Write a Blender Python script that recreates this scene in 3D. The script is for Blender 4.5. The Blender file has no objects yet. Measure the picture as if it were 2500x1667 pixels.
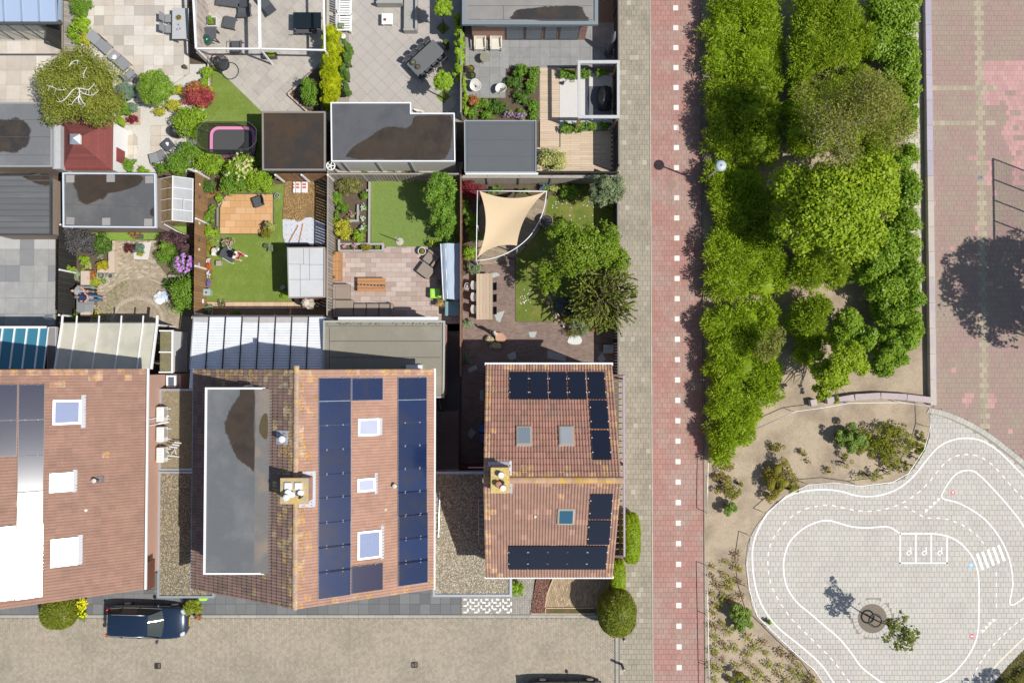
import bpy,math,random
from math import radians,cos,sin,atan2,sqrt,exp,pi as PI
import numpy as np
from mathutils import Vector,Matrix
# ------------------------------------------------------------------ camera, sky, sun, exposure
scene=bpy.context.scene
COL=scene.collection
kH=47.1
TILT=radians(1.47)
jD=bpy.data.cameras.new('camera')
jD.lens=28.
jD.sensor_width=36.
jD.clip_end=2000
cam=bpy.data.objects.new('camera',jD)
COL.objects.link(cam)
cam.location=(0,0,kH)
cam.rotation_euler=(TILT,0,0)
scene.camera=cam
jG=radians(54.6)
j1=Vector((.932*cos(jG),-.363*cos(jG),sin(jG))).normalized()
world=bpy.data.worlds.new('World')
scene.world=world
world.use_nodes=True
wn=world.node_tree.nodes
wl=world.node_tree.links
wn.clear()
sky=wn.new('ShaderNodeTexSky')
sky.sky_type='NISHITA'
sky.sun_disc=False
sky.sun_elevation=jG
sky.sun_rotation=atan2(j1.x,j1.y)
bg=wn.new('ShaderNodeBackground')
bg.inputs['Strength'].default_value=.092
wo=wn.new('ShaderNodeOutputWorld')
wl.new(sky.outputs[0],bg.inputs[0])
wl.new(bg.outputs[0],wo.inputs[0])
jw=bpy.data.lights.new('sun','SUN')
jw.energy=4.5
jw.angle=radians(.5)
jw.color=(1.,.965,.91)
sun=bpy.data.objects.new('sun',jw)
COL.objects.link(sun)
sun.rotation_euler=j1.to_track_quat('Z','Y').to_euler()
sun.location=(20,-10,60)
vs=scene.view_settings
vs.view_transform='Standard'
vs.look='None'
vs.exposure=.08
vs.gamma=1.
vs.use_curve_mapping=False
# ------------------------------------------------------------------ helpers
RNG=np.random.default_rng(11)
random.seed(5)
FPX=2500*28./36.
FR=dict(Z=(0,0,1),A=(0,0,3.564),B=(450,0,3.5636),C=(780,0,3.5636),D=(1100,0,3.563),E=(0,400,2.904),F=(450,400,3.92),G=(780,400,3.92),H=(1100,400,2.904),I=(0,760,3.136),J=(0,1200,3.357),K=(450,760,3.1354),L=(450,1160,3.0923),M=(1040,800,3.136),N=(1040,1160,3.093),O=(1560,0,2.063),R=(1660,900,2.044),S=(2200,900,5.227),T=(1500,1000,5.227),U=(1800,1450,5.88),V=(2200,1200,3.357),W=(1240,1380,7.35),X=(2230,200,3.919),Y=(1860,640,4.126),CAR=(240,1440,9.8),Q=(480,0,7.84),PE=(170,670,14.26),PF=(480,560,9.8),RK=(1180,760,11.2),TB=(1100,640,9.8),RB=(140,560,9.8),AC=(360,960,7.125),CH=(1170,1120,13.07),CM=(660,1130,13.07),GH=(360,440,6.03))
CT,ST=cos(TILT),sin(TILT)
def P(f,x,y,h=0.):
 ox,oy,k=FR[f]
 px,py=ox+x/k,oy+y/k
 dx,dy=(px-1250.)/FPX,-(py-833.5)/FPX
 wy=dy*CT+ST
 wz=dy*ST-CT
 t=(kH-h)/(-wz)
 return(dx*t,wy*t)
def PP(f,pts,h=0.):
 return[P(f,x,y,h)for x,y in pts]
def P3(f,x,y,h=0.):
 a=P(f,x,y,h)
 return(a[0],a[1],h)
def kl(f,x0,y0,x1,y1,h=0.):
 return PP(f,[(x0,y1),(x1,y1),(x1,y0),(x0,y0)],h)
def jh(poly):
 return sum(poly[i-1][0]*poly[i][1]-poly[i][0]*poly[i-1][1]for i in range(len(poly)))
def ccw(poly):
 return list(poly)if jh(poly)>0 else list(poly)[::-1]
def j6(pt,poly):
 x,y=pt
 c=False
 j=len(poly)-1
 for i in range(len(poly)):
  xi,yi=poly[i]
  xj,yj=poly[j]
  if(yi>y)!=(yj>y)and x<(xj-xi)*(y-yi)/(yj-yi)+xi:
   c=not c
  j=i
 return c
def hx(poly,x0,y0,x1,y1):
 def cut(ps,ax,v,keep_gt):
  out=[]
  for i in range(len(ps)):
   a,b=ps[i-1],ps[i]
   ia=(a[ax]>=v)if keep_gt else(a[ax]<=v)
   ib=(b[ax]>=v)if keep_gt else(b[ax]<=v)
   if ia!=ib:
    t=(v-a[ax])/(b[ax]-a[ax])
    q=[a[0]+t*(b[0]-a[0]),a[1]+t*(b[1]-a[1])]
    q[ax]=v
    out.append((q[0],q[1]))
   if ib:
    out.append(b)
  return out
 ps=poly
 for ax,v,g in((0,x0,True),(0,x1,False),(1,y0,True),(1,y1,False)):
  ps=cut(ps,ax,v,g)
  if len(ps)<3:
   return[]
 res=[]
 for q in ps:
  if not res or abs(q[0]-res[-1][0])+abs(q[1]-res[-1][1])>1e-4:
   res.append(q)
 if len(res)>1 and abs(res[0][0]-res[-1][0])+abs(res[0][1]-res[-1][1])<1e-4:
  res.pop()
 return res if len(res)>=3 else[]
def kd(pts,n=8,closed=False):
 out=[]
 m=len(pts)
 rng=range(m if closed else m-1)
 for i in rng:
  if closed:
   p0,p1,p2,p3=pts[i-1],pts[i],pts[(i+1)%m],pts[(i+2)%m]
  else:
   p1,p2=pts[i],pts[i+1]
   p0=pts[i-1]if i>0 else p1
   p3=pts[i+2]if i+2<m else p2
  for k in range(n):
   t=k/n
   out.append(tuple(.5*(2*b+(c-a)*t+(2*a-5*b+4*c-d)*t*t+(3*b-a-3*c+d)*t**3)for a,b,c,d in zip(p0,p1,p2,p3)))
 if not closed:
  out.append(tuple(pts[-1]))
 return out
class MB:
 def __init__(s):
  s.v,s.f,s.r,s.m=[],[],[],[]
  s.rnd=0.
  s.mi=0
 def face(s,pts):
  b=len(s.v)
  s.v+=[tuple(p)for p in pts]
  s.f.append(tuple(range(b,b+len(pts))))
  s.r.append(s.rnd)
  s.m.append(s.mi)
  return s
 def idx(s,faces):
  s.f+=faces
  s.r+=[s.rnd]*len(faces)
  s.m+=[s.mi]*len(faces)
 def prism(s,poly,z0,z1,bottom=False,z1f=None):
  poly=ccw(poly)
  n=len(poly)
  b=len(s.v)
  s.v+=[(x,y,z0)for x,y in poly]+[(x,y,(z1f(x,y)if z1f else z1))for x,y in poly]
  fs=[(b+i,b+(i+1)%n,b+n+(i+1)%n,b+n+i)for i in range(n)]
  fs.append(tuple(b+n+i for i in range(n)))
  if bottom:
   fs.append(tuple(b+n-1-i for i in range(n)))
  s.idx(fs)
  return s
 def box(s,cx,cy,cz,sx,sy,sz,rz=0.,M=None):
  b=len(s.v)
  ca,sa=cos(rz),sin(rz)
  for z in(-sz/2,sz/2):
   for x,y in((-1,-1),(1,-1),(1,1),(-1,1)):
    x,y=x*sx/2,y*sy/2
    p=(cx+x*ca-y*sa,cy+x*sa+y*ca,cz+z)
    if M is not None:
     p=tuple(M@Vector(p))
    s.v.append(p)
  s.idx([(b,b+3,b+2,b+1),(b+4,b+5,b+6,b+7),(b,b+1,b+5,b+4),(b+1,b+2,b+6,b+5),(b+2,b+3,b+7,b+6),(b+3,b,b+4,b+7)])
  return s
 def rbox(s,cx,cy,cz,sx,sy,sz,r=.03,rz=0.,n=3):
  """box with rounded vertical corners and a soft upper edge"""
  pts=[]
  for qx,qy,a0 in((1,1,0),(-1,1,90),(-1,-1,180),(1,-1,270)):
   for k in range(n+1):
    a=radians(a0+90*k/n)
    pts.append((qx*(sx/2-r),qy*(sy/2-r),cos(a),sin(a)))
  ca,sa=cos(rz),sin(rz)
  rings=[(1.,-sz/2),(1.,sz/2-r),(.7,sz/2-.3*r),(0.,sz/2)]
  b=len(s.v)
  m=len(pts)
  for k,z in rings:
   for x,y,ex,ey in pts:
    X,Y=x+ex*r*k,y+ey*r*k
    s.v.append((cx+X*ca-Y*sa,cy+X*sa+Y*ca,cz+z))
  fs=[]
  for j in range(len(rings)-1):
   for i in range(m):
    i2=(i+1)%m
    fs.append((b+j*m+i,b+j*m+i2,b+(j+1)*m+i2,b+(j+1)*m+i))
  fs.append(tuple(b+(len(rings)-1)*m+i for i in range(m)))
  fs.append(tuple(b+m-1-i for i in range(m)))
  s.idx(fs)
  return s
 def tube(s,pts,r,n=8,cap=True):
  pts=[Vector(p)for p in pts]
  m=len(pts)
  rs=r if isinstance(r,(list,tuple))else[r]*m
  b=len(s.v)
  ref=None
  for i,p in enumerate(pts):
   d=(pts[min(i+1,m-1)]-pts[max(i-1,0)])
   if d.length<1e-9:
    d=Vector((0,0,1))
   d.normalize()
   if ref is None:
    ref=d.orthogonal().normalized()
   u=(ref-d*ref.dot(d))
   u=u.normalized()if u.length>1e-6 else d.orthogonal().normalized()
   ref=u
   w=d.cross(u)
   for k in range(n):
    a=2*PI*k/n
    s.v.append(tuple(p+(u*cos(a)+w*sin(a))*rs[i]))
  fs=[]
  for i in range(m-1):
   for k in range(n):
    k2=(k+1)%n
    fs.append((b+i*n+k,b+i*n+k2,b+(i+1)*n+k2,b+(i+1)*n+k))
  if cap:
   fs.append(tuple(b+n-1-k for k in range(n)))
   fs.append(tuple(b+(m-1)*n+k for k in range(n)))
  s.idx(fs)
  return s
 def lathe(s,cx,cy,prof,n=16,cz=0.,sx=1.,sy=1.,close=False):
  b=len(s.v)
  for r,z in prof:
   for k in range(n):
    a=2*PI*k/n
    s.v.append((cx+r*sx*cos(a),cy+r*sy*sin(a),cz+z))
  fs=[]
  for j in range(len(prof)-1):
   for k in range(n):
    k2=(k+1)%n
    fs.append((b+j*n+k,b+j*n+k2,b+(j+1)*n+k2,b+(j+1)*n+k))
  fs.append(tuple(b+(len(prof)-1)*n+k for k in range(n)))
  fs.append(tuple(b+n-1-k for k in range(n)))
  s.idx(fs)
  return s
 def ell(s,c,rad,nu=12,nv=8,jit=0.,M=None):
  b=len(s.v)
  for j in range(nv+1):
   th=PI*j/nv
   for i in range(nu):
    ph=2*PI*i/nu
    k=1+random.uniform(-jit,jit)
    d=Vector((sin(th)*cos(ph)*rad[0]*k,sin(th)*sin(ph)*rad[1]*k,cos(th)*rad[2]*k))
    if M is not None:
     d=M@d
    s.v.append((c[0]+d.x,c[1]+d.y,c[2]+d.z))
  fs=[]
  for j in range(nv):
   for i in range(nu):
    i2=(i+1)%nu
    fs.append((b+j*nu+i,b+(j+1)*nu+i,b+(j+1)*nu+i2,b+j*nu+i2))
  s.idx(fs)
  return s
 def mesh(s,name,mats=None,smooth=False):
  me=bpy.data.meshes.new(name)
  me.from_pydata(s.v,[],s.f)
  if mats is not None:
   for m in(mats if isinstance(mats,(list,tuple))else[mats]):
    me.materials.append(m)
   if any(s.m):
    me.polygons.foreach_set('material_index',s.m)
  if any(s.r):
   at=me.attributes.new('rnd','FLOAT','FACE')
   at.data.foreach_set('value',s.r)
  if smooth:
   me.polygons.foreach_set('use_smooth',[True]*len(me.polygons))
  me.update()
  return me
WORLD={}
def link(name,me,parent=None,loc=(0,0,0),rot=(0,0,0),scale=None):
 o=bpy.data.objects.new(name,me)
 COL.objects.link(o)
 off=(0,0,0)
 if parent is not None:
  o.parent=parent
  off=WORLD.get(parent.name,(0,0,0))
 o.location=(loc[0]-off[0],loc[1]-off[1],loc[2]-off[2])
 o.rotation_euler=rot
 if scale is not None:
  o.scale=scale
 return o
def obj(name,mb,mat,parent=None,smooth=False,stuff=False,label=None):
 o=link(name,mb.mesh(name,mat,smooth),parent)
 if stuff:
  o['kind']='stuff'
 if label:
  o['label']=label
 return o
def k0(name,label,cat,loc=(0,0,0),rz=0.,group=None,world=False):
 """an Empty at the thing's base; with world=True its parts are given in site coordinates"""
 o=bpy.data.objects.new(name,None)
 COL.objects.link(o)
 o.empty_display_size=.2
 loc=tuple(loc)+(0,)*(3-len(loc))
 o.location=loc
 o.rotation_euler=(0,0,rz)
 o['label']=label
 o['category']=cat
 if group:
  o['group']=group
 if world:
  WORLD[o.name]=loc
 return o
def tag(o,label,cat,group=None):
 o['label']=label
 o['category']=cat
 if group:
  o['group']=group
 return o
def kC(name,mb,mat,smooth=False):
 o=link(name,mb.mesh(name,mat,smooth))
 o['kind']='structure'
 return o
def dup(root,loc,rz=0.,label=None,group=None):
 r=root.copy()
 COL.objects.link(r)
 r.location=tuple(loc)+(0,)*(3-len(loc))
 r.rotation_euler=(0,0,rz)
 if label:
  r['label']=label
 if group:
  r['group']=group
 def rec(a,b):
  for ch in list(a.children):
   c=ch.copy()
   COL.objects.link(c)
   c.parent=b
   rec(ch,c)
 rec(root,r)
 return r
# ------------------------------------------------------------------ materials
kb={}
def srgb(r,g,b):
 def f(c):
  c/=255.
  return c/12.92 if c<=.04045 else((c+.055)/1.055)**2.4
 return(f(r),f(g),f(b))
def mat(name,col,rough=.8,var=.12,scale=3.,piece=0.,col2=None,mix2=.5,scale2=1.2,bump=0.,bscale=30.,metal=0.,spec=.5,alpha=1.,trans=0.,coat=0.,speck=None,speck_amt=.08,speck_scale=40.,hue=0.,stretch=None):
 """procedural surface: fine grain + broad patches (col2) + per-piece tint + specks"""
 if name in kb:
  return kb[name]
 m=bpy.data.materials.new(name)
 m.use_nodes=True
 nt=m.node_tree
 N,Lk=nt.nodes,nt.links
 bs=N['Principled BSDF']
 geo=N.new('ShaderNodeNewGeometry')
 pos=geo.outputs['Position']
 if stretch:
  mp=N.new('ShaderNodeMapping')
  mp.inputs['Scale'].default_value=stretch
  Lk.new(pos,mp.inputs['Vector'])
  pos=mp.outputs[0]
 def noise(sc,det=4.,ro=.6):
  n=N.new('ShaderNodeTexNoise')
  n.inputs['Scale'].default_value=sc
  n.inputs['Detail'].default_value=det
  n.inputs['Roughness'].default_value=ro
  Lk.new(pos,n.inputs['Vector'])
  return n.outputs[0]
 def mathn(op,a,b=None,clamp=False):
  n=N.new('ShaderNodeMath')
  n.operation=op
  n.use_clamp=clamp
  for i,q in enumerate((a,b)):
   if q is None:
    continue
   if isinstance(q,(int,float)):
    n.inputs[i].default_value=q
   else:
    Lk.new(q,n.inputs[i])
  return n.outputs[0]
 def mixc(fac,a,b):
  n=N.new('ShaderNodeMix')
  n.data_type='RGBA'
  n.blend_type='MIX'
  for sck,q in((n.inputs['Factor'],fac),(n.inputs['A'],a),(n.inputs['B'],b)):
   if isinstance(q,tuple):
    sck.default_value=(*q,1.)
   elif isinstance(q,(int,float)):
    sck.default_value=q
   else:
    Lk.new(q,sck)
  return n.outputs['Result']
 def ramp(v,lo,hi):
  n=N.new('ShaderNodeMapRange')
  n.inputs['From Min'].default_value=lo
  n.inputs['From Max'].default_value=hi
  Lk.new(v,n.inputs['Value'])
  return n.outputs[0]
 c=tuple(col)
 if col2 is not None:
  c=mixc(ramp(noise(scale2,5.),.62-.3*mix2,.8-.3*mix2),c,tuple(col2))
 if speck is not None:
  c=mixc(ramp(noise(speck_scale,2.),.70-speck_amt,.74-speck_amt),c,tuple(speck))
 val=None
 if var:
  a=mathn('SUBTRACT',noise(scale),.5)
  b=mathn('SUBTRACT',noise(scale*7.3,3.),.5)
  val=mathn('MULTIPLY_ADD',mathn('ADD',a,b),2.2*var)
  val.node.inputs[2].default_value=1.
 if piece:
  at=N.new('ShaderNodeAttribute')
  at.attribute_name='rnd'
  oi=N.new('ShaderNodeObjectInfo')
  fr=mathn('FRACT',mathn('ADD',at.outputs['Fac'],oi.outputs['Random']))
  pv=mathn('MULTIPLY_ADD',mathn('SUBTRACT',fr,.5),2.*piece)
  pv.node.inputs[2].default_value=1.
  val=pv if val is None else mathn('MULTIPLY',val,pv)
  if hue:
   hs=N.new('ShaderNodeHueSaturation')
   hv=mathn('MULTIPLY_ADD',mathn('SUBTRACT',mathn('FRACT',mathn('MULTIPLY',fr,7.31)),.5),hue)
   hv.node.inputs[2].default_value=.5
   Lk.new(hv,hs.inputs['Hue'])
   if isinstance(c,tuple):
    hs.inputs['Color'].default_value=(*c,1)
   else:
    Lk.new(c,hs.inputs['Color'])
   c=hs.outputs[0]
 if val is not None:
  vm=N.new('ShaderNodeVectorMath')
  vm.operation='SCALE'
  if isinstance(c,tuple):
   vm.inputs[0].default_value=c
  else:
   Lk.new(c,vm.inputs[0])
  Lk.new(val,vm.inputs['Scale'])
  c=vm.outputs[0]
 if isinstance(c,tuple):
  bs.inputs['Base Color'].default_value=(*c,1)
 else:
  Lk.new(c,bs.inputs['Base Color'])
 bs.inputs['Roughness'].default_value=rough
 bs.inputs['Metallic'].default_value=metal
 bs.inputs['Specular IOR Level'].default_value=spec
 bs.inputs['Alpha'].default_value=alpha
 if trans:
  bs.inputs['Transmission Weight'].default_value=trans
 if coat:
  bs.inputs['Coat Weight'].default_value=coat
  bs.inputs['Coat Roughness'].default_value=.03
 if bump:
  bp=N.new('ShaderNodeBump')
  bp.inputs['Strength'].default_value=bump
  bp.inputs['Distance'].default_value=.03
  Lk.new(noise(bscale,4.),bp.inputs['Height'])
  Lk.new(bp.outputs[0],bs.inputs['Normal'])
 kb[name]=m
 return m
GAIN=1.12
def k4(name,c1,c2,trans=.3,rough=.55,patch=0.):
 """leaf colour varies from leaf to leaf between c1 and c2; light passes through the blades"""
 if name in kb:
  return kb[name]
 c1,c2=tuple(min(.8,v*GAIN)for v in c1),tuple(min(.85,v*GAIN)for v in c2)
 m=bpy.data.materials.new(name)
 m.use_nodes=True
 nt=m.node_tree
 N,Lk=nt.nodes,nt.links
 bs=N['Principled BSDF']
 at=N.new('ShaderNodeAttribute')
 at.attribute_name='rnd'
 mx=N.new('ShaderNodeMix')
 mx.data_type='RGBA'
 mx.inputs['A'].default_value=(*c1,1)
 mx.inputs['B'].default_value=(*c2,1)
 geo=N.new('ShaderNodeNewGeometry')
 no=N.new('ShaderNodeTexNoise')
 no.inputs['Scale'].default_value=1.1
 Lk.new(geo.outputs['Position'],no.inputs['Vector'])
 mr=N.new('ShaderNodeMapRange')
 mr.inputs['From Min'].default_value=.35
 mr.inputs['From Max'].default_value=.65
 Lk.new(no.outputs[0],mr.inputs['Value'])
 av=N.new('ShaderNodeMix')
 av.data_type='FLOAT'
 av.inputs['Factor'].default_value=.4
 Lk.new(at.outputs['Fac'],av.inputs['A'])
 Lk.new(mr.outputs[0],av.inputs['B'])
 Lk.new(av.outputs['Result'],mx.inputs['Factor'])
 Lk.new(mx.outputs['Result'],bs.inputs['Base Color'])
 bs.inputs['Roughness'].default_value=rough
 bs.inputs['Specular IOR Level'].default_value=.35
 tr=N.new('ShaderNodeBsdfTranslucent')
 Lk.new(mx.outputs['Result'],tr.inputs['Color'])
 ms=N.new('ShaderNodeMixShader')
 ms.inputs[0].default_value=trans
 Lk.new(bs.outputs[0],ms.inputs[1])
 Lk.new(tr.outputs[0],ms.inputs[2])
 Lk.new(ms.outputs[0],N['Material Output'].inputs[0])
 kb[name]=m
 return m
# ------------------------------------------------------------------ foliage
def kW(name,C,D,Nn,L,Wd,rnd,mat_,bend=0.):
 """C centres, D long axes, Nn rough normals (n,3); L, Wd lengths and widths (n,)"""
 n=len(C)
 D=D/np.maximum(np.linalg.norm(D,axis=1,keepdims=True),1e-6)
 S=np.cross(D,Nn)
 S=S/np.maximum(np.linalg.norm(S,axis=1,keepdims=True),1e-6)
 L=L[:,None]
 Wd=Wd[:,None]
 V=np.empty((n,4,3))
 V[:,0]=C-D*L*.5
 V[:,1]=C+S*Wd*.5-D*L*.05
 V[:,2]=C+D*L*.5
 V[:,3]=C-S*Wd*.5-D*L*.05
 me=bpy.data.meshes.new(name)
 me.vertices.add(n*4)
 me.vertices.foreach_set('co',V.reshape(-1).astype(np.float32))
 me.loops.add(n*4)
 me.loops.foreach_set('vertex_index',np.arange(n*4,dtype=np.int32))
 me.polygons.add(n)
 me.polygons.foreach_set('loop_start',np.arange(0,n*4,4,dtype=np.int32))
 me.update(calc_edges=True)
 at=me.attributes.new('rnd','FLOAT','FACE')
 at.data.foreach_set('value',np.asarray(rnd,dtype=np.float32))
 me.materials.append(mat_)
 return me
def kc(n,rng=RNG):
 v=rng.normal(size=(n,3))
 return v/np.linalg.norm(v,axis=1,keepdims=True)
def clumps(blobs,per_m2=1.6,rel=.36,rng=RNG,flat=.8):
 """small leaf clumps spread over and a little below the surface of ellipsoids; returns list (x,y,z,r)"""
 out=[]
 for x,y,z,rx,ry,rz in blobs:
  r=(rx*ry*rz)**(1/3)
  ar=4*PI*r*r
  k=max(5,int(ar*per_m2/max(rel,.1)))
  d=kc(k,rng)
  d[:,2]=np.where(d[:,2]<-.35,-d[:,2],d[:,2])
  s=1.-rel*(.35+.5*rng.random(k))
  for i in range(k):
   out.append((x+d[i,0]*rx*s[i],y+d[i,1]*ry*s[i],z+d[i,2]*rz*s[i],r*rel*rng.uniform(.65,1.25)))
 return out
def jm(name,parent,blobs,n,mat_,leaf=(.12,.07),rel=.36,per_m2=1.6,outward=.5,jitter=.55,stuff=False,seed=None,up=.3,core=None,zmin=.03):
 """a crown of many leaf blades gathered into clumps"""
 rng=np.random.default_rng(seed if seed is not None else int(RNG.integers(1<<30)))
 cl=np.array(clumps(blobs,per_m2,rel,rng))
 w=cl[:,3]**2
 idx=rng.choice(len(cl),size=n,p=w/w.sum())
 d=kc(n,rng)
 d[:,2]=np.where(d[:,2]<-.5,-d[:,2],d[:,2])
 rr=cl[idx,3]*(.55+.5*rng.random(n)**.6)
 C=cl[idx,:3]+d*rr[:,None]
 C[:,2]=np.maximum(C[:,2],zmin+.05*rng.random(n))
 nr=d*1.+np.array([0,0,up])+kc(n,rng)*jitter
 D=np.cross(nr,kc(n,rng))*(1-outward)+d*outward+kc(n,rng)*.25
 L=leaf[0]*rng.uniform(.7,1.3,n)
 Wd=leaf[1]*rng.uniform(.7,1.3,n)
 nn=nr+1e-3
 me=kW(name,C,D,nn,L,Wd,rng.random(n),mat_)
 o=link(name,me,parent)
 if stuff:
  o['kind']='stuff'
 if core:
  mb=MB()
  for x,y,z,rx,ry,rz in blobs:
   mb.ell((x,y,z),(rx*core,ry*core,rz*core),14,8,.06)
  obj('inner_growth',mb,mat_,o,smooth=True)
 return o
def branches(mb,base,top_pts,r0,r1=.02,bend=.25,n=6):
 bx=Vector(base)
 for t in top_pts:
  t=Vector(t)
  mid=bx.lerp(t,.5)+Vector((random.uniform(-1,1),random.uniform(-1,1),random.uniform(0,.5)))*bend*(t-bx).length*.4
  pts=kd([tuple(bx),tuple(mid),tuple(t)],4)
  k=len(pts)
  mb.tube(pts,[r0+(r1-r0)*i/(k-1)for i in range(k)],n)
def shrub(name,label,cat,xy,r,h,mat_,n=None,leaf=(.09,.055),ry=None,z0=0.,group=None,rel=.4,wood=None,core=.6,lumps=4,seed=None,outward=.45,jitter=.55,loc=None):
 """bush: several stems, a lumpy crown of leaves"""
 ry=ry or r
 x,y=xy
 t=k0(name,label,cat,(x,y,z0),group=group,world=True)
 rs=random.Random(seed if seed is not None else hash(label)%9999)
 blobs=[]
 hz=h*.5
 r,ry=r*1.1,ry*1.1
 blobs.append((x,y,z0+hz*.98,r*.82,ry*.82,hz*.88))
 for k in range(lumps):
  a=2*PI*(k+rs.random()*.7)/lumps
  blobs.append((x+cos(a)*r*.55,y+sin(a)*ry*.55,z0+hz*rs.uniform(.75,1.2),r*rs.uniform(.42,.58),ry*rs.uniform(.42,.58),hz*rs.uniform(.55,.75)))
 if n is None:
  ar=PI*(r*ry+(r+ry)*h*.55)
  n=int(max(60,min(9000,ar*2.4/(leaf[0]*leaf[1])*.62)))
 mb=MB()
 for k in range(4):
  a=rs.uniform(0,6.28)
  mb.tube([(x+.03*cos(a),y+.03*sin(a),z0),(x+cos(a)*r*.25,y+sin(a)*ry*.25,z0+h*.35),(x+cos(a)*r*.5,y+sin(a)*ry*.5,z0+h*.7)],[.02+.01*h,.015+.006*h,.008],5)
 obj('stem',mb,wood or kE,t)
 jm('foliage',t,blobs,n,mat_,leaf,rel=rel,core=core,outward=outward,jitter=jitter,seed=rs.randrange(1<<29),zmin=z0+.02)
 return t
kE=mat('bark_brown',(.11,.075,.05),.9,.25,9,bump=.4)
# ------------------------------------------------------------------ pavings
def k9(parent,poly,size,pname,mats,z=0.,th=.04,gap=.012,ang=0.,bond=.5,origin=None,nmax=300,skip=None,choose=None,focus=(0.,0.),dz=.003,minarea=.12,want=None):
 """lay separate pavers over a polygon: each is a child piece, the ones past nmax joined as one stuff part"""
 ca,sa=cos(ang),sin(ang)
 ox,oy=origin or poly[0]
 def loc(p):
  x,y=p[0]-ox,p[1]-oy
  return(x*ca+y*sa,-x*sa+y*ca)
 def glob(p):
  return(ox+p[0]*ca-p[1]*sa,oy+p[0]*sa+p[1]*ca)
 lp=ccw([loc(p)for p in poly])
 w,h=size
 x0,x1=min(p[0]for p in lp),max(p[0]for p in lp)
 y0,y1=min(p[1]for p in lp),max(p[1]for p in lp)
 cells=[]
 for j in range(math.floor(y0/h)-1,math.ceil(y1/h)+1):
  sh=(j%2)*bond*w
  for i in range(math.floor((x0-sh)/w)-1,math.ceil((x1-sh)/w)+1):
   a0,b0=i*w+sh+gap/2,j*h+gap/2
   a1,b1=a0+w-gap,b0+h-gap
   if a1<x0 or a0>x1 or b1<y0 or b0>y1:
    continue
   q=hx(lp,a0,b0,a1,b1)
   if not q:
    continue
   A=abs(jh(q))/2
   full=(w-gap)*(h-gap)
   if A<minarea*full:
    continue
   c=glob(((a0+a1)/2,(b0+b1)/2))
   if skip and skip(c):
    continue
   cells.append((c,A>.995*full,q,((a0+a1)/2,(b0+b1)/2)))
 order=sorted(range(len(cells)),key=lambda k:(cells[k][0][0]-focus[0])**2+(cells[k][0][1]-focus[1])**2+(1e4 if(want and not want(cells[k][0]))else 0))
 single=set(order[:nmax])
 shared={}
 rest={}
 rs=random.Random(len(cells))
 for k,(c,full,q,lc)in enumerate(cells):
  m=choose(c,rs)if choose else rs.choice(mats)
  zz=z+rs.uniform(-dz,dz)
  if k in single:
   if full:
    if m.name not in shared:
     mb=MB()
     W2,H2=(w-gap)/2,(h-gap)/2
     mb.prism([(-W2,-H2),(W2,-H2),(W2,H2),(-W2,H2)],-th,0)
     shared[m.name]=mb.mesh(pname,m)
    link(pname,shared[m.name],parent,(c[0],c[1],zz),(0,0,ang))
   else:
    mb=MB()
    mb.prism([(p[0]-lc[0],p[1]-lc[1])for p in q],-th,0)
    link(pname,mb.mesh(pname,m),parent,(c[0],c[1],zz),(0,0,ang))
  else:
   mb=rest.setdefault(m.name,(MB(),m))[0]
   mb.rnd=rs.random()*.98+.01
   mb.prism([glob(p)for p in q],zz-th,zz)
 if rest:
  big=MB()
  ms=[]
  for mb,m in rest.values():
   b=len(big.v)
   big.v+=mb.v
   big.f+=[tuple(i+b for i in f)for f in mb.f]
   big.r+=mb.r
   big.m+=[len(ms)]*len(mb.f)
   ms.append(m)
  obj(pname+'_field',big,ms,parent,stuff=True)
def k6(name,poly,z,m,depth=.05):
 return kC(name,MB().prism(poly,z-depth,z),m)
def jB(name,parent,poly,n,z,m,s0=.02,s1=.04,seed=5,relief=0.,skip=None):
 """loose stones scattered over a polygon, one stuff part"""
 rng=np.random.default_rng(seed)
 mb=MB()
 gx=[min(p[0]for p in poly),max(p[0]for p in poly)]
 gy=[min(p[1]for p in poly),max(p[1]for p in poly)]
 k=0
 while k<n:
  x,y=rng.uniform(*gx),rng.uniform(*gy)
  if not j6((x,y),poly):
   continue
  k+=1
  s_=rng.uniform(s0,s1)
  mb.rnd=float(rng.random())*.98+.01
  zz=z+relief*(sin(x*3)*cos(y*2.5)+rng.uniform(0,.5))
  a=rng.uniform(0,6.28)
  b=len(mb.v)
  for i in range(4):
   t=a+i*1.57
   mb.v.append((x+cos(t)*s_*(1.5 if i%2 else .9),y+sin(t)*s_*(1.5 if i%2 else .9),zz))
  mb.v.append((x+rng.uniform(-.3,.3)*s_,y+rng.uniform(-.3,.3)*s_,zz+s_*rng.uniform(.6,1.2)))
  mb.idx([(b,b+1,b+4),(b+1,b+2,b+4),(b+2,b+3,b+4),(b+3,b,b+4)])
 return obj(name,mb,m,parent,stuff=True)
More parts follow.
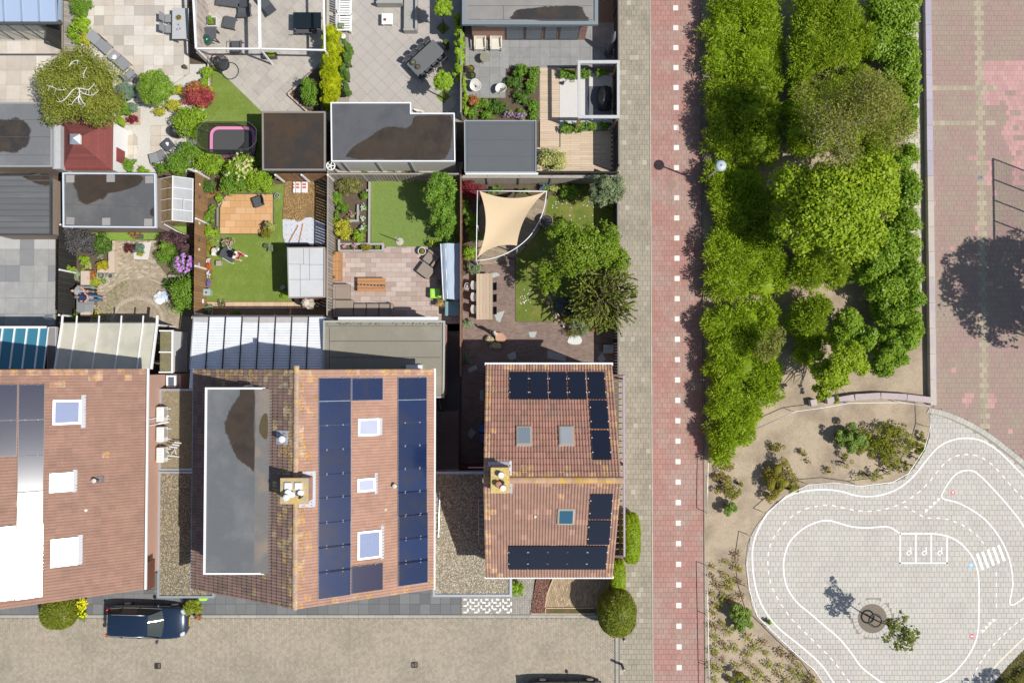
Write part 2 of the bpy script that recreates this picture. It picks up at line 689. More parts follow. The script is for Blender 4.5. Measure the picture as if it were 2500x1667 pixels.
# ================================================================== materials used widely
M_soil=mat('sandy_soil',(.42,.335,.235),.95,.16,1.7,col2=(.30,.235,.165),scale2=.5,mix2=.6,bump=.5,bscale=14,speck=(.16,.12,.08),speck_amt=.06,speck_scale=22)
kj=mat('garden_soil',(.105,.075,.05),.95,.25,4,bump=.6,bscale=18,speck=(.2,.15,.1),speck_scale=25)
ky=mat('joint_sand',(.16,.135,.10),.95,.2,8)
kO=mat('joint_sand_light',(.30,.27,.22),.95,.2,8)
jY=mat('pavement_paver',(.335,.295,.225),.85,.10,2.5,piece=.07,col2=(.275,.245,.185),scale2=.7,speck=(.5,.47,.4),speck_scale=30,speck_amt=.03,bump=.2)
M_red=mat('red_bike_paver',(.375,.20,.165),.85,.09,2.,piece=.07,col2=(.37,.25,.205),scale2=.55,mix2=.6,bump=.15)
M_mark=mat('marking_white',(.74,.70,.65),.8,.10,6,piece=.10,speck=(.50,.36,.31),speck_scale=14,speck_amt=.07)
h0=mat('street_brick',(.395,.34,.26),.85,.07,1.3,piece=.13,col2=(.34,.30,.225),scale2=.35,mix2=.5,hue=.02)
M_play=mat('playground_paver',(.495,.468,.412),.85,.07,1.6,piece=.045,col2=(.465,.43,.385),scale2=.4,hue=.02,bump=.12)
jR=mat('schoolyard_paver',(.325,.222,.19),.85,.09,2.2,piece=.03,col2=(.315,.25,.19),scale2=.5,mix2=.6,bump=.15,speck=(.42,.33,.28),speck_scale=30,speck_amt=.05)
M_pink=mat('new_pink_paver',(.46,.27,.25),.85,.06,3,piece=.10)
M_yband=mat('yellow_paver_band',(.37,.315,.225),.85,.1,4,piece=.12)
M_conc=mat('concrete_block',(.47,.42,.37),.85,.10,3,piece=.08,col2=(.42,.36,.38),scale2=.9,bump=.2)
M_lilac=mat('concrete_block_lilac',(.40,.36,.42),.85,.10,3,piece=.08,bump=.2)
jT=mat('kerb_concrete',(.36,.345,.30),.85,.12,3,piece=.06,bump=.2)
k1=mat('white_paint',(.80,.80,.79),.45,.03,4)
kB=mat('zinc_metal',(.52,.55,.58),.4,.06,4,metal=.6)
kh=mat('galvanised_steel',(.60,.60,.60),.4,.05,6,metal=.5)
k5=mat('black_metal',(.025,.026,.028),.5,.05,5)
k8=mat('charcoal_plastic',(.075,.078,.085),.6,.06,6)
M_dslab=mat('dark_slab',(.135,.14,.145),.8,.10,2,piece=.10,bump=.15)
# ================================================================== ground
kC('ground',MB().prism([(-160,-160),(160,-160),(160,160),(-160,160)],-.6,-.12),M_soil)
XB0=P('T',489,780)[0]
XB1=P('T',1138,1200)[0]
XK=P('W',1985,1000)[0]
kn,ki=24.,-24.
XPV=P('D',1468,700)[0]
YST=P('L',1000,1078)[1]
# --- street with herringbone bricks
jN=k6('street',[(-36,ki),(XK-.18,ki),(XK-.18,YST),(-36,YST)],-.075,mat('street_joint',(.20,.17,.125),.95,.2,8))
def hC(parent,x0,y0,x1,y1,z,m,L=.205,W=.1025,gap=.014):
 mb=MB()
 rs=random.Random(3)
 s=sqrt(.5)
 def put(u,v,du,dv):
  pts=[]
  for a,b in((u+gap/2,v+gap/2),(u+du-gap/2,v+gap/2),(u+du-gap/2,v+dv-gap/2),(u+gap/2,v+dv-gap/2)):
   pts.append(((a-b)*s,(a+b)*s))
  cx=sum(p[0]for p in pts)/4
  cy=sum(p[1]for p in pts)/4
  if not(x0<cx<x1 and y0<cy<y1):
   return
  mb.rnd=rs.random()*.98+.01
  zz=z+rs.uniform(-.003,.003)
  mb.prism([(min(max(px,x0),x1),min(max(py,y0),y1))for px,py in pts],z-.03,zz)
 cu=[((x+y)*s,(y-x)*s)for x in(x0,x1)for y in(y0,y1)]
 ua,ub=min(c[0]for c in cu),max(c[0]for c in cu)
 va,vb=min(c[1]for c in cu),max(c[1]for c in cu)
 ni0,ni1=int(ua/W)-3,int(ub/W)+3
 nj0,nj1=int(va/W)-3,int(vb/W)+3
 for j in range(nj0,nj1):
  for i in range(ni0,ni1):
   k=(i-j)%4
   if k==0:
    put(i*W,j*W,2*W,W)
   elif k==3:
    put(i*W,j*W,W,2*W)
 return mb
hb=hC(jN,-32.,-20.6,XK-.20,YST-.02,-.05,h0)
obj('street_brick',hb,h0,jN,stuff=True)
mb=MB()
for k in range(300):
 mb.rnd=random.random()*.98+.01
 x=-31.9+k*.205
 if x>XK-.5:
  break
 mb.prism([(x,YST+.005),(x+.195,YST+.005),(x+.195,YST+.10),(x,YST+.10)],-.08,-.05)
obj('gutter_brick',mb,h0,jN,stuff=True)
def drain(xy,z,label,sx=.34,sy=.30):
 t=k0('storm_drain',label,'drain',(xy[0],xy[1],z),group='street drains')
 mb=MB()
 for dx,dy,a,b in((-sx/2,0,.05,sy),(sx/2,0,.05,sy),(0,-sy/2,sx,.05),(0,sy/2,sx,.05),(0,0,.05,sy)):
  mb.box(dx,dy,.005,a,b,.03)
 obj('grate_frame',mb,mat('rusty_iron',(.055,.042,.036),.8,.2,8),t)
 for k in range(5):
  link('grate_bar',MB().box(0,-sy/2+.05+k*(sy-.1)/4,0.,sx-.04,.018,.02).mesh('grate_bar',kb['rusty_iron']),t)
 obj('pit',MB().box(0,0,-.012,sx,sy,.01),k5,t)
 return t
drain(P('J',1290,1427),-.045,'rusty square drain grate in street below the parked dark car')
drain(P('L',1736,1430),-.045,'rusty square drain grate in street below the middle house')
# --- pavement strip along the houses at the street (dark slabs, grey kerb)
YK=P('L',1000,1052)[1]
front=k6('front_pavement',[(-36,YK+.02),(P('N',265,1000)[0],YK+.02),(P('N',265,1000)[0],P('L',800,690)[1]),(-36,P('L',800,690)[1])],-.03,ky)
k9(front,[(-33,YK+.03),(P('N',262,1000)[0],YK+.03),(P('N',262,1000)[0],P('L',800,860)[1]),(-33,P('L',800,860)[1])],(.60,.60),'paving_slab',[M_dslab,mat('dark_slab_b',(.165,.17,.17),.8,.1,2,piece=.1)],z=0.,gap=.012,bond=0.,focus=(-8,-14))
kerb=kC('street_kerb',MB().prism([(-36,YK),(XK-.2,YK),(XK-.2,YK-.02),(-36,YK-.02)],-.1,-.012),jT)
x=-32.
km=MB().prism([(0,-.10),(.985,-.10),(.985,.06),(0,.06)],-.12,0).mesh('kerb_stone',jT)
while x<XK-1.2:
 link('kerb_stone',km,kerb,(x,YK-.08,.008))
 x+=1.
kv=kC('side_kerb',MB().prism([(XK-.19,ki),(XK-.01,ki),(XK-.01,P('W',0,1250)[1]),(XK-.19,P('W',0,1250)[1])],-.2,-.01),ky)
y=P('W',0,1250)[1]
km2=MB().prism([(0,-.99),(.18,-.99),(.18,0),(0,0)],-.12,0).mesh('kerb_stone',jT)
while y>-21:
 link('kerb_stone',km2,kv,(XK-.19,y,.012))
 y-=1.
# --- side pavement
pv=k6('pavement',[(XK,ki),(XB0-.07,ki),(XB0-.07,kn),(XPV-.25,kn),(XPV-.25,P('W',0,900)[1]),(XK,P('W',0,900)[1])],-.02,mat('joint_pavement',(.205,.18,.135),.95,.2,8))
k9(pv,[(XPV-.1,-19),(XB0-.10,-19),(XB0-.10,21.8),(XPV-.1,21.8)],(.30,.30),'paver',[jY,jY,mat('pavement_paver_light',(.40,.36,.285),.85,.1,2.5,piece=.1,bump=.2)],z=0.,th=.025,gap=.012,bond=.5,origin=(XB0-.10,0),focus=(8,-2),choose=lambda c,r:jY if r.random()<.965 else kb['pavement_paver_light'])
ed=kC('path_edging',MB().prism([(XB0-.068,ki),(XB0-.003,ki),(XB0-.003,kn),(XB0-.068,kn)],-.1,-.008),ky)
em=MB().prism([(0,0),(.06,0),(.06,.985),(0,.985)],-.1,0).mesh('edging_stone',mat('edging_concrete',(.50,.46,.38),.85,.1,3,piece=.08))
for k in range(43):
 link('edging_stone',em,ed,(XB0-.066,-20+k,.004))
# --- red bike path
bp=k6('bike_path',[(XB0,ki),(XB1,ki),(XB1,kn),(XB0,kn)],-.02,mat('joint_red',(.22,.13,.11),.9,.15,6))
XM=P('T',812,660)[0]
YM=P('T',812,660)[1]
k9(bp,[(XB0+.005,-19.5),(XB1-.03,-19.5),(XB1-.03,21.8),(XB0+.005,21.8)],(.30,.30),'red_paver',[M_red],z=0.,th=.025,gap=.010,bond=.5,origin=(XM-.15,YM-.15),focus=(10,-2))
mkm=MB().prism([(-.152,-.152),(.152,-.152),(.152,.152),(-.152,.152)],-.02,0.).mesh('lane_marking',M_mark)
ysh=P('O',190,915)[1]
y=YM-13*1.2
while y<21.5:
 link('lane_marking',mkm,bp,(XM,y,.007))
 y+=1.2
 if y>ysh and y-1.2<=ysh:
  y+=.6
ed2=kC('bed_edging',MB().prism([(XB1+.003,ki),(XB1+.06,ki),(XB1+.06,kn),(XB1+.003,kn)],-.1,-.01),kj)
em2=MB().prism([(0,0),(.055,0),(.055,.985),(0,.985)],-.1,0.).mesh('edging_stone',mat('edging_grey',(.26,.235,.195),.9,.15,3,piece=.1))
for k in range(43):
 link('edging_stone',em2,ed2,(XB1+.004,-20+k,.03))
t=k0('manhole_cover','round reddish manhole cover in the bike path near the lamp shadow','manhole',P3('O',165,928,.006))
obj('rim',MB().lathe(0,0,[(.34,-.01),(.34,.004),(.29,.006)],24),M_red,t)
obj('lid',MB().lathe(0,0,[(.285,-.01),(.285,.009),(.05,.012)],24),mat('lid_red',(.30,.20,.15),.8,.15,10),t)
# --- sandy planting beds
XW=P('X',105,800)[0]
bed=kC('planting_bed',MB().prism([(XB1+.062,ki),(40,ki),(40,kn),(XB1+.062,kn)],-.3,-.025),M_soil)
stp=k6('narrow_tile_path',[P('O',1325,0),P('O',1418,0),P('O',1428,1540),P('O',1350,1540)],-.012,kO)
k9(stp,[P('O',1328,-30),P('O',1416,-30),P('O',1427,1535),P('O',1352,1535)],(.30,.30),'paver',[mat('pale_tile',(.50,.455,.35),.9,.12,3,piece=.10,bump=.2)],z=.004,th=.02,gap=.018,bond=.5,focus=(17,5))
# --- school yard
ARC=[(1245,195),(1330,215),(1420,252),(1500,294),(1570,340),(1640,395),(1717,458),(1800,535),(1900,640),(2050,830),(2200,1050)]
kK=kd(PP('R',ARC),5)
hH=[(XW+.33,P('R',0,192)[1])]+kK+[(40,kK[-1][1]),(40,kn),(XW+.33,kn)]
yard=k6('school_yard',hH,-.012,mat('joint_yard',(.27,.19,.16),.9,.15,5))
XYB=P('X',645,600)[0]
YB1,YB2=P('X',300,60)[1],P('X',300,381)[1]
h6=[PP('X',q)for q in([(660,-200),(2000,-200),(2000,900),(1058,970),(940,970),(962,740),(905,610),(860,520),(860,400),(885,215),(662,215)],[(675,735),(745,770),(752,1010),(720,1010),(675,880)],[(535,690),(620,690),(620,735),(535,735)])]
h6+=[PP('S',q)for q in([(757,292),(950,292),(950,355),(757,355)],[(788,356),(920,356),(920,418),(788,418)],[(824,419),(888,419),(888,488),(824,488)],[(1124,292),(1192,292),(1192,355),(1124,355)],[(1105,356),(1230,356),(1230,420),(1105,420)],[(1128,421),(1193,421),(1193,488),(1128,488)])]
hy=PP('X',[(662,215),(885,215),(885,365),(662,365)])
def ht(c,r):
 if abs(c[0]-XYB)<.16 or((abs(c[1]-YB1)<.16 or abs(c[1]-YB2)<.16)and c[0]<XYB+1.):
  return M_yband
 for q in h6:
  if j6(c,q)and not j6(c,hy):
   return M_pink if r.random()<.94 else jR
 return jR if r.random()<.996 else M_pink
k9(yard,[(XW+.34,P('R',0,196)[1])]+[(a,b+.02)for a,b in kK]+[(33,kK[-1][1]),(33,21.8),(XW+.34,21.8)],(.30,.30),'yard_paver',[jR],z=.006,th=.02,gap=.007,bond=.5,origin=(XYB-.15,YB1-.15),choose=ht,focus=P('X',900,400),minarea=.3)
t=k0('yard_drain','small blue grey drain grate in the red school yard','drain',P3('X',645,915,.012))
obj('grate_frame',MB().box(0,0,0,.26,.22,.012),mat('drain_blue',(.18,.24,.28),.6,.1,8),t)
for k in(-1,1):
 link('slot',MB().box(k*.05,0,.008,.04,.15,.004).mesh('slot',k5),t)
# --- playground
LEFT=[(1245,195),(1250,290),(1225,400),(1140,525),(1055,568),(900,585),(770,567),(640,580),(530,632),(430,722),(352,840),(330,965),(345,1100),(385,1235),(540,1392),(670,1502),(717,1568),(800,1700),(900,1900)]
left_w=kd(PP('R',LEFT),4)
jI=PP('V',[(1600,760),(1300,1010),(1007,1290),(880,1420),(780,1540),(700,1700),(640,1900)])
hA=left_w+jI[::-1]+kK[::-1][:-1]
kZ=k6('playground',hA,-.006,kO)
kQ=P('U',1935,345)
k9(kZ,left_w+jI[::-1]+[(a-.30,b-.28)for a,b in kK[::-1][:-1]],(.30,.30),'playground_paver',[M_play],z=.012,th=.018,gap=.013,bond=.5,focus=(15,-12),minarea=.2,skip=lambda c:(c[0]-kQ[0])**2+(c[1]-kQ[1])**2<1.16**2)
rs=random.Random(8)
acc=0.
for i in range(len(kK)-1):
 a,b=Vector(kK[i]),Vector(kK[i+1])
 L=(b-a).length
 if L<1e-4:
  continue
 nseg=max(1,round(L/.31))
 d=(b-a)/L
 nrm=Vector((d.y,-d.x))
 for k in range(nseg):
  p=a+d*(L*k/nseg+.006)
  q=a+d*(L*(k+1)/nseg-.006)
  link('kerb_paver',MB().prism([tuple(p),tuple(q),tuple(q+nrm*.29),tuple(p+nrm*.29)],-.02,.016).mesh('kerb_paver',mat('kerb_paver',(.46,.44,.38),.85,.1,3,piece=.1)),kZ)
FR['ZB']=(2300,1180,7.125)
def kS(pts,w,name='painted_line',m=None,z=.0185,closed=False):
 mb=MB()
 P2=[Vector(p)for p in pts]
 n=len(P2)
 L,Rr=[],[]
 for i in range(n):
  d=(P2[min(i+1,n-1)]-P2[max(i-1,0)]).normalized()
  nn=Vector((-d.y,d.x))*w/2
  L.append(P2[i]+nn)
  Rr.append(P2[i]-nn)
 b=0
 mb.v=[(p.x,p.y,z)for p in L]+[(p.x,p.y,z)for p in Rr]
 mb.idx([(n+i,n+i+1,i+1,i)for i in range(n-1)])
 return link(name,mb.mesh(name,m or jg),kZ)
jg=mat('line_paint',(.80,.79,.75),.7,.05,6,col2=(.66,.64,.58),scale2=2.5,mix2=.35)
kS(kd(PP('R',[(860,1690),(770,1567),(700,1470),(600,1380),(490,1290),(420,1200),(380,1100),(362,980),(365,880),(395,790),(450,705),(530,640),(620,610),(720,602),(800,610),(870,630),(940,636),(1020,625),(1100,590),(1170,530),(1230,455),(1290,390),(1360,355),(1440,346),(1520,365),(1600,420),(1680,500),(1760,580),(1850,680)]),5),.088)
kS(kd(PP('R',[(1098,822),(1060,796),(1020,786),(930,793),(850,785),(790,768),(740,756),(680,765),(610,800),(550,860),(520,940),(518,1020),(535,1090),(580,1160),(650,1220),(720,1280),(790,1340),(850,1410),(900,1480),(960,1530),(1030,1572),(1150,1600),(1280,1567),(1350,1530),(1420,1455),(1465,1380),(1486,1310),(1491,1200),(1490,1060),(1480,990),(1450,925),(1400,870),(1340,836),(1270,822)]),5)+[P('R',1180,821),P('R',1098,822)],.088)
kS(kd(PP('R',[(1800,1075),(1717,1140),(1690,1160),(1660,1177),(1645,1163),(1655,1110),(1660,1060),(1650,980),(1625,900),(1580,820),(1520,750),(1450,700),(1380,665),(1325,652),(1306,640),(1310,620),(1345,560),(1385,520),(1430,506),(1470,513),(1520,555),(1600,640),(1680,735),(1717,790),(1780,880)]),5),.085)
kS(kd(PP('V',[(1150,1060),(1007,1195),(870,1325),(760,1440),(680,1567),(600,1700)]),4),.12,m=mat('old_line_paint',(.66,.61,.50),.8,.15,6))
def jr(f,pts,L=.22,G=.235,w=.07):
 sp=[Vector(p)for p in kd(PP(f,pts),10)]
 cum=[0.]
 for i in range(1,len(sp)):
  cum.append(cum[-1]+(sp[i]-sp[i-1]).length)
 def at(s):
  for i in range(1,len(sp)):
   if cum[i]>=s:
    t_=(s-cum[i-1])/max(1e-9,cum[i]-cum[i-1])
    return sp[i-1].lerp(sp[i],t_)
  return sp[-1]
 s=.05
 while s+L<cum[-1]:
  kS([tuple(at(s)),tuple(at(s+L/2)),tuple(at(s+L))],w,'line_dash')
  s+=L+G
jr('R',[(850,1567),(760,1450),(650,1340),(560,1250),(490,1150),(450,1060),(438,960),(450,880),(480,820),(540,750),(620,700),(730,679),(800,690),(880,706),(960,708),(1040,695),(1120,662),(1190,615),(1250,555),(1310,480),(1370,437),(1440,427),(1500,440),(1570,490),(1640,570),(1717,655),(1800,760)],.25,.28)
jr('R',[(1115,683),(1165,710),(1225,741),(1290,744),(1350,755),(1420,785),(1480,830),(1525,885)],.21,.30)
jr('R',[(1577,1008),(1578,1240)],.25,.36)
jr('V',[(1100,950),(1000,1030),(905,1105),(815,1190),(730,1280),(660,1375),(600,1480),(540,1567)],.22,.22)
for a,b in(((1098,820),(1098,972)),((1176,825),(1176,965)),((1253,825),(1253,965)),((1332,838),(1332,972))):
 kS([P('R',*a),P('R',*b)],.085)
kS([P('R',1094,968),P('R',1336,968)],.085)
for cx in(1143,1219,1297):
 mb=MB()
 c=Vector(P('R',cx,910))
 pts=[(-.10,-.25),(-.10,.25)]
 loop=[(-.10,.22),(.02,.22),(.10,.17),(.13,.10),(.10,.03),(.02,-.02),(-.10,-.02)]
 for q in(pts,loop):
  P2=[c-Vector(p)for p in q]
  n=len(P2)
  for i in range(n-1):
   d=(P2[i+1]-P2[i]).normalized()
   nn=Vector((-d.y,d.x))*.033
   e=d*.02
   mb.face([(*(P2[i]-nn-e),.0186+i*.0002),(*(P2[i+1]-nn+e),.0186+i*.0002),(*(P2[i+1]+nn+e),.0186+i*.0002),(*(P2[i]+nn-e),.0186+i*.0002)])
 link('parking_letter',mb.mesh('parking_letter',jg),kZ)
for a,b in(((605,1212),(708,1500)),((695,1177),(800,1462)),((790,1137),(893,1420)),((882,1102),(987,1385)),((975,1065),(1080,1345))):
 kS([P('ZB',*a),P('ZB',*b)],.165,'zebra_bar')
for cx,cy in((305,62),(270,92),(240,122),(205,152),(757,1050),(725,1078),(697,1108),(668,1138)):
 c=Vector(P('V',cx,cy))
 u=Vector((.7,.72))*.135
 w=Vector((.72,-.7))*.15
 link('give_way_tooth',MB().face([(*(c-u-w*.5+w),.0186),(*(c+u*1.+w*.5),.0186),(*(c-w*.9-u*.2+u*.2),.0186)][::1]).mesh('give_way_tooth',jg),kZ)
M_sred=mat('sign_paint_red',(.62,.14,.17),.7,.08,5)
h5=mat('sign_paint_blue',(.22,.45,.68),.7,.08,5)
def pdisc(f,x,y,r,m,bars):
 c=P(f,x,y)
 o=link('painted_sign',MB().lathe(c[0],c[1],[(r,0.),(r,.0185)],20).mesh('painted_sign',m),kZ)
 for bx,by,bw,bh in bars:
  link('sign_mark',MB().prism([(c[0]+bx-bw,c[1]+by-bh),(c[0]+bx+bw,c[1]+by-bh),(c[0]+bx+bw,c[1]+by+bh),(c[0]+bx-bw,c[1]+by+bh)],.015,.0205).mesh('sign_mark',jg),o)
pdisc('R',1361,617,.14,M_sred,[(-.03,0,.02,.08),(.03,.02,.02,.08),(0,-.06,.04,.015)])
pdisc('R',1457,1333,.145,M_sred,[(-.05,0,.025,.04),(.01,0,.025,.04),(.07,0,.02,.04)])
c=P('R',1452,980)
o=link('painted_sign',MB().prism([(c[0]-.14,c[1]-.14),(c[0]+.14,c[1]-.14),(c[0]+.14,c[1]+.14),(c[0]-.14,c[1]+.14)],0,.0185).mesh('painted_sign',h5),kZ)
link('sign_mark',MB().prism([(c[0],c[1]-.11),(c[0]+.10,c[1]+.08),(c[0]-.10,c[1]+.08)],.015,.0205).mesh('sign_mark',jg),o)
link('sign_mark',MB().prism([(c[0],c[1]-.06),(c[0]+.05,c[1]+.05),(c[0]-.05,c[1]+.05)],.018,.0215).mesh('sign_mark',h5),o)
pit=kC('tree_pit',MB().lathe(kQ[0],kQ[1],[(.84,-.05),(.84,.008)],40),mat('pit_soil',(.20,.165,.125),.95,.2,8,bump=.5))
for k in range(28):
 a0,a1=2*PI*(k+.04)/28,2*PI*(k+.96)/28
 pts=[(kQ[0]+r*cos(a),kQ[1]+r*sin(a))for r,a in((.85,a0),(1.13,a0),(1.13,a1),(.85,a1))]
 link('ring_stone',MB().prism(pts,-.02,.018).mesh('ring_stone',M_play),pit)
kC('lawn_corner',MB().prism(jI+[(60,ki-6),(60,jI[0][1])],-.1,0.),mat('rough_grass_soil',(.16,.15,.06),.95,.3,3,col2=(.33,.28,.17),scale2=.8))
# --- low concrete walls at the yard
wall=k0('low_yard_wall','low wall of long concrete blocks between hedge and red school yard','wall',(XW+.16,8,0),world=True)
jy=P('X',100,195)[1]
bm=MB().box(0,0,.20,.345,1.485,.40).mesh('concrete_block',M_conc)
bm2=MB().box(0,0,.20,.345,1.485,.40).mesh('concrete_block',M_lilac)
y=jy+1.5*10
while y>P('R',0,150)[1]:
 link('concrete_block',bm2 if(-3.2<y-jy<9)else bm,wall,(XW+.17,y-.75,-.03+random.uniform(-.01,.01)))
 y-=1.5
bw=k0('bench_block_wall','curved row of pinkish concrete seat blocks beside the railing','wall',P3('Y',1100,1370),world=True)
for(xa,ya,xb,yb)in((495,1420,555,1408),(660,1395,730,1385),(770,1390,930,1362),(940,1360,1195,1345),(1202,1345,1460,1358),(1466,1360,1708,1390)):
 a,b=Vector(P('Y',xa,ya,.4)),Vector(P('Y',xb,yb,.4))
 d=(b-a)
 c=(a+b)/2
 link('seat_block',MB().box(0,0,.2,d.length,.36,.42).mesh('seat_block',mat('seat_block_concrete',(.45,.37,.36),.85,.1,3,piece=.08,col2=(.40,.33,.36),bump=.2)),bw,(c.x,c.y,0),(0,0,atan2(d.y,d.x)))
# --- metal rails around the beds
def jp(label,pts,h=.7,step=2,r=.024,group='low steel rails around the beds'):
 t=k0('low_railing',label,'railing',(*pts[0],0),group=group,world=True)
 obj('rail',MB().tube([(x,y,h)for x,y in pts],r,6),kh,t,smooth=True)
 acc=0.
 last=None
 idx=[]
 for i,p in enumerate(pts):
  if last is None or(Vector(p)-Vector(last)).length>2.or i==len(pts)-1:
   last=p
   link('post',MB().tube([(0,0,-.05),(0,0,h)],.022,6).mesh('post',kh),t,(p[0],p[1],0))
 return t
HR=.7
jp('straight low steel rail between bike path and bare soil below the hedge',[P('R',165,450,HR),P('R',140,466,HR),P('R',138,600,HR),P('R',137,722,HR)])
jp('long low steel rail beside the bike path at lower shrub bed',[P('R',135,990,HR),P('R',138,1150,HR),P('R',140,1240,HR),P('R',143,1400,HR),P('R',145,1500,HR),P('R',147,1640,HR)])
jp('long low steel rail wrapping around the upper sandy bed',PP('R',[(385,297),(575,213),(710,195),(840,172),(970,169),(1100,168),(1245,187),(1249,290),(1220,400),(1140,522),(1060,566),(900,585),(770,567),(640,578),(530,632),(425,722)],HR))
jp('curved low steel rail between playground and lower shrub bed',PP('R',[(352,838),(332,970),(345,1100),(385,1232),(460,1305),(540,1385),(600,1440),(670,1500),(717,1568),(800,1700)],HR))
# --- street lamp
t=k0('street_lamp','grey street lamp with round disc head above the long hedge','lamp',(*P('Z',1717,445),0))
obj('pole',MB().tube([(0,0,0),(0,0,1.2),(0,0,3.90)],[.07,.055,.045],10),kh,t,smooth=True)
obj('lamp_head',MB().lathe(0,0,[(.10,3.87),(.30,3.95),(.31,3.99),(.20,4.05),(.05,4.08)],24),mat('lamp_grey',(.42,.47,.52),.5,.04,4),t,smooth=True)
obj('cap',MB().lathe(0,0,[(.05,4.075),(.04,4.11)],10),k8,t)
# --- bollards
def hg(xy,label):
 t=k0('bollard',label,'bollard',(*xy,0),group='bollards at the kerb')
 obj('post',MB().lathe(0,0,[(.075,-.03),(.075,.80),(.06,.86)],12),k5,t,smooth=True)
 obj('cap',MB().lathe(0,0,[(.062,.855),(.05,.90),(.02,.92)],12),kh,t,smooth=True)
hg(P('N',1482,1208),'black bollard on pavement just below the clipped ball tree')
hg(P('N',1478,1425),'black bollard standing alone on pavement near the lower frame edge')
# --- ball fence and tree standing just right of the view, whose shadows fall on the yard
fx=P('X',760,735)[0]+2.65
fy=P('X',760,735)[1]-1.03
t=k0('ball_fence','tall dark ball fence at the right edge whose shadow falls on the yard','fence',(fx,fy-2.5,0),world=True)
obj('top_rail',MB().tube([(fx,fy,4.),(fx,fy-9.9,4.)],.06,6),k5,t)
for k in range(9):
 link('post',MB().tube([(0,0,0),(0,0,4.)],.045,6).mesh('post',k5),t,(fx,fy-k*1.235,0))
for k in range(60):
 link('wire',MB().tube([(0,0,0),(0,-9.9,0)],.004,3).mesh('wire',k5),t,(fx,fy,.1+k*.065))
# ================================================================== houses
M_tile=mat('roof_tile',(.40,.215,.16),.85,.16,3.,piece=.10,col2=(.33,.20,.155),scale2=.9,speck=(.52,.40,.32),speck_scale=28,speck_amt=.02,bump=.25)
jE=mat('roof_tile_lichen',(.37,.215,.16),.85,.16,3.,piece=.12,col2=(.50,.38,.28),scale2=3.5,mix2=.5,speck=(.55,.31,.05),speck_scale=9,speck_amt=.155,bump=.3)
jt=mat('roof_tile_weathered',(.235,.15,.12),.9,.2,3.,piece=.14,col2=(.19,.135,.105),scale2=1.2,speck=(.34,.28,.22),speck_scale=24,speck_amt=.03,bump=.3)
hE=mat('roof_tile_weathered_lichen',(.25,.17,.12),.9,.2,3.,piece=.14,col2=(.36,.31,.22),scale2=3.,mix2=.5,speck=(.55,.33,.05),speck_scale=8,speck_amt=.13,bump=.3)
hn=mat('roof_tile_light',(.405,.238,.17),.85,.13,3.,piece=.07,col2=(.365,.215,.155),scale2=.8,speck=(.60,.5,.42),speck_scale=26,speck_amt=.02,bump=.25)
kF=mat('brick_wall',(.42,.235,.18),.9,.14,7,col2=(.36,.2,.15),scale2=3,bump=.4,bscale=40)
hc=mat('pink_render_wall',(.50,.31,.24),.9,.10,9,speck=(.40,.24,.18),speck_scale=60,bump=.25)
kR=mat('solar_blue',(.010,.024,.078),.12,.10,.8,piece=.16,col2=(.022,.028,.055),scale2=.8,mix2=.5,spec=.5)
jd=mat('solar_black',(.012,.016,.030),.30,.06,1.2,piece=.06,spec=.45)
M_pvf=mat('panel_frame_black',(.02,.022,.03),.4,0.)
ku=mat('aluminium',(.62,.64,.66),.35,.04,5,metal=.7)
kN=mat('lead_flashing',(.42,.43,.46),.6,.12,6,bump=.4,bscale=9)
h2=mat('window_glass',(.10,.13,.17),.05,0.,spec=.8)
M_felt=mat('roof_felt_grey',(.155,.16,.165),.85,.08,1.2,col2=(.20,.205,.21),scale2=.35,speck=(.3,.3,.29),speck_scale=60,speck_amt=0.,bump=.1)
M_wet=mat('standing_water',(.045,.042,.04),.22,.15,1.5,col2=(.07,.055,.04),scale2=1.,spec=.35)
jC=mat('wet_brown_sludge',(.055,.040,.029),.5,.2,2,col2=(.035,.028,.022),scale2=.9,speck=(.14,.1,.07),speck_scale=18,speck_amt=-.02,spec=.3)
M_gravel=mat('roof_gravel',(.20,.17,.115),.95,.45,14,col2=(.25,.22,.17),scale2=22,speck=(.07,.06,.045),speck_scale=18,speck_amt=.16,bump=1.,bscale=16)
M_mort=mat('chimney_cap',(.42,.34,.22),.9,.2,5,col2=(.55,.36,.08),scale2=3.,mix2=.5,speck=(.6,.56,.46),speck_scale=20,bump=.4)
HE,HRG=5.35,8.75
j2,jq=.30,.335
def hG():
 mb=MB()
 n=10
 us=[j2*i/n for i in range(n+1)]
 prof=[.042*(.5-.5*cos(2*PI*u/(j2/2)))for u in us]
 top=[(us[i],0.,prof[i]-.006)for i in range(n+1)]
 bot=[(us[i],jq+.03,prof[i]+.040)for i in range(n+1)]
 low=[(us[i],jq+.03,prof[i]-.014)for i in range(n+1)]
 mb.v=top+bot+low
 m=n+1
 mb.idx([(i,m+i,m+i+1,i+1)for i in range(n)]+[(m+i,2*m+i,2*m+i+1,m+i+1)for i in range(n)])
 return mb
TP=hG()
